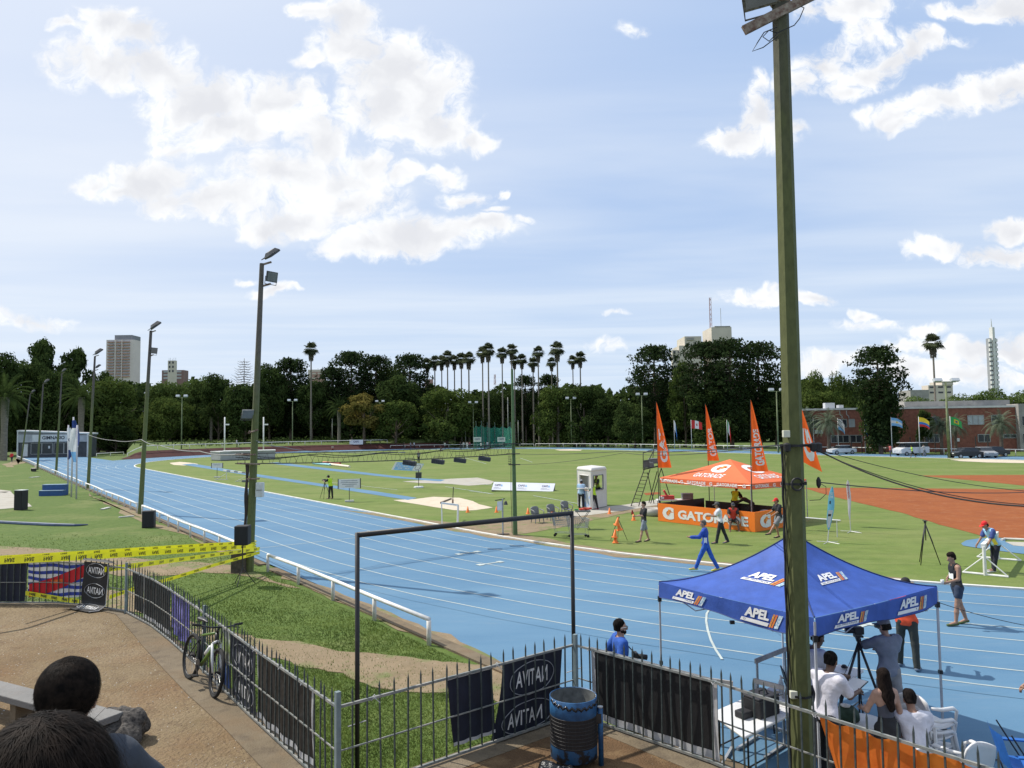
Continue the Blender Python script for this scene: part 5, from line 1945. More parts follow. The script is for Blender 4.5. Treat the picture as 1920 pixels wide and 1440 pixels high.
# ================================================================== PEOPLE
skin_m = [M('skin_tan', (.34,.19,.125),.55,.08,12), M('skin_fair', (.42,.25,.18),.55,.08,12), M('skin_dark', (.15,.08,.05),.5,.08,12)]
def V3(*a):
 return np.array(a, dtype=float)
def person(label, loc, yaw, h=1.75, vox=.02, skin=0, hair='short', hairc=(.02,.015,.012), shirt='tee', shirtc=(.5,.5,.5), pants='long', pantsc=(.03,.03,.035), shoec=(.03,.03,.03),
           lean=0, tl=(0,0,0), tr=(0,0,0), al=(5,8,10,0), ar=(5,8,10,0), head=(0,0), cap=None, vest=None, hipz=None, build=1.0, group=None, beard=False, fingers=False, seat=False, bendside=0, sock=None, tilt=0):
 S = h / 1.75
 t = thing('person', label, 'person', loc, yaw, group)
 up = V3(0,0,1)
 def leg(s, a, k, o):
  a, k, o = rad(a), rad(k), rad(o)
  d1 = V3(s * sin(o), sin(a) * cos(o),-cos(a) * cos(o))
  d2 = V3(s * sin(o) * .6, sin(a - k),-cos(a - k))
  return d1, d2
 hips, knees, ank, toes = {}, {}, {}, {}
 for s, par in ((-1, tl),(1, tr)):
  d1, d2 = leg(s, *par)
  hp = V3(s * .095,0,0)
  kn = hp + d1 * .43
  an = kn + d2 * .42
  fd = V3(s * .12,1,0)
  tiltf = rad(par[0] - par[1])
  fdir = V3(s * .12, cos(min(0, tiltf) * .8), sin(min(0, tiltf) * .8))
  hips[s], knees[s], ank[s], toes[s] = hp, kn, an, an + fdir * .17 + V3(0,0,-.05)
 if hipz is None:
  lowest = min(min(ank[s][2] - .075, toes[s][2] - .03) for s in (-1,1))
  hz_ = -lowest
 else:
  hz_ = hipz / S
 base_ = V3(0,0, hz_)
 for dct in (hips, knees, ank, toes):
  for s in dct:
   dct[s] = dct[s] + base_
 pel = base_ + V3(0,0,.02)
 ld = V3(sin(rad(bendside)), sin(rad(lean)), cos(rad(lean)))
 waist = pel + ld * .17
 chest = pel + ld * .38
 neck = pel + ld * .53 + V3(0,.01,0)
 hd = V3(sin(rad(bendside)) * .5, sin(rad(lean * .5 + head[0])), cos(rad(lean * .5 + head[0])))
 hc = neck + hd * .155 + V3(0, cos(rad(head[1])) * .01,0)
 fw = V3(-sin(rad(head[1])), cos(rad(head[1])) * cos(rad(head[0])),-sin(rad(head[0])))
 sd = np.cross(fw, up)
 sd = sd / np.linalg.norm(sd)
 hup = np.cross(sd, fw)
 sh, el, wr, hn = {}, {}, {}, {}
 for s, par in ((-1, al),(1, ar)):
  b_, g_, e_, gf = [rad(x) for x in par]
  p = pel + ld * .475 + V3(s * .175 * build, 0,0)
  d1 = V3(s * sin(g_), sin(b_) * cos(g_),-cos(b_) * cos(g_))
  d2 = V3(s * sin(gf), sin(b_ + e_) * cos(gf),-cos(b_ + e_) * cos(gf))
  sh[s] = p
  el[s] = p + d1 * .28
  wr[s] = el[s] + d2 * .25
  hn[s] = wr[s] + d2 * .085
 fl_ = (tuple(V3(0, cos(rad(lean)),-sin(rad(lean)))),.66)
 B = build
 torso = [(pel + V3(-.05,0,0), pel + V3(.05,0,0),.125 * B, .125 * B, fl_),(pel, waist, .135 * B, .118 * B, fl_),(waist, chest, .12 * B, .155 * B, fl_),(chest + V3(-.05,0,0), chest + V3(.05,0,0),.135 * B, .135 * B, fl_),
             (sh[-1] + V3(.05,0,0), sh[1] - V3(.05,0,0),.07,.07)]
 headp = [(neck - ld * .06, hc, .055,.055),(hc + hup * .025 - fw * .012, hc + hup * .035 - fw * .02,.092,.092,(tuple(sd),.82)),(hc - hup * .06 + fw * .03, hc, .055,.08,(tuple(sd),.85)),
             (hc + fw * .088 - hup * .005, hc + fw * .105 - hup * .028,.012,.017),(hc + sd * .078 - hup * .0, hc + sd * .08 - hup * .03,.016,.012),(hc - sd * .078, hc - sd * .08 - hup * .03,.016,.012)]
 legs_, arms_ = [], []
 for s in (-1,1):
  legs_ += [(hips[s], knees[s], .085,.055),(knees[s], knees[s] * .6 + ank[s] * .4,.053,.056),(knees[s] * .6 + ank[s] * .4, ank[s], .055,.036)]
  arms_ += [(sh[s], el[s], .05,.04),(el[s], wr[s], .04,.027),(wr[s], hn[s], .03,.034,(tuple(V3(1,0,0)),.6))]
 feet = [(ank[s], toes[s], .038,.034) for s in (-1,1)]
 k0 = .03
 def mk(name, prims, mat, infl=0.0, cut=None, k=k0, v=None, noise=0.0, parent=t):
  try:
   V, Fq = blob(prims, v or vox, k, infl, cut, noise)
  except Exception:
   return None
  me = np_mesh(name, V * S, Fq)
  return link(name, me, mat, parent, True)
 body = torso + headp + legs_ + arms_ + feet
 V, Fq = blob(body, vox, .022)
 V = V * S
 quads = [tuple(q) for q in Fq]
 Vl = [tuple(x) for x in V]
 if fingers:
  mbf_ = MB()
  for s in (-1,1):
   d2 = (hn[s] - wr[s]) / np.linalg.norm(hn[s] - wr[s])
   sdv = np.cross(d2, V3(0,1,.3))
   sdv = sdv / np.linalg.norm(sdv)
   nv = np.cross(sdv, d2) * (-s if True else s)
   for i in range(4):
    o = sdv * (i - 1.5) * .019
    L_ = (.07,.08,.075,.06)[i]
    p0 = hn[s] + o
    p1 = p0 + d2 * L_ * .6 + nv * .008
    p2 = p1 + d2 * L_ * .35 + nv * .03
    mbf_.tube([tuple(p0 * S), tuple(p1 * S), tuple(p2 * S)], [.0105 * S, .0095 * S, .007 * S], 6)
   p0 = wr[s] + d2 * .03 + sdv * .028
   p1 = p0 + sdv * .03 + d2 * .035 + nv * .01
   p2 = p1 + d2 * .035 + nv * .015
   mbf_.tube([tuple(p0 * S), tuple(p1 * S), tuple(p2 * S)], [.013 * S, .011 * S, .008 * S], 6)
  b = len(Vl)
  Vl += mbf_.v
  quads += [tuple(b + i for i in f) for f in mbf_.f]
 me = bpy.data.meshes.new('body')
 me.from_pydata(Vl, [], quads)
 me.update()
 link('body', me, skin_m[skin], t, True)
 nm = label[:10]
 cm = lambda n, c, var=.12: M('cloth_%s_%.3f_%.3f_%.3f' % (n, *c), c, .85, var, 7, bump=.8, detail=3)
 if pants:
  prims = [torso[0], (pel, waist * .6 + pel * .4,.135 * B, .12 * B, fl_)]
  for s in (-1,1):
   if pants == 'long':
    prims += [(hips[s], knees[s], .092,.066),(knees[s], ank[s], .066,.056)]
   else:
    kk = hips[s] + (knees[s] - hips[s]) * (.95 if pants == 'shorts' else .6)
    prims += [(hips[s], kk, .098,.088 if pants == 'shorts' else .085)]
  wp = waist * .75 + pel * .25
  cut = (lambda P: (P - wp.astype(np.float32)) @ ld.astype(np.float32))
  if pants != 'long':
   c0 = cut
   kz = {}
   def cut(P, c0=c0):
    d = c0(P)
    for s in (-1,1):
     kk = hips[s] + (knees[s] - hips[s]) * (.97 if pants == 'shorts' else .6)
     u_ = (knees[s] - hips[s]) / np.linalg.norm(knees[s] - hips[s])
     e = (P - kk.astype(np.float32)) @ u_.astype(np.float32)
     sidem = (P[..., 0] * s > 0)
     d = np.where(sidem, np.maximum(d, e), d)
    return d
  mk('trousers' if pants == 'long' else 'shorts', prims, cm('p', pantsc),.006, cut, noise=.0025)
 if shirt:
  prims = list(torso)
  for s in (-1,1):
   if shirt == 'long':
    prims += [(sh[s], el[s], .06,.052),(el[s], wr[s], .052,.042)]
   elif shirt == 'tee':
    prims += [(sh[s], sh[s] + (el[s] - sh[s]) * .72,.063,.062)]
  hem = pel - ld * (.09 if shirt != 'tank' else .02)
  nk = neck - ld * .035
  f32 = lambda x: x.astype(np.float32)
  def cut(P):
   rel = P - f32(neck)
   hd_ = np.sqrt(np.maximum((rel * rel).sum(-1) - (rel @ f32(ld)) ** 2,0))
   a = -((P - f32(hem)) @ f32(ld))
   if shirt == 'long':      # the hem plane must not cut lowered sleeves
    core = np.abs(P[..., 0]) < .15 * B
    a = np.where(core, a, -1)
   if shirt == 'tank':
    e = np.abs(P[..., 0]) - .125
    hi_ = (P - f32(chest)) @ f32(ld) - .03
    a = np.maximum(a, np.minimum(e, hi_) * .8)
   b = np.minimum((P - f32(nk)) @ f32(ld),.075 - hd_)
   return np.maximum(a, b)
  mk('shirt', prims, cm('s', shirtc),.021 if shirt == 'tank' else .015, cut, noise=.005)
 if vest is not None:
  hem = pel - ld * .04
  nk = neck - ld * .05
  def cut(P):
   a = -((P - hem.astype(np.float32)) @ ld.astype(np.float32))
   rel = P - neck.astype(np.float32)
   b = np.minimum((P - nk.astype(np.float32)) @ ld.astype(np.float32),.085 - np.sqrt((rel[..., :2] ** 2).sum(-1)))
   return np.maximum(np.maximum(a, b), np.abs(P[..., 0]) - .19 * B)
  mk('vest', torso, cm('v', vest),.026, cut)
 if shoec is not None:
  mk('shoes', [(ank[s] + V3(0,-.03,-.035), toes[s] + V3(0,.03,-.004),.043,.038,(tuple(up),.75)) for s in (-1,1)], cm('f', shoec),.004)
 if hair and cap is None or hair == 'long':
  hp = [(hc + hup * .035 - fw * .02, hc + hup * .043 - fw * .025,.096,.096,(tuple(sd),.88)),(hc - fw * .045 - hup * .03, hc - fw * .03,.07,.08,(tuple(sd),.95))]
  if hair == 'curly':
   hp += [(hc + hup * .09 + fw * .03, hc + hup * .08 - fw * .05,.06,.065),(hc + hup * .1 + sd * .03, hc + hup * .09 - sd * .03,.05,.05)]
  if hair == 'long':
   hp += [(hc - fw * .06, neck - fw * .09 - ld * .1,.09,.085,(tuple(fw),.55)),(neck - fw * .095 - ld * .08, chest - fw * .135 - ld * .09,.09,.055,(tuple(fw),.5)),(hc + sd * .06 - fw * .02, neck + sd * .07 - fw * .05 - ld * .06,.04,.04),(hc - sd * .06 - fw * .02, neck - sd * .07 - fw * .05 - ld * .06,.04,.04)]
  def cut(P):
   q = P - hc.astype(np.float32)
   f_ = q @ fw.astype(np.float32)
   u_ = q @ hup.astype(np.float32)
   front_ = np.minimum(f_ - .025,.055 - u_)       # keep the face free
   low = -(u_ + .055) if hair != 'long' else -(u_ + 2)
   return np.maximum(front_, low)
  mk('hair', hp, M('hair_%.3f' % hairc[0], hairc, .95,.5,60, bump=.6, spec=.1, stretch=(1,1,.25)),0, cut, .015, noise=.005)
 if beard:
  mk('beard', [(hc - hup * .075 + fw * .06, hc - hup * .06 + fw * .045,.038,.04),(hc - hup * .05 + sd * .058 + fw * .01, hc - hup * .075 + fw * .05,.026,.034),(hc - hup * .05 - sd * .058 + fw * .01, hc - hup * .075 + fw * .05,.026,.034)], M('hair_%.3f' % hairc[0], hairc, .95,.5,60, bump=.6, spec=.1, stretch=(1,1,.25)),0, None, .012)
 if cap is not None:
  def cut(P):
   u_ = (P - hc.astype(np.float32)) @ hup.astype(np.float32)
   return -(u_ - .035)
  c = mk('cap', [(hc + hup * .04 - fw * .015, hc + hup * .05 - fw * .015,.1,.1,(tuple(sd),.88))], cm('c', cap),.004, cut)
  mbp = MB()
  hcS = hc * S
  c0 = hcS + hup * .05 * S
  pts = []
  for i in range(9):
   a = rad(-62 + 124 * i / 8)
   pts.append(c0 + (fw * cos(a) * .185 + sd * sin(a) * .1 - hup * .012) * S)
  inn = [c0 + (fw * .05 + sd * .085) * S, c0 + (fw * .05 - sd * .085) * S]
  mbp.slab([tuple(x) for x in [inn[1]] + pts + [inn[0]]], tuple(hup * .008))
  mbp.obj('peak', cm('c', cap), c or t)
  if hair != 'long':
   mk('hair', [(hc - fw * .035 - hup * .02, hc - fw * .03 + hup * .02,.088,.09,(tuple(sd),.92))], M('hair_%.3f' % hairc[0], hairc, .95,.5,60, bump=.6, spec=.1, stretch=(1,1,.25)),0, lambda P: np.maximum((P - hc.astype(np.float32)) @ fw.astype(np.float32) - .02,-((P - hc.astype(np.float32)) @ hup.astype(np.float32) + .06)),.015)
 J = dict(hand_l=hn[-1] * S, hand_r=hn[1] * S, head=hc * S, fw=fw, sd=sd, hup=hup, neck=neck * S, chest=chest * S, waist=waist * S, pel=pel * S, elbow_l=el[-1] * S, elbow_r=el[1] * S, wr_r=wr[1] * S, wr_l=wr[-1] * S, ld=ld)
 return t, J
def jworld(t, p):
 return Vc(t.location) + Matrix.Rotation(t.rotation_euler[2], 3, 'Z') @ Vc(tuple(p))
L90, R90 = rad(90), rad(-90)       # facing left / right in the photo
HIV = (.45,.68,.03)
white_c = (.62,.63,.66)
# --- officials and athletes on the far side of the tent
G_ = G
p_, J = person('walking man in royal blue and white tracksuit crossing the inner lanes', G_(1325,1072), rad(72),1.76,.016,0, 'short', (.13,.11,.095), 'long', (.015,.06,.33), 'long', (.02,.09,.38),(.55,.5,.06),
               lean=4, tl=(26,4,0), tr=(-22,6,0), al=(38,6,50,-4), ar=(-5,14,30,8), head=(6,5), build=1.08, fingers=True)
mb = MB()
mb.add([(-.02,-.148,1.36),(.09,-.146,1.36),(.09,-.146,1.41),(-.02,-.148,1.41)], [(0,1,2,3)])
mb.obj('back_print', w_paint, p_)
mb = MB()
mb.grid(lambda a, b: Vc((-.195 + .02 * abs(b - .5),-.05 + a * .1,.98 + b * .2)),3,3)
mb.obj('side_panel', w_paint, p_)
p_, J = person('walking man in white polo shirt and black side-striped trousers by the orange counter', G_(1352,1020), rad(80),1.74,.02,0, 'short', (.04,.035,.03), 'tee', white_c, 'long', (.02,.022,.028),(.1,.1,.12),
               lean=8, tl=(14,2,0), tr=(-18,4,0), al=(35,4,55,-6), ar=(30,6,60,-4), head=(10,0), cap=(.09,.09,.09), build=1.12)
mb = MB()
hz_ = .93
mb.tube([(.19,0,.95),(.17,-.06,.72),(.16,-.12,.5),(.155,-.2,.12)], .018,5)
mb.obj('stripe', M('stripe_pale', (.4,.52,.62),.7,.1,4), p_)
p_, J = person('man in black T-shirt holding a small red flag, left of the orange counter', G_(1208,1017), rad(98),1.72,.02,1, 'curly', (.02,.016,.012), 'tee', (.014,.014,.016), 'shorts', (.22,.25,.3),(.03,.03,.03),
               lean=-3, tl=(16,2,2), tr=(-16,2,2), al=(28,4,62,-4), ar=(20,6,60,0), head=(2,0), build=1.1)
hp = jworld(p_, J['hand_l'])
t = thing('hand_flag', 'small red triangular flag held by the man in grey shorts', 'flag', hp)
MB().tube([(0,0,-.05),(-.12,0,.26)], .008,5).obj('stick', dsteel, t)
MB().slab([(-.13,0,.28),(-.19,-.05,.05),(-.05,0,.1)], (0,.006,0)).obj('cloth', FC['red'], t)
p_, J = person('man in bright red cap and black T-shirt with stretched legs, left of the big pole', G_(1462,1010), rad(100),1.74,.02,0, 'short', (.02,.016,.012), 'tee', (.014,.015,.02), 'shorts', (.2,.2,.21),(.03,.03,.03),
               lean=6, tl=(42,6,3), tr=(8,20,3), al=(30,8,30,0), ar=(25,6,40,0), head=(12,0), cap=(.6,.02,.02), build=1.15)
p_, J = person('seated man in black with red vest in front of the orange counter', G_(1375,994), rad(170),1.7,.02,2, 'short', (.03,.025,.02), 'tee', (.02,.02,.02), 'shorts', (.025,.025,.025),(.03,.03,.03),
               lean=10, tl=(78,66,10), tr=(80,62,10), al=(35,8,45,-8), ar=(38,8,40,-8), head=(8,6), cap=(.06,.06,.07), vest=(.62,.05,.03), hipz=.5, build=1.1)
p_, J = person('dark-haired person in bright vest working behind the orange counter', G_(1378,972), rad(-40),1.72,.022,2, 'short', (.015,.012,.01), 'tee', (.02,.02,.022), 'long', (.02,.02,.025),(.02,.02,.02),
               lean=25, al=(40,5,30,0), ar=(45,5,25,0), head=(20,0), vest=HIV)
p_, J = person('dark-clothed person bending low behind the right end of the orange counter', G_(1411,976), rad(60),1.68,.022,2, 'curly', (.012,.01,.009), 'long', (.02,.018,.02), 'long', (.02,.02,.022),(.02,.02,.02),
               lean=62, tl=(25,20,0), tr=(22,25,0), al=(60,5,15,0), ar=(60,5,20,0), head=(20,0), build=1.05)
p_, J = person('official in light blue vest and grey cap seen from behind at the booth window', G_(1090,954), rad(-25),1.74,.022,0, 'short', (.05,.05,.05), 'tee', (.34,.47,.62), 'long', (.018,.018,.022),(.02,.02,.02),
               lean=6, tl=(3,0,4), tr=(-3,0,4), al=(20,10,70,0), ar=(25,10,70,-4), head=(14,0), cap=(.33,.36,.4), vest=(.36,.52,.7), build=1.15)
p_, J = person('blond official in green and yellow safety vest leaning at the booth', G_(1115,956), rad(60),1.62,.022,1, 'short', (.3,.2,.08), 'tee', (.02,.09,.04), 'long', (.018,.018,.022),(.5,.05,.1),
               lean=10, tl=(14,4,0), tr=(-12,0,0), al=(40,4,60,0), ar=(35,4,70,0), head=(16,0), vest=HIV)
p_, J = person('person in yellow safety vest inside the booth, seen through its side window', G_(1123,949) + Vc((0,.2,.25)), rad(120),1.7,.022,0, 'short', (.02,.02,.02), 'tee', (.06,.07,.06), 'long', (.03,.03,.04),(.03,.03,.03),
               lean=12, al=(30,5,60,0), ar=(30,5,60,0), vest=(.42,.6,.06))
ph = G_(620,935.5)
p_, J = person('photographer in yellow-green safety vest bent over his tripod on the infield', ph, rad(62),1.72,.024,1, 'short', (.02,.02,.02), 'tee', (.02,.02,.022), 'long', (.018,.018,.02),(.2,.16,.13),
               lean=14, tl=(3,0,3), tr=(-4,0,3), al=(58,6,55,-4), ar=(52,6,60,-4), head=(22,0), cap=(.05,.05,.045), vest=HIV, build=1.1)
def tripod(label, c, hgt, spread, cam_=False, r=.016, yaw=0.0, name='camera_tripod', col=None):
 t = thing(name, label, 'tripod', c)
 m = col or M('tripod_black', (.02,.02,.022),.45,.1,6)
 for k_ in range(3):
  a = yaw + k_ * 2.094
  x, y = spread * cos(a), spread * sin(a)
  MB().tube([(0,0, hgt * .93),(x * .5, y * .5, hgt * .49),(x * .5, y * .5, hgt * .48),(x, y, 0.01)], [r * 1.25, r * 1.25, r, r * .8], 7).obj('leg', m, t, True)
 MB().tube([(0,0, hgt * .55),(0,0, hgt)], r, 7).obj('centre_column', m, t, True)
 hd_ = MB()
 hd_.box((0,0, hgt),(.13,.1,.03))
 hd_.lathe([(.035,-.09),(.045,-.05),(.03,-.01)], (0,0, hgt),10)
 hd_.obj('head', m, t)
 if cam_:
  bevel(MB().box((0,0, hgt + .09),(.16,.12,.12)).obj('camera', m, t),.015)
  MB().tube([(0,0, hgt + .09),(-.2,.02, hgt + .09)], [.045,.055], 12).obj('lens', m, t, True)
 return t
tripod('black tripod with camera in front of the photographer in the yellow-green vest', ph + Vc((-.45,.1,0)),1.28,.45, True, yaw=.6)
tripod('empty black tripod standing on the grass right of the blue tent', G_(1738,1058),1.52,.42, False, .018, yaw=-.45)
person('jogger in yellow-green top on the back straight', G_(1711,858.5), rad(80),1.78,.03,2, 'short', (.02,.02,.02), 'tee', (.4,.62,.08), 'shorts', (.02,.02,.02),(.3,.3,.3), lean=6, tl=(22,10,0), tr=(-30,8,0), al=(30,5,60,0), ar=(-20,5,50,0))
person('jogger in red jacket and dark trousers on the path at the far left', G_(22,867), rad(-170),1.78,.03,1, 'short', (.02,.02,.02), 'long', (.65,.03,.04), 'long', (.03,.03,.05),(.5,.5,.5), lean=3, tl=(16,10,0), tr=(-14,10,0), al=(20,14,50,-10), ar=(-10,14,50,-10))
person('person in grey standing on the grass below the hanging LED panels', G_(785,868.5), rad(170),1.78,.035,0, 'short', (.02,.02,.02), 'tee', (.25,.26,.27), 'long', (.03,.03,.03),(.03,.03,.03))
far = [(643,838,(.4,.35,.3),(.3,.05,.05), 'in pale top crouching before the maroon bank', 1),(697,826,(.02,.02,.025),(.02,.02,.02), 'in black leaning on the railing over the maroon bank', 2),
       (757,834,(.03,.03,.03),(.03,.03,.03), 'in black behind the lower railing', 0),(777,834,(.6,.62,.64),(.03,.03,.03), 'in white behind the lower railing', 0),(770,835,(.3,.3,.33),(.05,.05,.07), 'in grey beside the one in white behind the lower railing', 0),
       (826,846,(.02,.02,.03),(.02,.02,.03), 'in dark clothes sitting on the grass left of the net', 1),(834,843,(.45,.5,.56),(.02,.02,.03), 'in light blue standing left of the net', 0),
       (864,841,(.03,.03,.035),(.03,.03,.035), 'in dark clothes before the left end of the net', 0),(869,841,(.6,.58,.56),(.25,.22,.2), 'in white top before the left end of the net', 0),(876,842,(.55,.5,.48),(.6,.6,.6), 'all in pale clothes before the net', 0),
       (881,841,(.35,.08,.1),(.05,.05,.06), 'in dark red top before the net', 0),(902,844,(.6,.62,.64),(.02,.02,.03), 'in white top and dark trousers before the middle of the net', 0),(909,843,(.03,.03,.04),(.02,.02,.03), 'in dark clothes before the middle of the net', 0),
       (914,841,(.5,.5,.5),(.1,.1,.12), 'in grey top right of the middle of the net', 0),(919,841,(.02,.02,.02),(.02,.02,.02), 'tall and dark at the right part of the net', 0),
       (1083,835,(.02,.02,.02),(.02,.02,.03), 'in black sitting by the railing below the rounded trees', 1),(1090,836,(.3,.27,.25),(.5,.5,.5), 'in grey sitting by the railing below the rounded trees', 1),(1079,835,(.05,.05,.06),(.03,.03,.03), 'dark, left of the two sitting by the far railing', 1),
       (499,828,(.45,.47,.5),(.03,.03,.04), 'in light top on the bank right of the white post', 0),(1733,843,(.5,.45,.4),(.2,.2,.2), 'walking between the van and the flagpoles', 0),(1669,841,(.45,.1,.1),(.05,.05,.08), 'in red behind the railing left of the van', 0)]
for i, (u, v, c1, c2, lab, kind) in enumerate(far):
 y_ = None
 z0 = 0
 if v < 830 and u < 730:
  z0 = 1.35
 if u in (697,):
  loc = bend(103.5, TW + 3.9,1.35)
 elif u == 499:
  loc = bend(76, TW + 4.2,1.35)
 elif u == 643:
  loc = bend(98, TW + 1.0,.2)
 else:
  loc = G_(u, v)
  lim = 108 if u > 1600 else (182 if kind or v < 836 else 175)
  if loc.y > lim:
   p = D(u, v, lim)
   loc = Vc((p.x, p.y, 0))
 if kind == 1:
  person('far person ' + lab, loc, rad(rnd.uniform(120,240)),1.7,.04,0, 'short', (.02,.02,.02), 'tee', c1, 'long', c2,(.05,.05,.05), lean=20, tl=(95,110,8), tr=(95,110,8), al=(50,5,30,0), ar=(50,5,30,0), hipz=.22, group='people by the far railing and the net')
 else:
  person('far person ' + lab, loc, rad(rnd.uniform(0,360)),1.74,.04,0, 'short', (.02,.02,.02), 'tee', c1, 'long', c2,(.05,.05,.05), lean=rnd.uniform(-2,8), tl=(8,4,2), tr=(-8,0,2), al=(rnd.uniform(0,30),8,40,0), group='people by the far railing and the net')
# ================================================================== INFIELD EQUIPMENT
wplas = M('white_plastic', (.68,.68,.67),.45,.06,6)
gplas = M('grey_plastic', (.16,.17,.17),.5,.1,6)
alu = M('aluminium_tube', (.62,.62,.62),.4,.08,6, metal=.3)
orange_c = M('cone_orange', (.85,.2,.02),.5,.08,8)
wood = M('weathered_wood', (.4,.36,.3),.8,.25,5, stretch=(1,8,1))
for nm, pts, hh, lab in (('mat_shelter', ((395,863.5),(413,864.5)),1.55, 'short pale grey shelter box, left one of the two on the infield'),('mat_shelter', ((418,864),(516,861.5)),1.6, 'long pale grey shelter box with white lid beyond the two-lamp pole')):
 a, b = G_(*pts[0]), G_(*pts[1])
 t = thing(nm, lab, 'mat shelter', a)
 o, f, L_ = facade_box(t, 'box', a, b, .15, hh - .12,3.2, M('mat_grey', (.33,.34,.35),.7,.1,.8))
 facade_box(t, 'lid', f(-.01,0,.1), f(1.01,0,.1), hh - .11, hh + .04,3.5, M('lid_white', (.6,.6,.58),.6,.1,1))
 facade_box(t, 'base', f(.02,0,-.1), f(.98,0,-.1),0,.14,3.0, gplas)
for u, y, top in ((421,140,782),(494,140,782)):
 p = D(u, 840, y)
 t = thing('upright_post', 'tall white upright post beyond the long grey shelter box, ' + ('left' if u < 450 else 'right, next to the two-lamp pole'), 'post', (p.x, p.y, 0), group='white upright posts')
 MB().tube([(0,0,0),(.0,0, D(u, top, y).z)], .13,8).obj('post', w_paint, t, True)
 MB().box((.5,0, D(u, 796, y).z),(.7,.08,.25)).obj('bracket', w_paint, t)
def stand_sign(label, u, v, h_, bw, bh, yaw, lines, face=None, extra=None, basez=.12):
 c = G_(u, v)
 t = thing('information_board', label, 'sign', c, yaw)
 MB().tube([(0,0, basez),(0,0, h_)], .025,6).obj('stand', dsteel, t)
 MB().box((0,0, basez / 2),(.6,.3, basez)).obj('foot', M('concrete_foot', (.5,.5,.47),.8,.1,4), t)
 b = MB().box((0,0, h_ + bh / 2),(bw, .04, bh)).obj('panel', face or wplas, t)
 for s_ in (-1,1):
  MB().box((s_ * (bw / 2 + .03),0, h_ + bh / 2),(.06,.07, bh * 1.12)).obj('frame', dsteel, t)
 mb = MB()
 for i, ln in enumerate(lines):
  mb.box((0,-.0225, h_ + bh * (.82 - i * .2)),(bw * ln, .004, bh * .06))
 mb.obj('lettering', M('faded_ink', (.2,.21,.24),.7,.2,6), b)
 return t
stand_sign('small white notice on a stand on the grass left of the black and white barrier', 407,895.5,1.05,1.15,.5, rad(0),(.8,.5))
stand_sign('white notice with lines of text on a stand right of the photographer', 655,941,.95,1.45,.62, rad(14),(.75,.8,.7,.4))
c = G_(785,914.5)
t = thing('scoreboard', 'light blue slanted panel on a thin stand beside the landing area', 'sign', c)
MB().tube([(0,0,.1),(0,0,1.5)], .03,6).obj('stand', dsteel, t)
MB().lathe([(.0,0),(.42,0),(.4,.12),(.0,.14)], n=12).obj('foot', wplas, t)
bevel(MB().box((0,0,1.05),(.5,.2,.5)).obj('monitor', lamp_dark, t),.02)
y_ = c.y
q = [Vc((x_, 0, z_)) for x_, z_ in ((-2.3,1.55),(.1,1.38),(.45,2.0),(-1.95,2.2))]
bl = MB().slab([tuple(x) for x in q], (0,.04,0)).obj('panel', M('panel_blue', (.28,.5,.75),.5,.15,2), t)
lerp4 = lambda a, b, o=-.006: q[0].lerp(q[1], a).lerp(q[3].lerp(q[2], a), b) + Vc((0, o, 0))
mb = MB()
mb.add([lerp4(.72,.05), lerp4(.99,.05), lerp4(.99,.95), lerp4(.72,.95)], [(0,1,2,3)])
mb.add([lerp4(.0,.0), lerp4(.07,.0), lerp4(.07,1), lerp4(.0,1)], [(0,1,2,3)])
mb.obj('white_field', w_paint, bl)
mb = MB()
for i in range(3):
 for j in range(7):
  a = .1 + j * .085
  if (i + j) % 3:
   mb.add([lerp4(a, .2 + i * .25,-.01), lerp4(a + .07,.2 + i * .25,-.01), lerp4(a + .07,.33 + i * .25,-.01), lerp4(a, .33 + i * .25,-.01)], [(0,1,2,3)])
mb.obj('lettering', M('pale_print', (.6,.66,.72),.6,.1,3), bl)
mb = MB()
mb.tube([lerp4(.86 + .09 * cos(a),.5 + .32 * sin(a),-.012) for a in [i * .4 for i in range(17)]], .018,4)
mb.obj('emblem', M('faded_ink', (.2,.21,.24)), bl)
mb = MB()
a, b, d_, e_ = G_(922,922), G_(1037,921.5), None, None
zc = .62
tl_, tr_ = D(926,903.5, a.y + .75), D(1041,906.5, b.y + .75)
t = thing('sponsor_board', 'long white slanted sponsor board with small dark blue logos behind the green pole', 'advertising board', a)
a2 = D(921.5,918.5, a.y)
b2 = D(1037,921.5, b.y)
mb.slab([a2, b2, tr_, tl_], (0,.04,-.02))
pn = mb.obj('panel', M('board_white', (.68,.69,.74),.5,.04,1), t, world=1)
mb = MB()
mb.slab([a2 + Vc((0,.05,0)), tl_ + Vc((0,.05,.03)), Vc((tl_.x, tl_.y + .3,0)), Vc((a2.x, a2.y + .05,0))], (.05,0,0))
mb.slab([b2 + Vc((0,.05,0)), tr_ + Vc((0,.05,.03)), Vc((tr_.x, tr_.y + .3,0)), Vc((b2.x, b2.y + .05,0))], (-.05,0,0))
mb.obj('support', gplas, t, world=1)
nrm = (b2 - a2).cross(tl_ - a2).normalized()
if nrm.y > 0:
 nrm = -nrm
sfn = lambda x, y_, o=.012: a2.lerp(b2, x).lerp(tl_.lerp(tr_, x), y_) + nrm * o
ink = M('logo_ink', (.03,.035,.12),.6,.1,4)
mb = MB()
for x0, w_ in ((.03,.14),(.41,.16),(.8,.14)):
 text_on(mb, 'CAFO', lambda x, y_: sfn(x, y_), x0,.5, x0 + w_ * .72,.74,.02)
mb.obj('lettering', ink, pn, world=1)
mb = MB()
for x0, w_ in ((.03,.14),(.41,.16),(.8,.14)):
 mb.add([sfn(x0 + w_ * .74,.48), sfn(x0 + w_ * .95,.5), sfn(x0 + w_ * .8,.78)], [(0,1,2)])
mb.obj('emblem', M('logo_cyan', (.2,.42,.65),.6,.1,4), pn, world=1)
mb = MB()
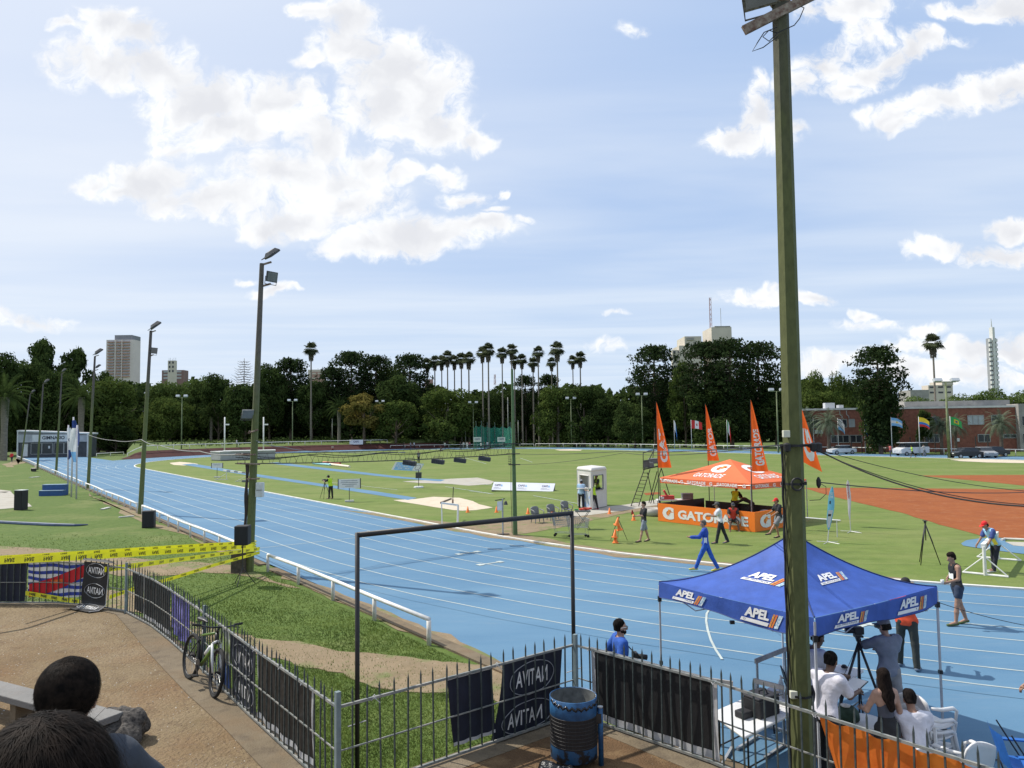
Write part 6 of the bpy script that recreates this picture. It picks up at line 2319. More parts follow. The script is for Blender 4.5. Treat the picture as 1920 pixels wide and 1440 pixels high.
for x0, w_ in ((.02,.13),(.41,.16),(.79,.15)):
 for k_ in range(2):
  mb.add([sfn(x0,.2 + k_ * .12), sfn(x0 + w_ * (.95 - .3 * k_),.2 + k_ * .12), sfn(x0 + w_ * (.95 - .3 * k_),.25 + k_ * .12), sfn(x0,.25 + k_ * .12)], [(0,1,2,3)])
mb.obj('small_print', M('print_grey', (.45,.46,.52),.6,.1,4), pn, world=1)
c0, c1 = G_(422,899), G_(466,903)
t = thing('steeple_barrier', 'low barrier with black and white beam at the edge of the grass beyond the pole', 'barrier', c0)
zt_ = D(420,881.5, c0.y).z
A_, B_ = D(419,882, c0.y), D(469,887.5, c1.y)
me_ = []
for i in range(7):
 mb = MB()
 mb.beam(A_.lerp(B_, i / 7), A_.lerp(B_, (i + 1) / 7),.13,.13)
 mb.obj('beam_block', w_paint if i % 2 == 0 else gplas, t, world=1)
for p in (A_.lerp(B_, .12), A_.lerp(B_, .9)):
 g0 = Vc((p.x, p.y, 0))
 mb = MB()
 mb.tube([p, g0], .035,6)
 mb.tube([g0 + Vc((-1.0,-.3,.04)), p.lerp(g0,.3)], .025,6)
 mb.tube([g0 + Vc((-1.1,-.3,.04)), g0 + Vc((.1,.1,.04))], .03,6)
 mb.obj('foot', w_paint, t, world=1)
mb = MB().box(G_(461.5,904) + Vc((0,0,.12)),(.75,.4,.22))
o = mb.obj('ballast_block', gplas)
bevel(o, .04)
tag(o, 'black ballast block at the right foot of the low black and white barrier', 'block')
for (p, q, c, lab) in (((587,870.5),(619,873.5),(.3,.6,.68), 'pale cyan long tube lying on the grass, left one'),((618,872.5),(655,877),(.75,.68,.55), 'white and orange long tube lying on the grass'),((606,869),(638,871),(.62,.2,.12), 'reddish long tube lying behind the white one')):
 a, b = G_(*p) + Vc((0,0,.15)), G_(*q) + Vc((0,0,.15))
 mb = MB()
 mb.tube([a, b], .16,8)
 o = mb.obj('vaulting_pole_bag', M('bag_' + lab[:5].replace(' ', '_'), c, .6,.1,2), rel=a)
 tag(o, lab, 'tube', 'tubes lying on the infield grass')
t = thing('discus_cage', 'tall cage of green netting on bent posts at the far end of the infield', 'net cage', G_(925,842))
Yc = 172.0
net = bpy.data.materials.new('green_net')
net.use_nodes = True
b_ = net.node_tree.nodes['Principled BSDF']
b_.inputs['Base Color'].default_value = (.03,.26,.17,1)
b_.inputs['Roughness'].default_value = .8
tb = net.node_tree.nodes.new('ShaderNodeBsdfTransparent')
ms = net.node_tree.nodes.new('ShaderNodeMixShader')
nn_ = net.node_tree.nodes.new('ShaderNodeTexNoise')
nn_.inputs['Scale'].default_value = 1.2
mr_ = net.node_tree.nodes.new('ShaderNodeMapRange')
net.node_tree.links.new(nn_.outputs['Fac'], mr_.inputs['Value'])
mr_.inputs['To Min'].default_value = .38
mr_.inputs['To Max'].default_value = .68
net.node_tree.links.new(mr_.outputs[0], ms.inputs[0])
net.node_tree.links.new(tb.outputs[0], ms.inputs[1])
net.node_tree.links.new(b_.outputs[0], ms.inputs[2])
net.node_tree.links.new(ms.outputs[0], net.node_tree.nodes['Material Output'].inputs[0])
cg = [(888,165,799),(893,172,797),(903,178,796),(914,181,799),(928,182,799),(943,181,799),(957,178,799),(963,170,800)]
cp_ = []
for u, y, vt in cg:
 p = D(u, 820, y)
 cp_.append((Vc((p.x, p.y, 0)), D(u, vt, y).z))
for i, ((p, z),(q, z2)) in enumerate(zip(cp_, cp_[1:])):
 mb = MB()
 mb.grid(lambda a, b: p.lerp(q, a) + Vc((.12 * sin(a * 9 + b * 3),.2 * sin(a * 6.28),.2 + b * ((z + (z2 - z) * a) - .2 - .5 * sin(a * math.pi)))),6,4)
 mb.obj('net', net, t, world=1)
for i, (p, z) in enumerate(cp_):
 mb = MB()
 top = [p, p + Vc((0,0, z - .8)), p + Vc((0,-.3, z + .3)), p + Vc((0,-1.0, z + .8))]
 mb.tube(top, .07,6)
 mb.obj('post', M('cage_post', (.16,.2,.18),.6,.1,4), t, world=1)
for u, w_ in ((895,2.0),(940,2.0)):
 p = D(u, 826,164)
 mb = MB()
 mb.box(Vc((p.x, p.y, D(u, 824,164).z)),(1.75,.06,1.05))
 s = mb.obj('board', M('board_pale', (.5,.56,.56),.6,.1,2), t, world=1)
 mb = MB()
 text_on(mb, 'CAFO', lambda x, y_: Vc((p.x + x, p.y - .05, D(u, 824,164).z + y_)),-.6,-.1,.6,.3,.02)
 mb.obj('lettering', ink, s, world=1)
p = bend(104.5, TW + 3.15)
zc = D(668,829, p.y).z
ps = D(668,829, p.y - .3)
t = thing('sponsor_banner', 'white sponsor board with dark lettering fixed on the bank railing', 'advertising board', ps)
MB().box((0,0,0),(3.3,.06,1.15)).obj('panel', M('board_white', (.68,.69,.74)), t)
mb = MB()
text_on(mb, 'CAFO', lambda x, y_: Vc((x, -.045, y_)),-.7,-.1,.7,.35,.03)
mb.obj('lettering', ink, t)
p = D(1407,845,136)
t = thing('sponsor_banner', 'white sponsor board on the far railing between the third and fourth orange feather flags', 'advertising board', (p.x, p.y, .5))
MB().box((0,0,0),(2.8,.06,.6)).obj('panel', M('board_white', (.68,.69,.74)), t)
mb = MB()
text_on(mb, 'CAFO', lambda x, y_: Vc((x, -.045, y_)),-1.1,-.15,.4,.15,.03)
mb.obj('lettering', ink, t)
a, b = G_(829,988), G_(858,990)
t = thing('practice_hurdle', 'low white tubular frame with a brown side arm by the sand pit', 'hurdle', a)
za, zb = D(828,943, a.y), D(859,947, b.y)
mb = MB()
mb.tube([a, za], .03,8)
mb.obj('leg', w_paint, t, world=1)
mb = MB()
mb.tube([b, zb], .05,8)
mb.obj('leg', w_paint, t, world=1)
MB().beam(za, zb, .07,.09).obj('top_bar', w_paint, t, world=1)
back = D(846,935, a.y + 3)
MB().beam(za + Vc((-.05,.05,0)), back, .06,.09).obj('side_arm', rust, t, world=1)
MB().box(a + Vc((0,0,.06)),(.14,.14,.12)).obj('foot', gplas, t, world=1)
a = G_(849,945)
t = thing('marker_stick', 'short dark leaning stick with red base on the edge of the sand pit', 'marker', a)
MB().tube([(0,0,.2),(.05,0, D(851,913, a.y).z)], .03,6).obj('stick', dsteel, t)
MB().tube([(0,0,0),(0,0,.3)], .06,8).obj('base', rust, t)
def cone(label, p, h_=.32, name='traffic_cone', group='small orange cones on the infield', rot=None):
 t = thing(name, label, 'cone', p, group=group)
 c = MB()
 c.lathe([(h_ * .3,.02),(h_ * .25,.05),(h_ * .07, h_),(0, h_)], n=12)
 c.obj('cone', orange_c, t, True)
 MB().box((0,0,.012),(h_ * .68, h_ * .68,.024)).obj('base', orange_c, t)
 if rot:
  t.rotation_euler = rot
 return t
for (u, v, lab) in ((877,961, 'on the edge of the sand pit'),(931,961, 'left of the grey signal post'),(990,964, 'left of the dark plastic chairs'),(1036,962, 'between the chairs, half hidden'),(1143,964, 'on the concrete by the booth'),(1188,976, 'in reddish orange near the white basin')):
 cone('small orange cone ' + lab, G_(u, v),.36)
c = G_(943,1003)
t = thing('signal_post', 'grey post with white plate and small dark bell by the inner kerb', 'post', c)
hh = D(943,935, c.y).z
MB().tube([(0,0,.05),(0,0, hh)], .04,8).obj('post', steel, t)
MB().beam((-.35,0, hh - .08),(.12,0, hh),.04,.04).obj('arm', dsteel, t)
MB().box((-.14,-.03, hh - .33),(.22,.03,.42)).obj('plate', wplas, t)
MB().lathe([(.02,.1),(.05,.08),(.09,-.05),(.1,-.08)], (.15,-.05, hh - .2),12).obj('bell', lamp_dark, t)
mb = MB()
mb.beam((-.28,-.02,.03),(.3,.02,.03),.09,.06)
mb.beam((0,-.25,.03),(0,.25,.03),.07,.05)
mb.obj('foot', dsteel, t)
def plastic_chair(label, p, rz, mat, group=None, sc_=1.0, first=[]):
 """moulded garden chair; faces local -Y"""
 key = mat.name
 for k_, o in first:
  if k_ == key:
   r = dup(o, p, rz, label, group)
   r.scale = (sc_,) * 3
   return r
 t = thing('plastic_chair', label, 'chair', p, rz, group, sc_)
 mb = MB()
 mb.grid(lambda a, b: Vc(((a - .5) * (.46 + .04 * (1 - b)),-.24 + .46 * b, .43 + .02 * cos(a * 6.28) - .03 * sin(b * 3.14))),6,5)
 o = mb.obj('seat', mat, t, True)
 m = o.modifiers.new('t', 'SOLIDIFY')
 m.thickness = .025
 mb = MB()
 rows = 6
 mb.grid(lambda a, b: Vc(((a - .5) * (.44 + .04 * sin(b * 3)),.22 + .1 * b - .05 * cos((a - .5) * 3) + .04,.44 + .42 * b - .06 * (2 * a - 1) ** 2 * b)),8, rows)
 o = mb.obj('backrest', mat, t, True)
 m = o.modifiers.new('t', 'SOLIDIFY')
 m.thickness = .025
 for sx in (-1,1):
  for sy in (-1,1):
   MB().tube([(sx * .2,.2 * sy, .43),(sx * .25,.26 * sy, 0)], [.03,.02], 6).obj('leg', mat, t)
  mb = MB()
  mb.tube([(sx * .24,.3,.72),(sx * .27,.12,.68),(sx * .28,-.12,.66),(sx * .27,-.22,.6),(sx * .24,-.22,.43)], [.02,.028,.028,.024,.02], 6)
  mb.obj('armrest', mat, t, True)
 first.append((key, t))
 return t
CH = 'dark plastic chairs on the infield'
plastic_chair('dark plastic armchair, left one of the three in a row on the infield', G_(1008,981), rad(25), gplas, CH)
plastic_chair('dark plastic armchair, middle one of the three in a row on the infield', G_(1037,976), rad(20), gplas, CH)
plastic_chair('dark plastic armchair, right one of the three in a row behind the shopping trolleys', G_(1063,969), rad(20), gplas, CH)
plastic_chair('dark plastic chair under the seated man in the red vest', G_(1374,993), rad(0), gplas, 'dark chairs at the counter')
plastic_chair('dark round-backed chair beside the man in the red cap', G_(1437,990), rad(-10), gplas, 'dark chairs at the counter')
chrome = M('trolley_wire', (.35,.36,.36),.35,.1,8, metal=.6)
def trolley(label, p, rz):
 t = thing('shopping_trolley', label, 'shopping trolley', p, rz, 'shopping trolleys')
 mb = MB()
 lo = [(-.38,-.2,.45),(.38,-.24,.5),(.38,.24,.5),(-.38,.2,.45)]
 hi = [(-.45,-.24,.85),(.48,-.3,.95),(.48,.3,.95),(-.45,.24,.85)]
 lo, hi = [Vc(x) for x in lo], [Vc(x) for x in hi]
 for s in range(4):
  a, b, c, d = lo[s], lo[(s + 1) % 4], hi[(s + 1) % 4], hi[s]
  for i in range(9):
   f_ = i / 9
   mb.tube([a.lerp(b, f_), d.lerp(c, f_)], .006,4, False)
  for j in range(6):
   f_ = j / 5
   mb.tube([a.lerp(d, f_), b.lerp(c, f_)], .006 if 0 < j < 5 else .011,4, False)
 for i in range(8):
  f_ = i / 7
  mb.tube([lo[0].lerp(lo[1], f_), lo[3].lerp(lo[2], f_)], .006,4, False)
 mb.obj('basket', chrome, t)
 mb = MB()
 for s in (-1,1):
  mb.tube([(.5, s * .27,.98),(.4, s * .24,.5),(.35, s * .22,.18),(-.42, s * .16,.15),(-.36, s * .18,.45)], .014,6)
 mb.obj('chassis', chrome, t)
 MB().tube([(.52,-.3,1.0),(.52,.3,1.0)], .02,8).obj('handle', gplas, t)
 for x, y in ((.36,-.22),(.36,.22),(-.4,-.16),(-.4,.16)):
  MB().tube([(x, y - .015,.065),(x, y + .015,.065)], .062,12).obj('wheel', tyre, t)
 return t
trolley('wire shopping trolley with wheels towards the kerb, left one of the pair', G_(1056,1005), rad(170))
trolley('wire shopping trolley, right one of the pair, behind the black frame', G_(1085,1008), rad(195))
c = G_(1093,992)
t = thing('folding_stand', 'folding stand with red and green gear next to the shopping trolleys', 'stand', c)
for x0, x1 in ((-.3,.35),(.3,-.3)):
 for y0 in (-.2,.2):
  MB().tube([(x0, y0,.85),(x1, y0,0)], .014,6).obj('leg', dsteel, t)
bevel(MB().box((0,0,.88),(.75,.45,.07)).obj('tray', gplas, t),.01)
t2_ = MB()
for i in range(6):
 t2_.box((-.1 + .09 * i, rnd.uniform(-.1,.1),.96 + .02 * (i % 3)),(.13,.18,.09), rz=i)
bevel(t2_.obj('red_bundle', M('gear_red', (.6,.07,.04),.6,.2,8), t),.02)
MB().box((-.3,0,.95),(.18,.2,.05)).obj('green_cloth', FC['green'], t)
c = G_(1163,1022)
tripod('thin black tripod standing between stacked orange cones on the grass', G_(1160,1015),1.05,.42, False, .012, yaw=.3)
for (u, v, dz, lab, rt) in ((1156,985,0, 'topmost orange cone leaning on the thin tripod', (.15,.2,0)),(1162,994,.02, 'yellowish orange cone at the right of the thin tripod', (.1,-.2,0)),(1152.5,1008,0, 'orange cone halfway down beside the thin tripod', (0,.1,0)),(1154,1018,0, 'lowest orange cone at the foot of the thin tripod', (0,0,0))):
 y = 32.0
 p = D(u, v, y)
 cone(lab, p, .36, group='orange cones heaped at the thin tripod', rot=rt)
bevel(MB().box((0,0,0),(.22,.22,.2)).obj('spare', orange_c),.01).location = (0,0,-5)
bpy.data.objects.remove(bpy.data.objects['spare'])
c0, c1, c2_ = G_(1084,951), G_(1110,957), G_(1137,951)
ax = (c1 - c0).normalized()
ay = Vc((-ax.y, ax.x, 0))
W1, W2 = (c1 - c0).length, (c2_ - c1).length
zt_ = D(1110,880, c1.y).z
t = thing('ticket_booth', 'small white fibreglass booth with rounded roof on the infield', 'booth', c0)
bm_ = M('booth_white', (.62,.6,.56),.5,.06,1.5)
side = (c2_ - c1).normalized()
th = .05
def wallq(p, d_, L_, z0, z1, a0, a1, name='wall'):
 q = p + d_ * (a0 * L_)
 r_ = p + d_ * (a1 * L_)
 mb = MB()
 n_ = Vc((-d_.y, d_.x, 0)) * th
 mb.slab([(q.x, q.y, z0),(r_.x, r_.y, z0),(r_.x, r_.y, z1),(q.x, q.y, z1)], n_)
 return mb.obj(name, bm_, t, world=1)
H_ = zt_ - .1
for (p, d_, L_, wz0, wz1, a0, a1) in ((c0, ax, W1,1.28, H_ - .3,.18,.82),(c1, side, W2,1.15, H_ - .3,.12,.78)):
 wallq(p, d_, L_, 0.08, wz0,0,1)
 wallq(p, d_, L_, wz1, H_, 0,1)
 wallq(p, d_, L_, wz0, wz1,0, a0)
 wallq(p, d_, L_, wz0, wz1, a1,1)
 fr = MB()
 P_ = lambda a, z: p + d_ * (a * L_) - Vc((-d_.y, d_.x, 0)) * .02 + Vc((0,0, z))
 fr.tube([P_(a0, wz0), P_(a1, wz0), P_(a1, wz1), P_(a0, wz1), P_(a0, wz0)], .03,6)
 fr.obj('window_frame', gplas if p is c1 else bm_, t, world=1)
c3_ = c0 + (c2_ - c1)
wallq(c3_, ax, W1,.08,1.15,0,1)
wallq(c3_, ax, W1, H_ - .3, H_, 0,1)
wallq(c3_, ax, W1,1.15, H_ - .3,0,.1)
wallq(c3_, ax, W1,1.15, H_ - .3,.9,1)
wallq(c0, side, W2,.08, H_, 0,1)
ctr = (c0 + c2_) / 2
mb = MB()
e = .06
cs = [c0 - ax * e - side * e, c1 + ax * e - side * e, c2_ + ax * e + side * e, c3_ - ax * e + side * e]
lv = [(1.0, H_ - .02),(1.0, H_ + .08),(.93, H_ + .17),(.4, H_ + .22)]
for s_, z in lv:
 mb.v += [tuple(ctr + (q - ctr) * s_ + Vc((0,0, z - 0))) for q in cs]
for j in range(3):
 for k_ in range(4):
  mb.f.append((j * 4 + k_, j * 4 + (k_ + 1) % 4, j * 4 + 4 + (k_ + 1) % 4, j * 4 + 4 + k_))
mb.f.append((12,13,14,15))
mb.f.append((3,2,1,0))
bevel(mb.obj('roof', bm_, t, world=1),.04)
mb = MB()
mb.prism([(q.x, q.y) for q in (c0, c1, c2_, c3_)], 0,.07)
mb.obj('base', gplas, t, world=1)
mb = MB()
p = c0 + ax * (W1 * .5) - side * .02
mb.beam(p + Vc((-.45,-.22,1.25)), p + Vc((.45,-.08,1.25)),.35,.04)
mb.obj('counter', bm_, t, world=1)
mb = MB()
q0_ = c0 + ax * (.5 * W1)
mb.grid(lambda a, b: c0 + ax * ((.25 + .65 * a) * W1) + Vc((0,-.1 - .05 * sin(a * 9),.15 + 1.0 * b)),6,4)
mb.obj('poster', M('poster_blue_white', (.55,.58,.62),.6,.1,2.5, col2=(.2,.3,.55), lo=.5, hi=.6), t, world=1)
cA = G_(1192,950)
t = thing('observation_scaffold', 'dark metal umpire scaffold with ladder and seat cage left of the orange tent', 'scaffold', cA)
y0_ = cA.y
def SD(u, v, dy=0):
 return D(u, v, y0_ + dy)
mb = MB()
for (a, b) in (((1181,955,0),(1208,880,0)),((1195,957,0),(1219,880,0)),((1208,880,0),(1225,846,.4)),((1228,952,1.5),(1214,886,1)),((1216,945,2),(1232,884,1)),((1262,950,1),(1240,878,.6)),((1220,944,1),(1240,878,.6))):
 mb.tube([SD(*a), SD(*b)], .03,5)
mb.obj('leg', dsteel, t, world=1)
mb = MB()
for i in range(11):
 f_ = i / 11
 a, b = SD(1181,955).lerp(SD(1208,880), f_), SD(1195,957).lerp(SD(1219,880), f_)
 mb.tube([a, b], .018,5)
mb.obj('rung', dsteel, t, world=1)
mb = MB()
cor = [(1206,880,0),(1240,872,0),(1254,870,1.5),(1222,876,1.5)]
topc = [(1206,849,0),(1238,842,0),(1254,838,1.5),(1226,842,1.5)]
for k_ in range(4):
 a, b, c_, d_ = SD(*cor[k_]), SD(*cor[(k_ + 1) % 4]), SD(*topc[(k_ + 1) % 4]), SD(*topc[k_])
 mb.tube([a, d_], .026,5)
 mb.tube([d_, c_], .024,5)
 mb.tube([a, b], .026,5)
 mb.tube([a.lerp(d_, .45), b.lerp(c_, .45)], .016,5)
mb.obj('cage', dsteel, t, world=1)
mb = MB()
mb.slab([SD(*q) for q in cor], (0,0,-.05))
mb.obj('platform', dsteel, t, world=1)
mb = MB()
mb.slab([SD(1207,878), SD(1218,876), SD(1218,862), SD(1207,863)], (0,.04,0))
mb.obj('mesh_panel', M('mesh_grey', (.1,.1,.1),.7,.2,4), t, world=1)
bevel(MB().box(SD(1228,864,.8),(.75,.6,.32)).obj('equipment_box', gplas, t, world=1),.03)
bevel(MB().box(SD(1218,872,.3),(.5,.4,.3)).obj('seat', gplas, t, world=1),.03)
# ================================================================== ORANGE TENT
og = M('tent_orange', (.88,.2,.07),.7,.08,.5, trans=.3)
ogp = M('panel_orange', (.85,.19,.012),.55,.06,.7)
GA, GC = Vc((8.14,41.33,0)), Vc((11.55,36.2,0))
gs = (GC - GA)
gl = gs.length
gx = gs.normalized()
gy = Vc((-gx.y, gx.x, 0))
GD_, GB = GA + gy * 4.4, GC + gy * 4.4
t = thing('orange_tent', 'orange pavilion tent with white lettering around its edge', 'tent', GA)
ze, zv_, zp = 2.12,1.83, D(1366,861,40.0).z
pk = (GA + GB) / 2 + Vc((0,0, zp))
lerp3 = lambda a, b, f_: a + (b - a) * f_
cornr = [GA, GC, GB, GD_]
def roof_fn(i):
 a, b = cornr[i] + Vc((0,0, ze)), cornr[(i + 1) % 4] + Vc((0,0, ze))
 def f(x, y, o=0.0):
  p = lerp3(a, b, x)
  q = lerp3(p, pk, y)
  q = q + Vc((0,0,-.05 * sin(y * math.pi) + o))
  return q
 return f
for i in range(4):
 mb = MB()
 mb.grid(roof_fn(i),10,8)
 o = mb.obj('canopy', og, t, True, world=1)
 a, b = cornr[i], cornr[(i + 1) % 4]
 d_ = (b - a).normalized()
 n_ = Vc((d_.y, -d_.x, 0))
 mb = MB()
 mb.grid(lambda x, y: lerp3(a, b, x) + n_ * (.0 + .015 * sin(x * 25) * (1 - y)) + Vc((0,0, zv_ + (ze - zv_) * y)),24,2)
 mb.obj('valance', og, t, True, world=1)
wl = M('print_white', (.75,.74,.72),.6,.05,4)
og_bolt = M('bolt_orange', (.8,.25,.03),.5,.05,4)
def gator(mb, f):
 pass
mb = MB()
f0 = roof_fn(0)
k3 = lambda x, y: f0(.5 + (x - .5) / max(.15,(1 - y)), y, .02)
text_on(mb, 'G', lambda x, y: k3(x, y),.43,.40,.60,.76,.06,.0)
text_on(mb, 'GATORADE', lambda x, y: k3(x, y),.335,.15,.655,.34,.015,.0)
f1 = roof_fn(1)
k4 = lambda x, y: f1(.5 + (x - .5) / max(.15,(1 - y)), y, .02)
text_on(mb, 'G', lambda x, y: k4(x, y),.40,.38,.62,.74,.06,.0)
text_on(mb, 'GATORADE', lambda x, y: k4(x, y),.31,.14,.7,.32,.015,.0)
mb.obj('roof_lettering', wl, t, world=1)
mb = MB()
def bolt(mb, fn, cx, cy, w, h):
 P = [(-.1,.5),(.5,.5),(.15,.1),(.4,.1),(-.35,-.5),(0,-.05),(-.3,-.05)]
 vs = [fn(cx + x * w, cy + y * h) for x, y in P]
 mb.add(vs, [(0,5,1),(1,5,2),(2,5,4),(2,4,3),(0,6,5)])
bolt(mb, lambda x, y: k3(x, y) + Vc((0,-.01,.015)),.535,.6,.07,.2)
mb.obj('bolt', og_bolt, t, world=1)
def valf(i, o=.02):
 a, b = cornr[i], cornr[(i + 1) % 4]
 d_ = (b - a).normalized()
 n_ = Vc((d_.y, -d_.x, 0))
 return lambda x, y: lerp3(a, b, x) + n_ * (o + .015) + Vc((0,0, zv_ + (ze - zv_) * y))
mb = MB()
v0 = valf(0)
xs_ = [(.02,.22, 'GATORADE'),(.25,.285, 'G'),(.33,.54, 'GATORADE'),(.58,.612, 'G'),(.66,.87, 'GATORADE'),(.92,.955, 'G')]
for a, b, s in xs_:
 text_on(mb, s, v0, a, .22, b, .8,.04)
v1 = valf(1)
for a, b, s in ((.06,.30, 'GATORADE'),(.37,.42, 'G'),(.5,.74, 'GATORADE'),(.8,.85, 'G')):
 text_on(mb, s, v1, a, .22, b, .8,.04)
mb.obj('edge_lettering', wl, t, world=1)
for i, c_ in enumerate((GA, GC, GB, GD_, (GA + GC) / 2 + gy * 1.0,(GA + GB) / 2)):
 if i < 4:
  MB().tube([c_, c_ + Vc((0,0, ze - .02))], .025,6).obj('leg', dsteel if i == 0 else steel, t, world=1)
mb = MB()
for a, b in ((GA, GC),(GC, GB),(GB, GD_),(GD_, GA),(GA, GB),(GC, GD_)):
 mb.tube([a + Vc((0,0, ze - .08)),(a + b) / 2 + Vc((0,0, ze - .3 + (.9 if (a, b) in ((GA, GB),(GC, GD_)) else 0))), b + Vc((0,0, ze - .08))], .018,5)
mb.obj('strut', steel, t, world=1)
PA, PC_, PB = G_(1234,977), G_(1415,998.5), None
ps_ = (PC_ - PA)
pxn = ps_.normalized()
pyn = Vc((-pxn.y, pxn.x, 0))
PB = PC_ + pyn * 4.0
PDd = PA + pyn * 4.0
hA = .93
t = thing('orange_counter', 'bright orange counter panels with large white letters around the tent', 'counter', PA)
for nm, a, b, m_, h0 in (('front_panel', PA, PC_, ogp, hA),('side_panel', PC_ + pxn * .03, PB, ogp, hA),('back_panel', PDd, PB - pxn * .1, M('panel_black', (.02,.02,.022),.6,.1,2), hA * .85),('left_panel', PA + pyn * .1, PDd, M('panel_black', (.02,.02,.022)), hA)):
 d_ = (b - a).normalized()
 n_ = Vc((-d_.y, d_.x, 0)) * .05
 if nm == 'left_panel':
  b = PA + pyn * 3.9
 MB().slab([a + Vc((0,0,.02)), b + Vc((0,0,.02)), b + Vc((0,0, h0)), a + Vc((0,0, h0))], n_).obj(nm, m_, t, world=1)
nf = Vc((pxn.y, -pxn.x, 0))
pf = lambda x, y: PA + ps_ * x + nf * .012 + Vc((0,0, hA * y))
mb = MB()
text_on(mb, 'G', pf, .055,.16,.185,.84,.075)
text_on(mb, 'GATORADE', pf, .23,.24,.945,.74,.045)
ns = (PB - PC_).normalized()
nsn = Vc((ns.y, -ns.x, 0))
pf2 = lambda x, y: PC_ + pxn * .03 + (PB - PC_) * x + nsn * .012 + Vc((0,0, hA * y))
text_on(mb, 'G', pf2,.10,.16,.32,.84,.075)
text_on(mb, 'GATORADE', pf2,.38,.24,1.3,.74,.045) if False else text_on(mb, 'GATO', pf2,.38,.26,.95,.76,.045)
tag(mb.obj('lettering', wl, t, world=1), kind='stuff')
mb = MB()
bolt(mb, lambda x, y: pf(x, y) + nf * .006,.128,.5,.055,.42)
bolt(mb, lambda x, y: pf2(x, y) + nsn * .006,.22,.5,.08,.42)
mb.obj('bolt', og_bolt, t, world=1)
c = G_(1225,967)
t = thing('round_basin', 'round off-white basin on the grass left of the orange counter', 'basin', c)
MB().lathe([(.4,0),(.55,.1),(.58,.42),(.52,.42),(.5,.12),(0,.1)], n=24).obj('basin', M('basin_cream', (.5,.47,.42),.7,.1,3), t, True)
p = D(1277,938,41.5)
p = Vc((8.95,41.6,.0))
t = thing('drinks_table', 'table with red crate and coolers behind the orange counter, left part', 'table', p)
MB().box((0,0,.86),(1.9,.7,.05)).obj('table_top', wplas, t)
for x in (-.85,.85):
 for y in (-.3,.3):
  MB().tube([(x, y, 0),(x, y, .85)], .02,5).obj('leg', dsteel, t)
t2 = thing('crate', 'red and white crates standing on the table at the left inside the orange tent', 'crate', p + Vc((-.35,0,.885)))
bevel(MB().box((0,0,.11),(.7,.4,.22)).obj('crate', M('crate_red', (.5,.06,.05),.6,.1,4), t2),.015)
MB().box((-.1,.02,.33),(.09,.25,.4), rot=Matrix.Rotation(rad(-28),3, 'Y')).obj('lid', M('crate_red', (.5,.06,.05)), t2)
bevel(MB().box((-.35,-.1,.1),(.22,.3,.12)).obj('box', wplas, t2),.01)
t2 = thing('cooler_box', 'dark cooler box with pale lid on the table in the orange tent', 'cooler', p + Vc((.75,0,.885)))
bevel(MB().box((0,0,.14),(.6,.38,.28)).obj('cooler', gplas, t2),.02)
bevel(MB().box((0,0,.3),(.62,.4,.05)).obj('lid', M('cooler_lid', (.2,.25,.3),.5,.1,4), t2),.01)
ogf = M('feather_orange', (.9,.14,.012),.65,.06,.8, trans=.3)
def feather(label, base, vtop, vbot, u_top, w_, lean_, txt, tail=0.0, twist=0.0, wid_side=1):
 y = base.y
 top = D(u_top, vtop, y)
 zb = D(u_top, vbot, y).z
 t = thing('feather_flag', label, 'feather flag', base, group='orange feather flags around the tent')
 H_ = top.z
 MB().tube([(0,0,0),(0,0, H_ * .5),(top.x - base.x, 0, H_)], [.03,.022,.01], 6).obj('pole', dsteel, t)
 def f(x, y_):
  z = zb + (H_ - zb) * y_ - tail * x * (1 - y_) * .6
  prof = (1 - y_) ** .85
  sx = (top.x - base.x) * (z / H_)
  return Vc((sx + wid_side * w_ * x * prof + lean_ * x * (1 - y_),-.12 * sin(x * 2.5 + twist) * prof - .06 * sin(x * 9 + y_ * 3) * prof, z))
 mb = MB()
 mb.grid(f, 8,16)
 mb.obj('cloth', ogf, t, True)
 mb = MB()
 V, Fc, _ = text_mesh(txt, .04,0)
 mb.add([f(.22 + .62 * (1 - b),.08 + .5 * a) + Vc((0,-.015,0)) for a, b in V], Fc)
 mb.obj('lettering', wl, t)
 return t
feather('orange feather flag at the far left corner of the orange tent, over the scaffold', GA + Vc((-.1,-.1,0)),752,877,1230,.62,.12, 'GAT')
feather('orange feather flag at the back left of the orange tent', Vc((GD_.x + .15 - 3.0, GD_.y - 1.1,0)) if False else D(1329,900,44) - Vc((0,0, D(1329,900,44).z)),756,864,1322,.55,.12, 'GATOR')
feather('orange feather flag at the near corner of the orange tent', GC + Vc((0,-.12,0)),748,884,1407,.62,.15, 'GATORADE')
feather('orange feather flag right of the big foreground pole, torn at the bottom', D(1497,900,37) - Vc((0,0, D(1497,900,37).z)),752,863,1497,.95,.15, 'G', tail=1.0)
c = D(1513,838,36.8)
mb = MB()
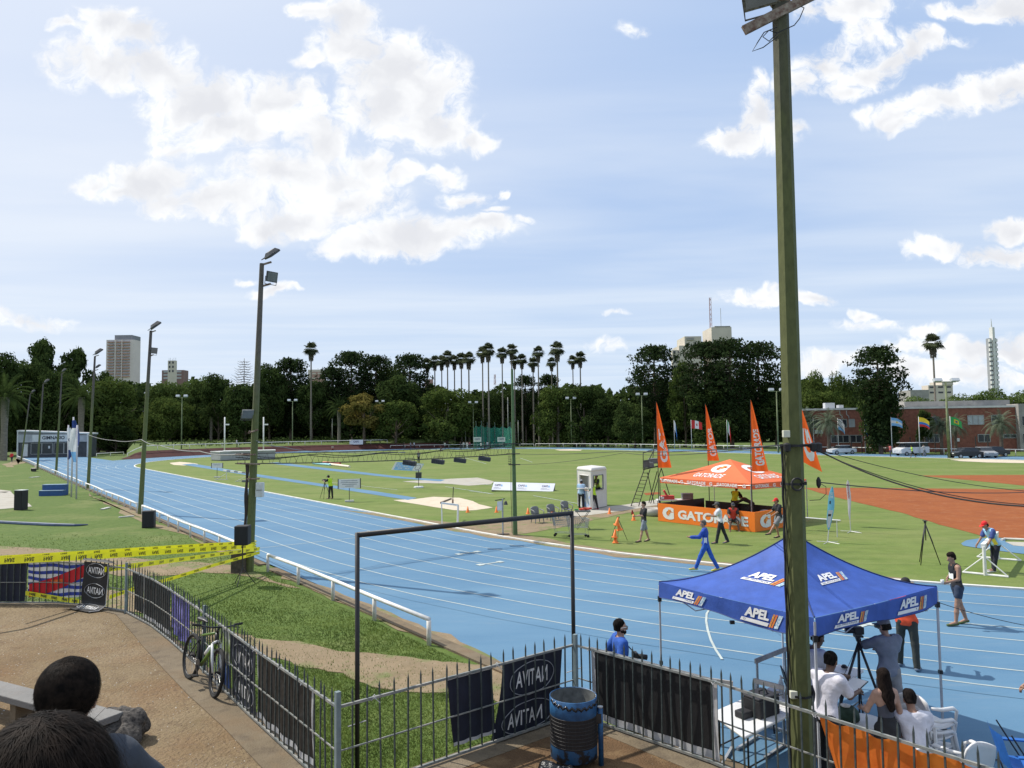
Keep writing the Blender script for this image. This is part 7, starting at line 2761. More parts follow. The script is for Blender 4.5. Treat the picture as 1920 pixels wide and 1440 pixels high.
def teardrop(label, u, vb, ut, vt, wpx, mat, txt, tcol, curve):
 b = G_(u, vb)
 y = b.y
 t = thing('beach_flag', label, 'feather flag', b)
 H_ = D(ut, vt, y).z
 xt = D(ut, vt, y).x - b.x
 w_ = wpx * y / F
 z0 = H_ * .22
 cen = lambda y_: xt * y_
 MB().tube([(0,0,.05),(cen(.2),0, z0)], .02,6).obj('pole', alu, t)
 def f(x, y_):
  yy = y_
  wd = w_ * (sin(math.pi * min(1, yy ** .62 * .999)) ** .6 if curve else (sin(math.pi * yy) ** .35))
  wd *= (.35 + .65 * yy) if curve else (.5 + .5 * yy)
  return Vc((cen(.2 + .8 * yy) + (x - .5) * wd, .03 * sin(yy * 9) + .04 * sin(x * 3), z0 + (H_ - z0) * yy))
 mb = MB()
 mb.grid(f, 6,20)
 o = mb.obj('cloth', mat, t, True)
 mb = MB()
 for (s, x0, y0, x1, y1, up_) in txt:
  V, Fc, _ = text_mesh(s, .02,0)
  if up_:
   mb.add([f(x0 + (x1 - x0) * (1 - bb), y0 + (y1 - y0) * aa) + Vc((0,-.015,0)) for aa, bb in V], Fc)
  else:
   mb.add([f(x0 + (x1 - x0) * aa, y0 + (y1 - y0) * bb) + Vc((0,-.015,0)) for aa, bb in V], Fc)
 mb.obj('lettering', tcol, o)
 mb = MB()
 for a in (.3,2.2,4.0,5.4):
  mb.tube([(0,0,.05),(.5 * cos(a),.5 * sin(a),.015)], .012,5)
 mb.obj('foot', alu, t)
 return t, f
t, f = teardrop('light blue teardrop beach flag with white print right of the blue tent top', 1552,1018,1561,912,20, M('beach_blue', (.16,.45,.62),.6,.15,1.5, trans=.3), [('SPORT', .2,.8,.85,.86, False),('DRINK', .2,.73,.85,.79, False)], w_paint, True)
mb = MB()
mb.grid(lambda a, b: f(.15 + .7 * a, .06 + .4 * b) + Vc((0,-.012,0)),4,6)
mb.obj('white_lower_part', M('beach_white', (.6,.6,.66),.6,.1,3), t)
mb = MB()
mb.grid(lambda a, b: f(.25 + .22 * a, .6 + .07 * b) + Vc((0,-.014,0)),2,2)
mb.grid(lambda a, b: f(.2 + .5 * a, .32 + .05 * b) + Vc((0,-.016,0)),2,2)
mb.obj('dark_print', M('letter_dark', (.02,.022,.04)), t)
teardrop('slim white beach flag with reddish lettering behind the light blue one', 1595,998,1590,900,9, M('beach_white2', (.62,.6,.64),.6,.06,3, trans=.3), [('FEDERACION', .25,.55,.7,.9, True)], FC['red'], False)
a, b = G_(1478,968,.75), G_(1576,976,.75)
t = thing('long_bar', 'long pale metal bar at knee height left of the light blue beach flag', 'bar', a)
MB().tube([a, b], .03,8).obj('bar', alu, t, world=1)
for q in (a.lerp(b, .05), a.lerp(b, .93)):
 MB().tube([q, Vc((q.x, q.y, 0))], .02,6).obj('leg', alu, t, world=1)
t = thing('steeple_hurdle', 'white triangular-framed steeplechase hurdle under the hands of a man in a red cap', 'hurdle', G_(1850,1078))
o0 = t.location
f1_ = [G_(1805,1075), G_(1891,1084)]
f2_ = [G_(1832,1046), G_(1915,1053)]
mid1, mid2 = f1_[0].lerp(f1_[1], .5), f2_[0].lerp(f2_[1], .48)
zt_ = .93
for (a, b), m_ in ((f1_, mid1),(f2_, mid2)):
 mb = MB()
 mb.tube([a + Vc((0,0,.04)), b + Vc((0,0,.04))], .04,8)
 mb.tube([m_, m_ + Vc((0,0, zt_))], .055,8)
 mb.tube([a + Vc((0,0,.04)), m_ + Vc((0,0,.62))], .022,6)
 mb.tube([b + Vc((0,0,.04)), m_ + Vc((0,0,.62))], .022,6)
 mb.obj('side_frame', w_paint, t, world=1)
MB().beam(mid1 + Vc((-.03,0, zt_ + .02)), mid2 + Vc((0,0, zt_ + .02)),.13,.13).obj('beam', w_paint, t, world=1)
d12 = (mid2 - mid1).normalized()
p_, J = person('man in red cap with yellow and light blue vest leaning over the white hurdle', G_(1869,1073), rad(92),1.74,.016,0, 'short', (.03,.03,.03), 'tee', (.05,.08,.25), 'long', (.016,.018,.03),(.5,.5,.5),
               lean=24, tl=(12,0,2), tr=(2,4,4), al=(22,4,10,0), ar=(26,6,8,0), head=(26,0), cap=(.62,.02,.02), vest=(.3,.52,.7), build=1.12, fingers=True)
mb = MB()
mb.grid(lambda a, b: Vc((-.205 + .01 * cos(a * 3),.03 + .16 * a + .2 * b - .03 * a * b, .94 + .33 * b)),4,5)
mb.obj('yellow_panel', M('vest_yellow', (.75,.58,.03),.7,.1,5), p_)
p_, J = person('runner in black singlet with hand on hip and a cup, on the blue lanes', G_(1798,1173), rad(88),1.76,.013,0, 'curly', (.018,.013,.01), 'tank', (.012,.012,.016), 'brief', (.025,.04,.075),(.07,.1,.03),
               lean=5, tl=(10,4,0), tr=(-14,4,0), al=(8,8,66,-4), ar=(-40,38,95,-30), head=(14,0), fingers=True)
mb = MB()
mb.grid(lambda a, b: Vc((-.1 + .2 * a, .135,1.14 + .14 * b)),2,2)
mb.obj('race_bib', w_paint, p_)
hw_ = jworld(p_, J['hand_l']) + Vc((-.05,0,.03))
o = MB().lathe([(.0,-.05),(.033,-.05),(.042,.06),(.038,.06),(.03,-.045)], n=14).obj('paper_cup', wplas, None, True)
o.location = hw_
tag(o, 'white paper cup in the hand of the runner in black', 'cup')
p_, J = person('man in black cap, orange-red shirt and dark cargo trousers standing beyond the blue tent', G_(1704,1256), rad(-35),1.8,.014,0, 'short', (.02,.02,.02), 'tee', (.8,.09,.03), 'long', (.035,.04,.035),(.12,.16,.22),
               lean=2, tl=(7,0,6), tr=(-3,3,5), al=(25,12,60,0), ar=(20,12,60,0), head=(12,-20), cap=(.015,.014,.014), build=1.15, fingers=True)
# ================================================================== LEFT LAWN
blk = M('speaker_black', (.016,.016,.018),.6,.1,10)
for (u, v, w_, h_, d_, rz, lab) in ((39,956,.62,1.28,.5,-12, 'large black loudspeaker cabinet on the lawn beside the pale stone paving'),(279,989,.58,.88,.45,12, 'small black loudspeaker behind the thick railing, by the leaning pole')):
 c = G_(u, v)
 t = thing('loudspeaker', lab, 'loudspeaker', c, rad(rz), 'black loudspeakers on the lawn')
 bevel(MB().box((0,0, h_ / 2),(w_, d_, h_)).obj('cabinet', blk, t),.02)
 bevel(MB().box((0,-d_ / 2 - .006, h_ / 2),(w_ * .9,.02, h_ * .93)).obj('grille', M('grille_black', (.022,.022,.024),.9,.3,60), t),.005)
 if h_ > 1:
  MB().box((0,0, h_ + .015),(w_ * 1.02, d_ * 1.02,.03)).obj('lid', M('box_grey', (.6,.62,.6)), t)
c = D(455,1022,24.5)
t = thing('loudspeaker', 'black loudspeaker cabinet raised on a stand, left of the pole tied with yellow tape', 'loudspeaker', (c.x, c.y, 0), rad(3), 'black loudspeakers on the lawn')
z1, z0_ = D(455,985,24.5).z, D(455,1021,24.5).z
bevel(MB().box((0,0,(z0_ + z1) / 2),(.44,.4, z1 - z0_)).obj('cabinet', blk, t),.02)
bevel(MB().box((0,-.21,(z0_ + z1) / 2),(.39,.02,(z1 - z0_) * .92)).obj('grille', M('grille_black', (.022,.022,.024)), t),.005)
MB().tube([(0,0, z0_),(0,0,.5)], .02,6).obj('pole', dsteel, t)
for k_ in range(3):
 a = k_ * 2.09 + .4
 MB().tube([(0,0,.55),(.4 * cos(a),.4 * sin(a),0)], .015,6).obj('leg', dsteel, t)
bl_m = M('step_blue', (.02,.075,.22),.6,.15,3)
c = G_(99,929)
t = thing('step_block', 'blue two-step block with pale edges on the lawn', 'steps', c, rad(4))
MB().box((0,.35,.42),(1.75,.55,.84)).obj('upper_step', bl_m, t)
MB().box((.05,-.2,.2),(1.8,.5,.4)).obj('lower_step', bl_m, t)
MB().box((0,.34,.855),(1.8,.6,.04)).obj('edge', M('edge_pale_blue', (.22,.32,.42),.6,.1,3), t)
MB().box((.05,-.2,.415),(1.85,.54,.04)).obj('edge', _M['edge_pale_blue'], t)
c = G_(63,884)
t = thing('bench', 'low dark bench against the far part of the railing', 'bench', c, rad(-50))
MB().box((0,0,.42),(1.6,.5,.05)).obj('seat', wood, t)
MB().box((0,.22,.7),(1.6,.05,.35)).obj('backrest', wood, t)
for x in (-.65,.65):
 MB().box((x, 0,.2),(.06,.45,.4)).obj('leg', dsteel, t)
for i, (a, b, w_, lab) in enumerate((((57,896),(73,894.5),.35, 'short white plank lying on the lawn near the bench'),((191,956),(205,952.5),.22, 'short white plank lying on the lawn left of the small loudspeaker'),((223,971),(251,968.5),.18, 'pale grey plank lying near the foot of the leaning pole'))):
 p, q = G_(*a), G_(*b)
 mb = MB()
 mb.beam(p + Vc((0,0,.04)), q + Vc((0,0,.04)), w_, .06)
 tag(mb.obj('plank', M('plank_pale', (.5,.5,.46),.8,.15,3), rel=p), lab, 'plank')
mb = MB()
pts = [G_(u, v, .05) for u, v in ((-90,975),(0,979.5),(45,982),(100,984.5),(140,985),(165,983.5))]
mb.tube(pts, [.11,.11,.11,.11,.08,.03], 8)
tag(mb.obj('ground_pipe', M('pipe_navy', (.04,.07,.13),.6,.2,3), rel=pts[0]), 'long dark blue pipe half sunk in the lawn at the left edge', 'pipe')
for i, (u, v, vt, ut, lab, cA_, cB_) in enumerate(((127,926,797,128.5, 'left white pole with limp white and blue banner, of the trio before the gym', 'white', 'navy'),(133.5,932,782,138, 'tallest white pole with dark blue banner, middle of the trio before the gym', 'navy', 'white'),(143,936,797,145, 'right white pole with white banner ending in light blue, of the trio before the gym', 'white', 'lblue'))):
 b = G_(u, v)
 tp = D(ut, vt, b.y)
 t = thing('banner_pole', lab, 'banner', b, group='white poles with banners before the gym')
 k_ = tp - b
 MB().tube([(0,0,0), tuple(k_)], [.065,.06], 8).obj('pole', M('pole_greywhite', (.55,.53,.56),.6,.1,2), t, True)
 hB = k_.z
 side = 1 if i < 2 else -1
 def f(x, y_):
  z = hB * (.5 + .46 * y_)
  prof = .25 + .75 * sin(math.pi * min(1,(1 - y_) * .85 + .12))
  return Vc((k_.x * z / hB + side * x * .55 * prof, -.1 + .09 * sin(x * 6 + y_ * 5), z))
 mb = MB()
 mb.grid(lambda a, b_: f(a, .3 + .7 * b_),4,10)
 mb.obj('cloth', FC[cA_], t, True)
 mb = MB()
 mb.grid(lambda a, b_: f(a, .3 * b_),4,5)
 mb.obj('cloth', FC[cB_], t, True)
 if i == 0:
  mb = MB()
  mb.tube([f(.6 + .3 * cos(a),.62 + .07 * sin(a)) + Vc((0,-.03,0)) for a in [j * .5 for j in range(11)]], .035,4)
  mb.obj('ring_emblem', FC['navy'], t)
# ================================================================== FENCE OF THE TERRACE
fgreen = M('fence_paint', (.035,.048,.047),.6,.3,9, col2=(.075,.095,.09))
frail = M('fence_rail', (.2,.24,.24),.6,.35,7, col2=(.3,.29,.26))
fpost = M('fence_post', (.17,.22,.23),.6,.25,5)
mpk = MB()
w_ = .0085
mpk.box((0,0,.60),(w_ * 2, w_ * 2,1.14))
mpk.add([(-w_, -w_, 1.17),(w_, -w_, 1.17),(w_, w_, 1.17),(-w_, w_, 1.17),(0,0,1.24)], [(0,1,4),(1,2,4),(2,3,4),(3,0,4)])
me_pk = mpk.mesh('picket')
me_pk.materials.append(fgreen)
def fence(label, pts, step, posts, back=0):
 t = thing('picket_fence', label, 'fence', pts[0], group='metal picket fence around the terrace')
 base = pts[0]
 cum_ = [0]
 for a, b in zip(pts, pts[1:]):
  cum_.append(cum_[-1] + (b - a).length)
 def at(s):
  k_ = 0
  while k_ < len(cum_) - 2 and cum_[k_ + 1] < s:
   k_ += 1
  f_ = (s - cum_[k_]) / (cum_[k_ + 1] - cum_[k_])
  return pts[k_].lerp(pts[k_ + 1], f_),(pts[k_ + 1] - pts[k_]).normalized()
 n = int(cum_[-1] / step)
 for i in range(1, n):
  p, d_ = at(cum_[-1] * i / n)
  o = link('picket', me_pk, None, t)
  o.location = p - base + Vc((0,0,.02))
  o.rotation_euler = (rnd.gauss(0,.008), rnd.gauss(0,.008), math.atan2(d_.y, d_.x))
 for z, hh_ in ((1.06,.03),(.55,.016),(.05,.03)):
  mb = MB()
  for a, b in zip(pts, pts[1:]):
   o_ = Vc((a.y - b.y, b.x - a.x, 0)).normalized() * (back if hh_ < .02 else 0) + Vc((0,0, z))
   mb.beam(a + o_, b + o_, .03 if hh_ > .02 else .014, hh_)
  mb.obj('rail', frail, t, world=1)
 for (s, hgt, wd) in posts:
  p, d_ = at(s if s >= 0 else cum_[-1])
  MB().box(p - base + Vc((0,0, hgt / 2)),(wd, wd, hgt), rz=math.atan2(d_.y, d_.x)).obj('post', fpost, t)
 return t, at, cum_
fl, fm, fr = FENCE_L, FENCE_M, FENCE_R
FLw = fl[1:]
FLw = [fl[0]] + FLw
tF1, at1, c1_ = fence('curved picket fence on the left side of the terrace, the bicycle leans on it', FLw, .172, [(0,1.2,.05),(0,1.2,.05)])
def s_at_u(at, cum, u):
 best = None
 for i in range(600):
  s = cum[-1] * i / 599
  p, d_ = at(s)
  e = abs(p.x / p.y - ray(u, 1200).x / ray(u, 1200).y)
  if best is None or e < best[0]:
   best = (e, s)
 return best[1]
for u_ in (235,383):
 s_ = s_at_u(at1, c1_, u_)
 p, d_ = at1(s_)
 MB().box(p - tF1.location + Vc((0,0,.6)),(.05,.05,1.2), rz=math.atan2(d_.y, d_.x)).obj('post', fpost, tF1)
tF2, at2, c2c = fence('middle picket fence between the corner post and the blue bin, with two dark banners', fm, .19, [(0,1.24,.06)])
tF3, at3, c3c = fence('right picket fence in front of the tables, with long black and orange banners', fr, .15, [(.03,1.22,.055)], .09)
def banner(name, label, at, cum, u0, u1, z0, z1, mat, off=.03, ripple=.012, n=(16,6), edge=None, shape=None, cat='banner', grp=None, letters=None, tail=None):
 s0_, s1_ = s_at_u(at, cum, u0), s_at_u(at, cum, u1)
 p0_, _ = at(s0_)
 def f(x, y_, o=0.0):
  s = s0_ + (s1_ - s0_) * x
  if shape:
   dx, dz = shape(x, y_)
   s += dx
  else:
   dz = 0
  p, d_ = at(max(0, min(cum[-1], s)))
  nn = Vc((-d_.y, d_.x, 0))
  return p + nn * (off + .01 + ripple * sin(x * 21 + y_ * 4) * (.4 + .6 * (1 - y_)) + o) + Vc((0,0, z0 + (z1 - z0) * y_ + dz))
 t = thing(name, label, cat, (p0_.x, p0_.y, TZ), group=grp)
 mb = MB()
 mb.grid(f, *n)
 mb.obj('cloth', mat, t, True, world=1)
 for i, (x0, y0, x1, y1, m_) in enumerate(edge or []):
  mb = MB()
  mb.grid(lambda a, b: f(x0 + (x1 - x0) * a, y0 + (y1 - y0) * b, -.006 - .002 * i), max(1, int(n[0] * (x1 - x0)) + 1), max(1, int(n[1] * (y1 - y0)) + 1))
  mb.obj('hem', m_, t, True, world=1)
 for L_ in letters or []:
  mb = MB()
  if L_[0] == 'ring':
   _, cx, cy, rx, ry, rr = L_
   mb.tube([f(cx + rx * cos(a), cy + ry * sin(a),-.012) for a in [j * 2 * math.pi / 30 for j in range(31)]], rr, 4)
   mb.obj('ring_emblem', M('ring_grey', (.33,.34,.36),.6,.1,5), t, world=1)
  else:
   _, s_, x0, y0, x1, y1, kw = L_
   text_on(mb, s_, lambda a, b: f(a, b, -.012), x0, y0, x1, y1, **kw)
   mb.obj('lettering', M('print_white', (.75,.74,.72)), t, world=1)
 return t, f
blackb = M('banner_black', (.012,.012,.013),.7,.2,6, bump=.3)
navyb = M('banner_navy', (.012,.016,.032),.75,.2,4, bump=.3)
hemw = M('banner_hem', (.5,.5,.5),.7,.15,8)
BN = 'black banners hung on the terrace fence'
banner('banner', 'dark navy banner at the left edge of the photo on the curved fence', at1, c1_, -80,47,.06,1.05, navyb, grp=BN, shape=lambda x, y: (-.08 * (1 - y) if x > .9 else 0,0))
t, f = banner('striped_flag', 'blue and white striped flag with a broad red diagonal band on the curved fence', at1, c1_, 48,157,.22,1.06, M('flag_cloth_white', (.6,.6,.62),.8,.06,6, trans=.2), n=(24,9), cat='flag', shape=lambda x, y: (0,(1 - y) * (.05 - .1 * sin(x * 3.1))))
for i in range(5):
 mb = MB()
 y0 = .04 + i * .2
 mb.grid(lambda a, b: f(a, y0 + .095 * b + .02 * sin(a * 11 + i),-.006),24,1)
 mb.obj('blue_stripe', M('stripe_blue', (.035,.06,.32),.8,.1,6), t, world=1)
mb = MB()
mb.grid(lambda a, b: f(.02 + .96 * a, (-.12 + a * .72) + .42 * b * (1 - .15 * a),-.013) if True else None, 24,3)
mb.obj('red_band', M('band_red', (.5,.015,.02),.8,.1,5), t, world=1)
mb = MB()
mb.grid(lambda a, b: f(.36 + .2 * a, .36 + .12 * b + .05 * a, -.018),3,2)
mb.obj('small_emblem', M('band_orange', (.6,.12,.02),.8,.3,9), t, world=1)
s0_ = s_at_u(at1, c1_, 157)
s1_ = s_at_u(at1, c1_, 204)
pA, dA = at1(s0_)
t = thing('banner', 'black banner with three oval white emblems thrown over the fence, trailing on the earth', 'banner', (pA.x, pA.y, TZ), group=BN)
def fA(x, y_, o=0.0):
 """y_ 1 at the rail, 0 at the trailing end"""
 p, d_ = at1(s0_ + (s1_ - s0_) * x)
 nn = Vc((-d_.y, d_.x, 0))
 s = (1 - y_) * 1.62
 if s < 1.0:
  q = p - nn * (.05 + .03 * s + o + .012 * sin(x * 9 + s * 3)) + Vc((0,0,1.12 - s)) + d_ * (-.02 * s + (.02 * sin(s * 6)))
 else:
  k_ = s - 1.0
  q = p - nn * (.08 + k_ * .55 + .01) + Vc((0,0,.12 - min(.10, k_ * .4) + o + .01 + .02 * abs(sin(x * 7)) * k_)) - d_ * (.22 * k_ + .25 * k_ * (1 - x))
 return q
mb = MB()
mb.grid(fA, 8,26)
mb.obj('cloth', blackb, t, True, world=1)
p, d_ = at1((s0_ + s1_) / 2)
mb = MB()
mb.grid(lambda a, b: at1(s0_ - .05 + (s1_ - s0_ + .2) * a)[0] + Vc((-d_.y, d_.x, 0)) * (-.06 + .16 * b) + Vc((0,0,1.15 + .04 * sin(b * 3.14) - .12 * max(0, a - .85) * 6 * b)),8,3)
mb.obj('fold', blackb, t, True, world=1)
mb = MB()
for k_, (yc, sk) in enumerate(((.88,0),(.58,0),(.24,1))):
 mb.tube([fA(.52 + .42 * cos(a), yc + .105 * sin(a),.012) for a in [j * 2 * math.pi / 26 for j in range(27)]], .006,4)
mb.obj('ring_emblem', M('ring_grey', (.33,.34,.36)), t, world=1)
mb = MB()
text_on(mb, 'NATIVA', lambda x, y_: fA(x, y_, .014),.17,.83,.87,.93,.012, flipx=True)
text_on(mb, 'NATIVA', lambda x, y_: fA(x, y_, .014),.17,.53,.87,.63,.012, flipx=True)
text_on(mb, 'NATIVA', lambda x, y_: fA(x, y_, .014),.17,.19,.87,.29,.012, flipx=True)
mb.obj('lettering', M('print_white', (.75,.74,.72)), t, world=1)
mb = MB()
mb.tube([fA(1.0,1 - i / 22,.0) for i in range(23)], .009,4)
mb.obj('hem', hemw, t, world=1)
banner('banner', 'black three-cornered banner piece right of the fence post, torn to the left', at1, c1_, 243,265,.18,1.02, blackb, grp=BN, shape=lambda x, y: (.22 * (1 - y) * (1 - x),0))
banner('banner', 'long black banner with white lower hem between the post and the blue cloth', at1, c1_, 265,315,.1,1.03, blackb, grp=BN, edge=[(0,0,1,.09, hemw),(0,0,.03,1, hemw)])
banner('blue_cloth', 'shiny violet blue plastic cloth hanging on the fence left of the bicycle', at1, c1_, 316,352,.3,1.05, M('plastic_violet', (.055,.05,.42),.25,.35,6, bump=.8, col2=(.25,.25,.65)), ripple=.03, cat='cloth', shape=lambda x, y: (0,-.12 * (1 - y) * sin(x * 3)))
t, f = banner('poster', 'crumpled white, green and blue poster on the fence behind the bicycle wheel', at1, c1_, 404,427,.1,1.02, M('poster_mix', (.55,.57,.5),.6,.1,3, col2=(.3,.42,.12), lo=.5, hi=.56), cat='poster')
mb = MB()
mb.grid(lambda a, b: f(a, .4 * b, -.01),6,4)
mb.obj('blue_part', M('poster_blue', (.02,.07,.25),.6,.15,3), t, world=1)
RING = [('ring', .52,.70,.38,.22,.006),('ring', .56,.22,.36,.22,.006),('text', 'NATIVA', .25,.6,.8,.8, dict(bold=.012, flipx=True)),('text', 'NATIVA', .3,.12,.84,.32, dict(bold=.012, flipx=True))]
banner('banner', 'dark navy banner with two oval white emblems right of the bicycle', at1, c1_, 426,475,.06,1.03, navyb, grp=BN, letters=RING, shape=lambda x, y: (.3 * (1 - y) * (1 - x) * .6,0))
banner('banner', 'long crumpled black banner with white hems just left of the corner post', at1, c1_, 479,585,.08,1.03, M('banner_shiny', (.016,.016,.017),.45,.4,5, bump=1.0), grp=BN, n=(30,10), ripple=.02, edge=[(0,0,1,.085, hemw),(0,0,.02,1, hemw),(.975,0,1,1, hemw)])
banner('banner', 'plain dark banner with pale rod at top and bottom, left one on the middle fence', at2, c2c, 841,924,.10,1.04, navyb, off=.04, grp=BN, edge=[(0,0,1,.05, hemw),(0,.97,1,1.01, hemw)], shape=lambda x, y: ((.1 * (1 - y)) * (1 - .3 * x),.04 * (1 - y)))
banner('banner', 'dark banner with two oval white emblems on the middle fence left of the bin', at2, c2c, 946,1059,.02,1.05, navyb, off=.05, grp=BN, n=(20,10), shape=lambda x, y: ((-.22 * (1 - y) ** 2 * (1 - x)) - .12 * (1 - y) * x, 0),
       letters=[('ring', .5,.7,.37,.22,.006),('ring', .5,.2,.4,.2,.006),('text', 'NATIVA', .24,.6,.76,.82, dict(bold=.01, shear=.15, flipx=True)),('text', 'NATIVA', .2,.1,.74,.3, dict(bold=.01, shear=.35, flipx=True))])
banner('banner', 'long black banner with white hems right of the bin', at3, c3c, 1104,1338,.06,1.05, blackb, off=.05, grp=BN, n=(40,8), edge=[(0,0,1,.1, hemw),(0,0,.035,1, hemw),(.96,0,1,1, hemw),(0,.98,1,1.03, hemw)])
banner('orange_cloth', 'orange cloth hung with folds on the right fence in front of the white chairs', at3, c3c, 1526,1990,.0,1.05, M('cloth_orange', (.8,.15,.015),.7,.15,2.0, bump=.6, trans=.35, col2=(.9,.25,.03)), off=.04, cat='cloth', n=(60,12), ripple=.035, shape=lambda x, y: (.35 * (1 - y) * max(0,.15 - x) * 6,-.06 * sin(x * 14) ** 2 * y))
mb = MB()
for (at_, cum_, us_) in ((at1, c1_, (47,205,262,316,366,478,525,568)),(at2, c2c, (700,930)),(at3, c3c, (1104,1336,1524))):
 for u_ in us_:
  p, d_ = at_(s_at_u(at_, cum_, u_))
  mb.tube([p + Vc((0,0,1.06)) + Vc((.03 * cos(a),.03 * sin(a) , .03 * sin(a * 1.3))) for a in (0,1.3,2.6,3.9,5.2)] + [p + Vc((.08,.0,1.0))], .006,4)
tag(mb.obj('tie_string', hemw, rel=fl[4]), 'short white strings tying the banners to the fence rails', 'string', kind='stuff')
# ================================================================== BARRIER TAPE
tape_m = M('tape_yellow', (.75,.72,.02),.45,.08,4, trans=.2)
tape_ink = M('tape_ink', (.02,.02,.015),.6,.1,4)
def tape(label, pts, w_, word=True, flipx=False, flipy=True, start=.2, gap=.52, wd=.26):
 """pts: (u, v, y) of the tape's middle"""
 P = [D(*q) for q in pts]
 L_ = [0]
 for a, b in zip(P, P[1:]):
  L_.append(L_[-1] + (b - a).length)
 def f(s, y_, o=0.0):
  k_ = 0
  while k_ < len(L_) - 2 and L_[k_ + 1] < s:
   k_ += 1
  f_ = (s - L_[k_]) / (L_[k_ + 1] - L_[k_])
  p = P[k_].lerp(P[k_ + 1], f_)
  tw_ = .25 * sin(s * .9)
  return p + Vc((0,-o, (y_ - .5) * w_)) + Vc((.0, sin(tw_) * (y_ - .5) * w_, 0))
 t = thing('barrier_tape', label, 'barrier tape', P[0], group='yellow barrier tape')
 mb = MB()
 mb.grid(lambda a, b: f(a * L_[-1], b),60,2)
 mb.obj('strip', tape_m, t, True, world=1)
 if word:
  mb = MB()
  s = start
  while s + wd < L_[-1]:
   text_on(mb, 'PARE', lambda a, b: f(a, b, .012), s, .22, s + wd, .8,.03, flipx=flipx, flipy=flipy)
   s += gap
  tag(mb.obj('lettering', tape_ink, t, world=1), kind='stuff')
 return t
tape('upper yellow tape with mirrored PARE lettering from the left edge to the two-lamp pole', [(-60,1055,16.8),(0,1051,17.2),(160,1044,19.5),(320,1034,22.5),(478,1023.5,26.5)], .165)
tape('thin second yellow tape just above the upper one', [(0,1046,17.6),(160,1036,19.9),(320,1025.5,22.8),(448,1018,26.2)], .10, True, False, True, .1,.52,.2)
tape('yellow tape slanting from the fence top up to the pole, under the upper one', [(196,1068,18.2),(240,1062,19),(330,1050,21.5),(487,1029,26.4)], .13, True, True, False, .2,.55,.24)
tape('lower yellow tape running from the pole down behind the fence', [(487,1036,26.4),(400,1060,24.5),(318,1086,22.5),(262,1100,21),(205,1120,19.6)], .10, True, True, False, .4,.6,.22)
tape('yellow tape lying low behind the striped flag', [(48,1112,19),(80,1117,19),(120,1124,18.9),(150,1128,18.8)], .11, True, False, False, .1,.3,.16)
mb = MB()
for i in range(5):
 mb.tube([P1 + on1(1016 + 5 * i) + Vc((.2 * cos(a),.2 * sin(a),.02 * sin(a))) for a in [j * .6 for j in range(12)]], .02,4)
t = thing('barrier_tape', 'yellow tape wound round the foot of the two-lamp pole', 'barrier tape', P1, group='yellow barrier tape')
mb.obj('strip', tape_m, t, world=1)
# ================================================================== BLACK TUBE FRAME, BIN, BICYCLE
bpipe = M('pipe_black', (.016,.015,.015),.5,.2,8, bump=.2)
pl, pr = D(667,1440,9.98), D(1075,1200,12.0)
pl0, pr0 = Vc((pl.x + .02, pl.y, 0)), Vc((pr.x, pr.y, 0))
zl, zr2 = D(669,1003,9.98).z, D(1072,962,12.0).z
t = thing('tube_frame', 'tall black tube frame like a goal standing just outside the fence', 'frame', pl0)
plt, prt = Vc((D(670,1003,9.98).x, 9.98, zl)), Vc((D(1072,962,12.0).x, 12.0, zr2))
MB().tube([pl0, plt + Vc((0,0,.03))], .031,10).obj('upright', bpipe, t, True, world=1)
MB().tube([pr0, prt + Vc((0,0,.03))], .033,10).obj('upright', bpipe, t, True, world=1)
MB().tube([plt, prt], .037,10).obj('crossbar', bpipe, t, True, world=1)
mb = MB()
for q, u_ in ((pl0,640),(pr0,0)):
 mb.tube([q + Vc((-.12,0, TZ + .42)), q + Vc((.14,0, TZ + .5))], .008,5)
mb.obj('tie_wire', hemw, t, world=1)
bb = D(1077,1441,9.78)
c = Vc((bb.x, 9.78, TZ))
blue_p = M('bin_blue', (.012,.07,.18),.5,.3,7, col2=(.022,.115,.27), bump=.15)
t = thing('litter_bin', 'blue and black oil drum litter bin with dented paint in the fence corner', 'litter bin', c)
r0 = .302
zz = D(1077,1303,9.78).z - TZ
dz0 = .1
MB().lathe([(r0 * .97, dz0),(r0, dz0 + .01),(r0 * 1.0, dz0 + .17)], n=36).obj('lower_band', M('bin_blue_worn', (.02,.10,.23),.55,.25,5, col2=(.012,.012,.014), lo=.52, hi=.56), t, True)
MB().lathe([(r0 * .99, dz0 + .17),(r0 * .99, zz - .22)], n=36).obj('inner_liner', blk, t, True)
MB().lathe([(r0, zz - .22),(r0 * 1.01, zz - .215),(r0 * 1.01, zz),(r0 * .985, zz + .004),(r0 * .98, zz - .03),(r0 * .97, dz0 + .02),(0, dz0 + .02)], n=36).obj('upper_band', blue_p, t, True)
MB().lathe([(r0 * .972, zz - .005),(r0 * .96, zz - .18),(r0 * .7, zz - .3),(0, zz - .34)], n=36).obj('inner_wall', M('bin_inside', (.1,.105,.1),.85,.3,10), t, True)
mb = MB()
for i in range(9):
 z = dz0 + .19 + i * (zz - .22 - dz0 - .19) / 8
 mb.tube([(r0 * 1.012 * cos(a), r0 * 1.012 * sin(a), z) for a in [j * 2 * math.pi / 40 for j in range(41)]], .0032,4)
for j in range(44):
 a = j * 2 * math.pi / 44
 mb.tube([(r0 * 1.012 * cos(a), r0 * 1.012 * sin(a), dz0 + .18),(r0 * 1.012 * cos(a), r0 * 1.012 * sin(a), zz - .215)], .002,3)
mb.obj('wire_mesh', dsteel, t)
mb = MB()
pts = []
for j in range(38):
 a = rad(200 + 165 * j / 37)
 pts.append((r0 * .99 * cos(a), r0 * .99 * sin(a), zz - .03 + .02 * sin(j * 1.9) - .05 * sin(math.pi * j / 37)))
mb.tube(pts, .018,6)
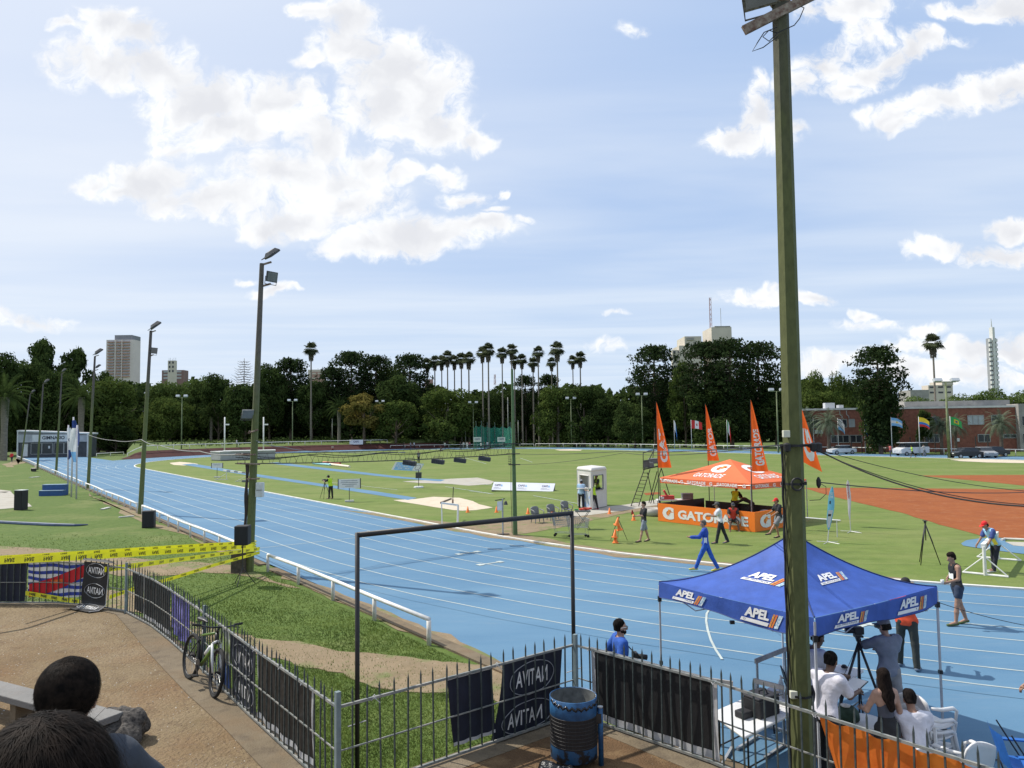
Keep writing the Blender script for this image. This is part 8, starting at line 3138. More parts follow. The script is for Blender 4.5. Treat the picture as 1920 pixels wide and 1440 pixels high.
mb.obj('bag_rim', M('bag_black', (.012,.012,.014),.18,.2,12, bump=1), t, True)
MB().tube([(r0 + .035,-.08,0),(r0 + .035,-.08, zz - .13)], .034,12).obj('mounting_post', blue_p, t, True)
MB().lathe([(.036,0),(.036,.012),(0,.014)], (r0 + .035,-.08, zz - .13),12).obj('post_cap', steel, t)
MB().box((r0 - .0,-.09, zz - .26),(.09,.05,.12)).obj('hinge', dsteel, t)
V, Fq = blob([((-.16,-.1,.06),(.02,-.2,.06),.1,.08),((.02,-.2,.05),(.12,-.18,.06),.08,.07)], .018,.03, noise=.012)
o = link('rubbish_bag', np_mesh('rubbish_bag', V, Fq), M('bag_crinkled', (.02,.02,.022),.25,.4,14, bump=1.0, col2=(.35,.35,.36), lo=.58, hi=.64), None, True)
o.location = c + Vc((-.22,-.18,0))
tag(o, 'crumpled black and silver rubbish bag at the foot of the blue bin', 'rubbish bag')
fw0, rw0 = G_(399,1308, TZ), G_(352,1273, TZ)
dB = (fw0 - rw0)
wb = dB.length
yawB = math.atan2(dB.y, dB.x)
sB = 1.12
t = thing('mountain_bike', 'green and black mountain bike with white fork leaning on the curved fence', 'bicycle', rw0 + Vc((0,0,0)), yawB, scale=sB)
t.rotation_euler = (rad(-9),0, yawB)
wbl = wb / sB
R_w = .345
frame_g = M('bike_green', (.09,.18,.02),.35,.2,8)
bk_b = M('bike_black', (.015,.015,.017),.4,.1,8)
bk_w = M('bike_white', (.6,.6,.6),.35,.1,8)
def wheelb(x, steer=0.0):
 Rs = Matrix.Rotation(steer, 3, 'Z')
 cc_ = Vc((x, 0, R_w))
 def ring(r, rr, n=36, m=8):
  mb = MB()
  mb.tube([cc_ + Rs @ Vc((r * cos(a),0, r * sin(a))) for a in [j * 2 * math.pi / n for j in range(n + 1)]], rr, m, False)
  return mb
 w = ring(R_w - .026,.027).obj('wheel', tyre, t, True)
 ring(R_w - .058,.010,36,6).obj('rim', bk_b, w, True)
 mb = MB()
 for j in range(16):
  a = j * 2 * math.pi / 16
  mb.tube([cc_ + Rs @ Vc((0,.02 if j % 2 else -.02,0)), cc_ + Rs @ Vc(((R_w - .06) * cos(a),0,(R_w - .06) * sin(a)))], .0016,3, False)
 mb.obj('spoke', steel, w)
 mb = MB()
 mb.tube([cc_ + Rs @ Vc((0,-.03,0)), cc_ + Rs @ Vc((0,.03,0))], .022,10)
 mb.tube([cc_ + Rs @ Vc((0,.025,0)), cc_ + Rs @ Vc((0,.03,0))], .07,16)
 mb.obj('hub', bk_b, w)
wheelb(0)
st_ = rad(-6)
wheelb(wbl, st_)
bbk = Vc((wbl * .41,0,.31))
seat_t = Vc((wbl * .27,0,.80))
hd_t, hd_b = Vc((wbl - .24,0,.86)), Vc((wbl - .19,0,.72))
mb = MB()
mb.tube([seat_t + Vc((.01,0,-.08)), hd_t], .019,8)
mb.obj('top_tube', frame_g, t, True)
mb = MB()
mb.tube([bbk, hd_b], .027,8)
mb.obj('down_tube', frame_g, t, True)
mb = MB()
mb.tube([bbk, seat_t], .019,8)
for s in (-1,1):
 mb.tube([seat_t + Vc((.02,0,-.06)), Vc((0, s * .055, R_w))], .009,6)
 mb.tube([bbk, Vc((0, s * .055, R_w))], .011,6)
mb.tube([hd_t, hd_b], .024,8)
mb.obj('rear_frame', bk_b, t, True)
mb = MB()
for s in (-1,1):
 mb.tube([hd_b + Vc((.01, s * .065,.0)), hd_b.lerp(Vc((wbl, 0, R_w)),.5) + Vc((.0, s * .065,0)), Vc((wbl, s * .06, R_w))], [.02,.022,.016], 8)
mb.tube([hd_b + Vc((.01,-.065,0)), hd_b + Vc((.02,0,.035)), hd_b + Vc((.01,.065,0))], .02,8)
mb.obj('fork', bk_w, t, True)
mb = MB()
mb.tube([hd_t + Vc((-.01,0,.0)), hd_t + Vc((.05,0,.08))], .018,8)
hb_ = hd_t + Vc((.05,0,.09))
mb.tube([hb_ + Vc((-.06,-.36,.035)), hb_ + Vc((-.01,-.12,.0)), hb_ + Vc((-.01,.12,0)), hb_ + Vc((-.06,.36,.035))], .0135,8)
mb.obj('handlebar', bk_b, t, True)
for s in (-1,1):
 MB().tube([hb_ + Vc((-.045, s * .25,.025)), hb_ + Vc((-.065, s * .375,.037))], .019,8).obj('grip', tyre, t, True)
 MB().tube([hb_ + Vc((-.0, s * .2,.01)), hb_ + Vc((.03, s * .3,.0))], .007,6).obj('brake_lever', bk_b, t)
mb = MB()
mb.tube([seat_t, seat_t + Vc((-.02,0,.12))], .014,8)
mb.obj('seat_post', bk_b, t)
V, Fq = blob([((-.12,0,0),(.02,0,.005),.07,.045,((0,0,1),.5)),((.02,0,.005),(.15,0,0),.03,.02,((0,0,1),.6))], .012,.02)
o = link('saddle', np_mesh('saddle', V + np.array(seat_t + Vc((-.02,0,.14))), Fq), bk_b, t, True)
mb = MB()
mb.tube([bbk + Vc((0,-.05,0)), bbk + Vc((0,-.057,0))], .09,20)
mb.obj('chainring', bk_b, t)
mb = MB()
mb.beam(bbk + Vc((0,-.07,0)), bbk + Vc((.12,-.075,-.12)),.018,.02)
mb.beam(bbk + Vc((0,.07,0)), bbk + Vc((-.12,.075,.12)),.018,.02)
mb.obj('crank', bk_b, t)
for q in (bbk + Vc((.12,-.11,-.12)), bbk + Vc((-.12,.11,.12))):
 MB().box(q, (.09,.08,.02)).obj('pedal', bk_b, t)
mb = MB()
for s in (.03,-.03):
 mb.tube([hb_ + Vc((0, s * 5,.01)), hb_ + Vc((.1, s, -.03)), hb_ + Vc((.05, s * .5,-.25))], .004,4)
mb.obj('brake_cable', bk_b, t)
MB().tube([bbk.lerp(hd_b, .35) + Vc((-.03,0,.05)), bbk.lerp(hd_b, .65) + Vc((-.03,0,.05))], .035,10).obj('bottle', wplas, t, True)
# ================================================================== BLUE TENT
tb_m = M('tent_blue', (.04,.1,.4),.65,.16,2.6, trans=.15, bump=1.0)
A3, C3, B3 = [G_(u, v, 2.3) for u, v in ((1236,1091),(1527,1158),(1756,1100))]
D3 = A3 + B3 - C3
for q in (A3, C3, B3, D3):
 q.z = 0
pkz = D(1474,1000,(A3.y + B3.y) / 2).z
pk3 = (A3 + B3) / 2 + Vc((0,0, pkz))
t = thing('blue_tent', 'blue pop-up tent printed with white lettering, beside the big pole', 'tent', A3)
cr3 = [A3, C3, B3, D3]
ze3, zv3 = 2.3,2.04
def roof3(i, o_=0.0):
 a, b = cr3[i] + Vc((0,0, ze3)), cr3[(i + 1) % 4] + Vc((0,0, ze3))
 def f(x, y, o=0.0):
  p = a.lerp(b, x)
  q = p.lerp(pk3, y)
  q.z = ze3 + (pkz - ze3) * (y ** 1.75) + o + .035 * sin(x * math.pi) * sin(min(1, y * 1.4) * math.pi)
  if y < .12:
   q.z -= .02 * sin(x * math.pi) * (1 - y / .12)
  return q
 return f
for i in range(4):
 mb = MB()
 mb.grid(roof3(i),16,16)
 mb.obj('canopy', tb_m, t, True, world=1)
 a, b = cr3[i], cr3[(i + 1) % 4]
 dd = (b - a).normalized()
 n_ = Vc((dd.y, -dd.x, 0))
 def fv(x, y, o=0.0, a=a, b=b, n_=n_):
  p = a.lerp(b, x)
  zt_ = ze3 - .02 * sin(x * math.pi)
  zb_ = zv3 + .04 * sin(x * math.pi * 2) * (1 if True else 0) - .03 * sin(x * math.pi)
  rr = .02 * sin(x * 9) + .012 * sin(x * 23 + 1)
  return p + n_ * (.012 + rr * (1 - y) + .02 * (1 - y) * sin(x * math.pi) + o) + Vc((0,0, zb_ + (zt_ - zb_) * y))
 mb = MB()
 mb.grid(fv, 30,5)
 mb.obj('valance', tb_m, t, True, world=1)
 mb = MB()
 mb.tube([fv(k_ / 30,0,.003) for k_ in range(31)], .006,4)
 mb.obj('hem', M('hem_navy', (.012,.03,.12),.7,.1,4), t, world=1)
mb = MB()
for i in range(4):
 f = roof3(i)
 mb.tube([f(0, k_ / 16) + Vc((0,0,.006)) for k_ in range(17)], .012,5)
mb.obj('seam', M('hem_navy', (.012,.03,.12)), t, world=1)
lg_w = M('tent_leg', (.5,.5,.52),.4,.08,6, metal=.2)
for q in (A3, C3, B3, D3):
 mb = MB()
 mb.beam(q + Vc((.0,0,0.0)), q + Vc((0,0, zv3 + .2)),.03,.03)
 mb.obj('leg', lg_w, t, world=1)
 mb = MB()
 mb.box(q + Vc((0,0,.0 + zv3 - .03)),(.06,.06,.09))
 mb.box(q + Vc((0,0,.92)),(.055,.055,.06))
 mb.box(q + Vc((0,0,.01)),(.09,.09,.02))
 mb.obj('joint', bk_b, t, world=1)
for i in range(4):
 a, b = cr3[i], cr3[(i + 1) % 4]
 mb = MB()
 z1_, z2_ = zv3 + .15, zv3 - .1
 inn_ = Vc((a.y - b.y, b.x - a.x, 0)).normalized() * .07
 q = [a.lerp(b, k_ / 4) + inn_ for k_ in range(5)]
 for k_ in range(4):
  za_, zb_ = (z1_, z2_) if k_ % 2 == 0 else (z2_, z1_)
  mb.tube([q[k_] + Vc((0,0, za_)), q[k_ + 1] + Vc((0,0, zb_))], .01,5)
 mb.obj('scissor_brace', lg_w, t, world=1)
 MB().box(q[2] + Vc((0,0, z1_ - .28)),(.07,.05,.05)).obj('joint', bk_b, t, world=1)
def apel(i, fn, x0, y0, x1, y1, sc=1.0):
 """the sponsor mark: word, strip below, coloured flash"""
 w, h = x1 - x0, y1 - y0
 F_ = lambda a, b: fn(x0 + w * a, y0 + h * b)
 mb = MB()
 text_on(mb, 'APEL', F_, .10,.36,.70,1.0,.045, shear=.25)
 mb.add([F_(0,0), F_(.66,0), F_(.70,.24), F_(.04,.24)], [(0,1,2,3)])
 mb.obj('lettering', wl, t, world=1)
 mb = MB()
 fn2 = lambda a, b: fn(a, b) + Vc((0,-.004,.004))
 text_on(mb, 'GEL-FRIO-CALOR', lambda a, b: fn2(x0 + w * a, y0 + h * b),.08,.05,.64,.19,.0)
 mb.obj('strip_lettering', M('hem_navy', (.012,.03,.12)), t, world=1)
 for (a0_, a1_, c) in ((.74,.80, M('flash_red', (.6,.12,.05),.6,.3,40, col2=(.7,.4,.05))),(.80,.86, M('flash_orange', (.7,.3,.04),.6,.3,40, col2=(.65,.1,.04))),(.87,.98, M('flash_cyan', (.15,.38,.6),.6,.3,30, col2=(.6,.65,.68)))):
  mb = MB()
  sh_ = .06
  mb.add([F_(a0_ - sh_ + .01,0), F_(a1_ - sh_ - .005,0), F_(a1_ + sh_ - .005,.86), F_(a0_ + sh_ + .01,.86)], [(0,1,2,3)])
  mb.obj('colour_flash', c, t, world=1)
rf0, rf1 = roof3(0), roof3(1)
kx = lambda f_: (lambda x, y: f_(.5 + (x - .5) / max(.2,1 - y), y, .012))
apel(0, kx(rf0),.415,.36,.69,.50)
apel(1, kx(rf1),.33,.40,.56,.53)
def vfun(i):
 a, b = cr3[i], cr3[(i + 1) % 4]
 dd = (b - a).normalized()
 n_ = Vc((dd.y, -dd.x, 0))
 def fv(x, y):
  p = a.lerp(b, x)
  zt_ = ze3 - .02 * sin(x * math.pi)
  zb_ = zv3 + .04 * sin(x * math.pi * 2) - .03 * sin(x * math.pi)
  rr = .02 * sin(x * 9) + .012 * sin(x * 23 + 1)
  return p + n_ * (.024 + rr * (1 - y) + .02 * (1 - y) * sin(x * math.pi)) + Vc((0,0, zb_ + (zt_ - zb_) * y))
 return fv
apel(0, vfun(0),.11,.12,.35,.88)
apel(0, vfun(0),.58,.12,.83,.88)
apel(1, vfun(1),.12,.14,.38,.86)
apel(1, vfun(1),.62,.14,.88,.86)
# ================================================================== TABLES, HURDLES AND CHAIRS UNDER THE TENT
def table(label, cs, z=.74, round_=False):
 """cs: four corners on level z"""
 base_ = Vc((sum(q.x for q in cs) / 4, sum(q.y for q in cs) / 4,0))
 t = thing('folding_table', label, 'table', base_, group='white folding tables under the blue tent')
 mb = MB()
 mb.prism([(q.x - base_.x, q.y - base_.y) for q in cs], z - .045, z)
 bevel(mb.obj('table_top', wplas, t),.02,3)
 for k_ in range(4):
  q = cs[k_].lerp(Vc((base_.x, base_.y, z)),.18) - base_
  n2 = (cs[(k_ + 1) % 4] if k_ % 2 else cs[k_ - 1]).lerp(Vc((base_.x, base_.y, z)),.18) - base_
  MB().tube([(q.x, q.y, z - .05),(q.x, q.y, .25),(q.x * 1.08, q.y * 1.08,0)], .014,6).obj('leg', bk_b, t)
  if k_ % 2:
   MB().tube([(q.x, q.y, .25),(n2.x, n2.y, .25)], .012,6).obj('brace', bk_b, t)
 return t
T1 = [G_(u, v, .74) for u, v in ((1331,1336),(1396,1382),(1515,1322),(1452,1284))]
table('long white folding table with black case, nearest the fence', T1)
cT = (T1[0] + T1[1] + T1[2] + T1[3]) / 4
c = G_(1428,1338,.74)
ax1 = (T1[2] - T1[1]).normalized()
yawT = math.atan2(ax1.y, ax1.x)
t = thing('equipment_case', 'open black padded case with cables on the long white table', 'case', c, yawT + rad(-8))
bevel(MB().box((0,0,.13),(.44,.32,.26)).obj('case_body', blk, t),.02)
bevel(MB().box((.0,.02,.275),(.45,.34,.03)).obj('lid', M('case_lid', (.03,.03,.033),.6,.2,8), t),.01)
MB().tube([(-.08,-.05,.29),(-.08,-.03,.35),(.08,-.02,.35),(.08,-.05,.29)], .012,6).obj('handle', blk, t)
bevel(MB().box((.24,.22,.1),(.12,.3,.2)).obj('side_pocket', blk, t),.01)
bevel(MB().box((-.32,.06,.05),(.2,.18,.1)).obj('front_pouch', blk, t),.02)
mb = MB()
for k_ in range(5):
 mb.tube([(.18 + .06 * cos(a) + .02 * k_, -.1 + .08 * sin(a),.27 + .01 * sin(a * 3)) for a in [j * .7 for j in range(9)]], .006,4)
mb.obj('cable', bk_b, t)
c = G_(1465,1301,.74)
t = thing('water_bottle', 'clear plastic water bottle with blue label on the long white table', 'bottle', c)
MB().lathe([(0,0),(.04,0),(.042,.02),(.042,.17),(.02,.23),(.014,.25),(.014,.27),(0,.27)], n=16).obj('bottle', M('bottle_clear', (.55,.6,.62),.15,.1,8), t, True)
MB().lathe([(.0425,.07),(.0428,.14)], n=16).obj('label', M('label_blue', (.05,.25,.5),.5,.1,8), t)
MB().lathe([(.017,.262),(.017,.285),(0,.287)], n=12).obj('cap', w_paint, t)
c = G_(1452,1327,.74)
mb = MB()
mb.box((0,0,.006),(.3,.21,.008), rz=yawT)
mb.box((.05,.02,.014),(.28,.2,.008), rz=yawT + .25)
o = mb.obj('paper_sheets', w_paint)
o.location = G_(1478,1322,.74)
tag(o, 'loose white papers on the long white table beside the big pole', 'paper')
c = G_(1487,1285,.74)
t = thing('laptop', 'black laptop or monitor standing open on the table at the edge of the big pole', 'laptop', c, rad(80))
bevel(MB().box((0,0,.012),(.34,.24,.022)).obj('keyboard', blk, t),.004)
MB().box((0,.13,.14),(.34,.02,.25), rot=Matrix.Rotation(rad(-14),3, 'X')).obj('screen', blk, t)
mb = MB()
for k_ in range(9):
 rr = .10 + .018 * (k_ % 4)
 mb.tube([(rr * cos(a) * 1.4,.04 * k_ - .15, rr * sin(a) + .2) for a in [j * .5 for j in range(14)]], .008,4)
o = mb.obj('cable_coil', bk_b)
o.location = G_(1455,1350,.28) + Vc((.15,.15,0))
tag(o, 'coils of black cable hanging under the long white table', 'cable')
T2 = [G_(u, v, .76) for u, v in ((1536,1268),(1577,1285),(1620,1254),(1572,1242))]
table('second white folding table behind the man in the white T-shirt', T2)
c = G_(1583,1252,.76)
MBo = MB().lathe([(.05,0),(.055,.02),(.03,.05),(0,.055)], n=14).obj('radio_handset', blk)
MBo.location = c
tag(MBo, 'small dark device on the second white table', 'device')
c = G_(1619,1420)
c = Vc((D(1619,1340,11.0).x, 11.0,0))
t = thing('round_stool_table', 'small round white table with a grey cover between the woman and the man in white', 'table', c)
MB().lathe([(0,.66),(.29,.66),(.3,.69),(.29,.71),(0,.71)], n=24).obj('table_top', wplas, t, True)
MB().lathe([(.27,.66),(.3,.3),(.31,.0)], n=24).obj('cover', M('cover_grey', (.16,.18,.2),.8,.15,4, bump=.4), t, True)
c = D(1583,1318,10.9)
t = thing('green_bag', 'dark green bag with white pocket next to the round table', 'bag', c - Vc((0,0,.2)), rad(20))
V, Fq = blob([((-.15,0,0),(.15,0,0),.11,.11,((0,1,0),.8)),((-.1,0,.08),(.1,0,.08),.08,.08)], .02,.05, noise=.008)
link('bag_body', np_mesh('bag', V, Fq), M('bag_green', (.02,.05,.03),.7,.2,10), t, True)
MB().lathe([(0,.0),(.06,0),(.07,.02),(0,.04)], (0,-.02,.16),14).obj('white_roll', wplas, t, True)
MB().box((0,0,-.33),(.3,.3,.35)).obj('stool', gplas, t)
def hurdle(label, uA, vA, uB, vB, z, letters=None, legs=(0.05,.95), toward=1):
 a, b = G_(uA, vA, z), G_(uB, vB, z)
 t = thing('hurdle', label, 'hurdle', Vc((a.x, a.y, 0)), group='grey hurdles by the blue tent')
 d_ = (b - a).normalized()
 n_ = Vc((-d_.y, d_.x, 0)) * toward
 MB().beam(a, b, .03,.075).obj('crossbar', M('hurdle_bar', (.42,.39,.36),.7,.2,6), t, world=1)
 for f_ in legs:
  p = a.lerp(b, f_)
  q = Vc((p.x, p.y, .03))
  MB().beam(Vc((p.x, p.y, .03)), p - Vc((0,0,.03)),.03,.045).obj('upright', steel, t, world=1)
  MB().beam(q, q + n_ * .65,.04,.045).obj('foot', steel, t, world=1)
 if letters:
  mb = MB()
  front = Vc((d_.y, -d_.x, 0))
  if front.y > 0:
   front = -front
  for (s, x0, x1) in letters:
   if s == '#':
    mb.add([a.lerp(b, x0) + front * .018 + Vc((0,0,-.03)), a.lerp(b, x1) + front * .018 + Vc((0,0,-.03)), a.lerp(b, x1) + front * .018 + Vc((0,0,.03)), a.lerp(b, x0) + front * .018 + Vc((0,0,.03))], [(0,1,2,3)])
   else:
    text_on(mb, s, lambda x, y: a.lerp(b, x) + front * .018 + Vc((0,0,-.028 + .056 * y)), x0,0, x1,1,.03)
  mb.obj('lettering', _M['letter_dark'], t, world=1)
 return t
hurdle('grey hurdle standing at the left end of the long white table', 1416,1240,1474,1217,1.05, toward=-1)
hurdle('grey hurdle with dark letters seen over the long black banner', 1282,1268,1374,1282,1.0, [('SIS', .22,.38),('#', .5,.62)], toward=-1)
hurdle('low grey hurdle lying behind the water bottle', 1414,1276,1470,1290,.9, legs=(.05,.95), toward=-1)
WC = 'white plastic chairs at the blue tent'
plastic_chair('white plastic armchair, rightmost, with its back to the fence', Vc((D(1800,1400,10.2).x, 10.2,0)), rad(190), wplas, WC)
plastic_chair('white plastic armchair under the seated man in white', Vc((D(1712,1400,10.05).x, 10.05,0)), rad(176), wplas, WC)
plastic_chair('white plastic armchair seen behind the orange cloth, left of the woman', Vc((D(1618,1400,9.9).x, 9.9,0)), rad(175), wplas, WC)
for z_, w_ in ((0, 'lower'),(.17, 'middle'),(.34, 'topmost')):
 plastic_chair(w_ + ' chair of the white plastic stack by the right tent leg', Vc((D(1738,1360,10.9).x, 10.9 - z_ * .2, z_)), rad(118), wplas, 'stacked white plastic chairs')
bc = Vc((D(1908,1400,10.2).x + .12,10.2,0))
t = thing('camping_chair', 'bright blue folding camping chair cut off by the right edge', 'chair', bc, rad(75))
bcl = M('canvas_blue', (.015,.12,.42),.7,.15,5, bump=.3)
mb = MB()
mb.grid(lambda a, b: Vc(((a - .5) * .52,(b - .5) * .46,.42 - .05 * sin(a * 3.14) * sin(b * 3.14))),8,6)
o = mb.obj('seat', bcl, t, True)
mb = MB()
mb.grid(lambda a, b: Vc(((a - .5) * .54,.25 + .12 * b + .05 * cos((a - .5) * 3),.42 + .45 * b)),8,6)
mb.obj('backrest', bcl, t, True)
for s in (-1,1):
 MB().box((s * .31,0,.62),(.08,.42,.02)).obj('armrest', bcl, t)
 for pts in (((s * .27,-.24,0),(s * .27,.26,.88)),((s * .3,.26,0),(s * .3,-.22,.6)),((-.27 * s, -.24,.02),(.27 * s, -.24,.42)),((-.27 * s, .26,.02),(.27 * s, .26,.42))):
  MB().tube(pts, .011,6).obj('leg', bk_b, t)
wire('ground_cable', 'dark cable on the blue track running to the camping chair', [G_(1790,1432,.02), G_(1850,1426,.02), G_(1925,1420,.02)], .008,0,6)
wire('tent_guy_line', 'thin dark guy line from the right corner of the blue tent to the right edge', [B3 + Vc((0,0,2.05)), D(1925,1173,13.5)], .006,.03)
# ================================================================== PEOPLE NEAR THE TENT
ps, J = person('bearded man in royal blue T-shirt and white sunglasses with a camera, behind the fence', Vc((D(1166,1200,12.35).x, 12.35,0)), rad(-84),1.84,.014,1, 'short', (.012,.008,.006), 'tee', (.015,.08,.36), 'long', (.03,.03,.04),(.1,.1,.1),
               lean=-4, tl=(6,0,3), tr=(-6,0,3), al=(-28,26,70,10), ar=(-14,22,78,-10), head=(2,0), beard=True, build=1.08, fingers=True)
hcv = Vc(tuple(J['head']))
fwv, sdv, upv = [Vc(tuple(J[k])) for k in ('fw', 'sd', 'hup')]
mb = MB()
for s in (-1,1):
 mb.tube([hcv + sdv * s * .02 + fwv * .112 + upv * .012, hcv + sdv * s * .07 + fwv * .085 + upv * .014, hcv + sdv * s * .092 + fwv * .02 + upv * .012, hcv + sdv * s * .09 - fwv * .02 + upv * .0], [.004,.005,.005,.004], 6)
mb.obj('sunglasses_frame', w_paint, ps)
mb = MB()
for s in (-1,1):
 mb.tube([hcv + sdv * s * .012 + fwv * .112 + upv * .005, hcv + sdv * s * .06 + fwv * .09 + upv * .006], [.013,.012], 8)
mb.obj('sunglasses_lens', bk_b, ps, True)
ch_ = Vc(tuple(J['chest']))
nk_ = Vc(tuple(J['neck']))
camp = Vc(tuple(J['waist'])) + Vc((.02,.22,.08))
mb = MB()
mb.tube([nk_ + Vc((-.09,.02,-.02)), ch_ + Vc((-.1,.14,.0)), camp + Vc((-.06,0,.03))], .009,5)
mb.tube([nk_ + Vc((.09,.02,-.02)), ch_ + Vc((.1,.14,.0)), camp + Vc((.06,0,.03))], .009,5)
mb.tube([nk_ + Vc((-.09,.02,-.02)), nk_ + Vc((0,-.06,.01)), nk_ + Vc((.09,.02,-.02))], .009,5)
mb.obj('camera_strap', bk_b, ps)
tc_ = thing('camera', 'black camera with long lens hanging at the belly of the bearded man in blue', 'camera', jworld(ps, camp), ps.rotation_euler[2])
bevel(MB().box((0,0,0),(.15,.08,.11)).obj('camera_body', blk, tc_),.012)
MB().tube([(0,.03,-.01),(0,.2,-.04)], [.04,.043], 14).obj('lens', blk, tc_, True)
yv = 10.55
ps, J = person('man in white T-shirt and black trousers with white stripe reading a clipboard under the tent', Vc((D(1547,1300, yv).x, yv, 0)), rad(-58),1.80,.015,2, 'short', (.012,.01,.009), 'tee', (.68,.66,.72), 'long', (.016,.016,.02),(.1,.1,.1),
               lean=9, tl=(6,0,4), tr=(-5,2,4), al=(34,6,54,-14), ar=(34,4,56,-10), head=(18,0), build=1.1, fingers=True)
hr = jworld(ps, (J['hand_r'] + J['hand_l']) / 2)
t = thing('clipboard', 'clipboard with white papers in the hands of the man in the white T-shirt', 'clipboard', hr + Vc((.02,0,.03)), rad(-58))
MB().box((0,.06,0),(.24,.33,.008), rot=Matrix.Rotation(rad(18),3, 'X')).obj('board', bk_b, t)
MB().box((0,.06,.008),(.22,.3,.006), rot=Matrix.Rotation(rad(18),3, 'X')).obj('paper', w_paint, t)
mb = MB()
mb.tube([(.175,.0,.95),(.19,.02,.6),(.18,.0,.2)], .012,5)
mb.obj('stripe', w_paint, ps)
yv = 11.6
ps, J = person('second man in pale shirt half hidden behind the big pole, standing by the tables', Vc((D(1524,1300, yv).x, yv, 0)), rad(-75),1.84,.018,2, 'short', (.012,.01,.009), 'tee', (.5,.52,.62), 'long', (.02,.02,.03),(.1,.1,.1),
               lean=6, tl=(4,0,3), tr=(-4,0,3), al=(30,6,50,-5), ar=(25,6,50,-5), head=(16,0))
yv = 12.35
pg = Vc((D(1668,1300, yv).x, yv, 0))
ps, J = person('man in heathered grey T-shirt seen from behind, working a camera under the tent edge', pg, rad(14),1.78,.015,1, 'short', (.03,.02,.015), 'tee', (.2,.22,.28), 'shorts', (.28,.27,.27),(.15,.15,.15),
               lean=2, tl=(4,0,4), tr=(-3,2,5), al=(60,20,85,8), ar=(25,10,60,-10), head=(12,20), cap=(.25,.25,.27), build=1.12, fingers=True)
tripod('tall black video tripod at the left hand of the man in the grey T-shirt', pg + Vc((-.42,.12,0)),1.5,.5, True, .017, yaw=1.2)
wire('ground_cable', 'thin dark cable hanging from the video camera to the second table', [pg + Vc((-.42,.1,1.45)), pg + Vc((-.9,.2,.5)), G_(1572,1262,.74)], .004,.1,8)
yv = 10.3
ps, J = person('woman with long dark hair, grey top and black skirt, seen from behind at the fence', Vc((D(1661,1300, yv).x, yv, 0)), rad(8),1.64,.014,1, 'long', (.016,.011,.009), None, (.2,.2,.2), 'long', (.012,.012,.014),(.03,.03,.03),
               lean=3, tl=(4,0,3), tr=(-3,2,3), al=(14,22,60,-20), ar=(2,16,8,6), head=(6,0), build=.86, fingers=True)
S_ = 1.64 / 1.75
pel_, wst, chs = J['pel'] / S_, J['waist'] / S_, J['chest'] / S_
fl2 = ((0,1,0),.66)
V, Fq = blob([(wst - V3(0,0,.06), chs - V3(0,0,.02),.118 * .86,.145 * .86, fl2)], .012,.02,.012, lambda P: np.maximum(np.maximum(P[..., 2] - (chs[2] - .03),-(P[..., 2] - (wst[2] - .06))),-1))
link('top', np_mesh('top', V * S_, Fq), M('top_grey', (.07,.075,.1),.8,.15,9), ps, True)
V, Fq = blob([(wst - V3(0,0,.04), pel_ - V3(0,0,.05),.115,.15, fl2),(pel_ - V3(0,0,.05), V3(0,0,.45),.155,.19,((0,1,0),.8))], .015,.03,.012, lambda P: np.maximum(P[..., 2] - (wst[2] - .02),-(P[..., 2] - .42)), noise=.006)
link('skirt', np_mesh('skirt', V * S_, Fq), M('skirt_black', (.012,.012,.014),.8,.2,6), ps, True)
yv = 10.4
ps, J = person('seated man in white shirt with dark curly hair, back to the fence beside the woman', Vc((D(1707,1300, yv).x, yv - .1,0)), rad(-8),1.72,.016,0, 'curly', (.014,.011,.01), 'tee', (.62,.62,.68), 'long', (.02,.02,.025),(.05,.05,.05),
               lean=10, tl=(82,80,8), tr=(80,78,8), al=(34,8,30,-6), ar=(36,8,30,-6), head=(20,0), hipz=.52, build=1.1, fingers=True)
yv = 11.2
ps, J = person('person cut off by the right edge, only two hands showing', Vc((D(1990,1300, yv).x, yv, 0)), rad(80),1.8,.016,0, 'short', (.03,.03,.03), 'tee', (.15,.15,.17), 'long', (.03,.03,.04),(.1,.1,.1),
               lean=8, tl=(6,0,4), tr=(-5,0,4), al=(30,8,42,0), ar=(18,6,34,0), head=(12,0), fingers=True)
# ================================================================== THE STAND AND ITS SPECTATORS
cstep = ground_mat('stand_concrete', [((.17,.165,.155),(.24,.23,.215),1.5),((.2,.18,.16),4,.55,.7, None, .6)], bscale=30, bump=.5)
mb = MB()
for (y0, y1, z) in ((5.2,6.0,1.15),(4.4,5.2,1.6),(3.6,4.4,2.05),(2.8,3.6,2.5),(2.0,2.8,2.95),(1.1,2.0,3.3),(-.2,1.1,3.42),(-3,-.2,3.5)):
 mb.box((-2,(y0 + y1) / 2,(z + TZ) / 2),(26, y1 - y0, z - TZ))
tag(mb.obj('grandstand_steps', cstep), kind='structure')
bA, bB = G_(-70,1258,1.12), G_(232,1334,1.12)
dd = (bB - bA).normalized()
nn = Vc((-dd.y, dd.x, 0))
t = thing('concrete_bench', 'low grey concrete bench slab on the terrace behind the dark-haired man', 'bench', Vc((bA.x, bA.y, TZ)))
mb = MB()
mb.prism([bA, bB, bB - nn * .38, bA - nn * .38], 1.02,1.12)
bevel(mb.obj('seat', cstep, t, world=1),.012)
for f_ in (.1,.5,.93):
 q = bA.lerp(bB, f_) - nn * .19
 mb = MB()
 mb.box((q.x, q.y, (TZ + 1.02) / 2),(.14,.3,1.02 - TZ), rz=math.atan2(dd.y, dd.x))
 mb.obj('support', g_strip, t, world=1)
mb = MB()
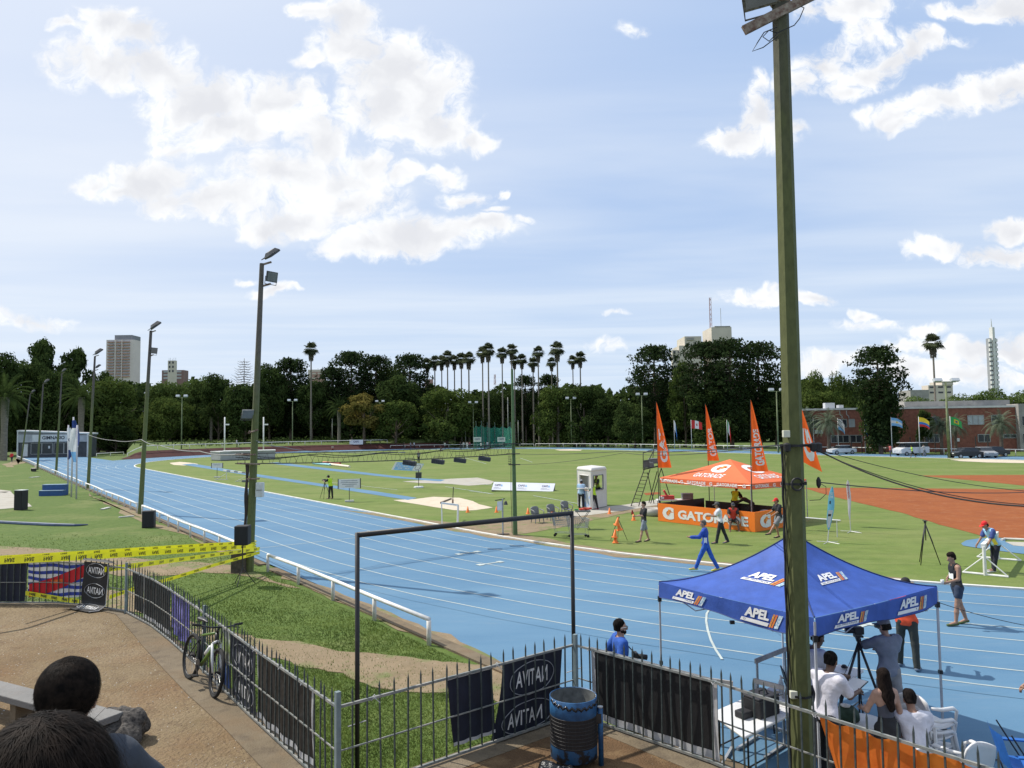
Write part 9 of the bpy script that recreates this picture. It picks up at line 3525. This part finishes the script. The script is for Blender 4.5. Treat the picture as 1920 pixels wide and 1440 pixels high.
for k_ in range(9):
 q = bA.lerp(bB, .08 + k_ * .1) - nn * 1.0
 r_b = MB().box((0,0,.06),(.42,.28,.12), rz=math.atan2(dd.y, dd.x) + rnd.uniform(-.05,.05))
 o = r_b.obj('paving_stone', g_strip)
 bevel(o, .015)
 o.location = (q.x, q.y, TZ + .0)
 o['kind'] = 'structure'
c = G_(214,1392, TZ)
V, Fq = blob([((-.3,0,.15),(.2,.1,.2),.2,.22),((-.1,-.2,.1),(.25,-.15,.1),.17,.18),((.15,.1,.3),(-.15,.15,.32),.12,.1)], .022,.06, noise=.02)
o = link('rubble_heap', np_mesh('rubble_heap', V, Fq), M('rubble_dark', (.03,.027,.025),.95,.5,22, bump=1.0, col2=(.12,.105,.09)), None, False)
o.location = c
tag(o, 'dark lump of broken concrete at the end of the concrete bench', 'rubble')
hd = D(132,1308,2.75)
shH = 1.78
ps, J = person('spectator with short dark hair in grey-blue T-shirt seen from behind at the bottom left', Vc((hd.x, 2.75,3.42 - .55)), rad(10), shH, .0115,1, 'short', (.008,.0055,.004), 'tee', (.03,.037,.05), 'shorts', (.05,.05,.06), None,
               lean=20, tl=(75,60,14), tr=(72,62,12), al=(50,26,30,-14), ar=(40,16,30,-10), head=(8,-6), hipz=.5, build=1.08, fingers=True)
ps.location = Vc(ps.location) + (hd - jworld(ps, J['head']))
HAIRY = [(ps, J, 22000,.05)]
hd = D(84,1508,1.22)
ps, J = person('spectator right in front of the camera, only blurred dark brown hair showing', Vc((hd.x, 1.18,3.0)), rad(10),1.7,.012,1, 'long', (.014,.0095,.007), 'tee', (.03,.03,.03), 'long', (.03,.03,.03), None,
               lean=8, tl=(75,70,10), tr=(75,70,10), al=(30,10,30,0), ar=(30,10,30,0), head=(10,0), hipz=.5)
ps.location = Vc(ps.location) + (hd - jworld(ps, J['head']))
HAIRY.append((ps, J, 34000,.15))
hd = D(-92,1262,2.75)
ps, J = person('spectator cut off by the left edge, bare knee and dark clothes showing', Vc((hd.x, 2.75,3.0)), rad(-20),1.75,.0125,1, 'short', (.02,.015,.01), 'tee', (.02,.022,.02), 'shorts', (.03,.035,.035), None,
               lean=14, tl=(85,75,14), tr=(88,78,12), al=(40,16,40,-10), ar=(44,16,50,-6), head=(8,0), hipz=.5)
ps.location = Vc(ps.location) + (hd - jworld(ps, J['head']))
def strands(parent, J, n, length, seed, mat, low=-.06, r0=.104):
 """thin locks of hair lying on a head"""
 r = np.random.RandomState(seed)
 k = 1
 hc_, f_, s_, u_ = [np.array(J[q]) for q in ('head', 'fw', 'sd', 'hup')]
 c = hc_ + u_ * .035 - f_ * .022
 V, Fc = [], []
 for i in range(n):
  d = r.normal(size=3)
  d /= np.linalg.norm(d)
  a, b, g = d @ s_, d @ f_, d @ u_
  if (b > .35 and g < .55) or g < -.75:
   continue
  crown = u_ * .9 - f_ * .35
  t_ = d - (d @ crown) * crown
  t_ = -u_ * .8 + t_ * .9 + r.normal(0,.28,3)
  t_ -= (t_ @ d) * d * .92
  t_ /= np.linalg.norm(t_)
  w = np.cross(t_, d) * r.uniform(.0004,.0011)
  L_ = length * r.uniform(.5,1.2)
  p = c + (s_ * a * .9 + f_ * b + u_ * g) * r0
  b0 = len(V)
  for j in range(4):
   q = p + t_ * L_ * j / 3 + d * (.003 + .006 * sin(j * .9))
   q = q - d * .5 * (L_ * j / 3) ** 2 / r0
   ww = w * (1 - j / 3.2)
   V += [q - ww, q + ww]
  for j in range(3):
   Fc.append((b0 + 2 * j, b0 + 2 * j + 1, b0 + 2 * j + 3, b0 + 2 * j + 2))
 o = link('hair_strand', np_mesh('hair_strand', V, Fc), mat, parent)
 o['kind'] = 'stuff'
hm_ = M('hair_strand_brown', (.007,.0045,.003),.7,.5,40, col2=(.02,.013,.009), spec=.12)
for i, (a, b, n, l) in enumerate(HAIRY):
 strands(a, b, n, l, i, hm_)
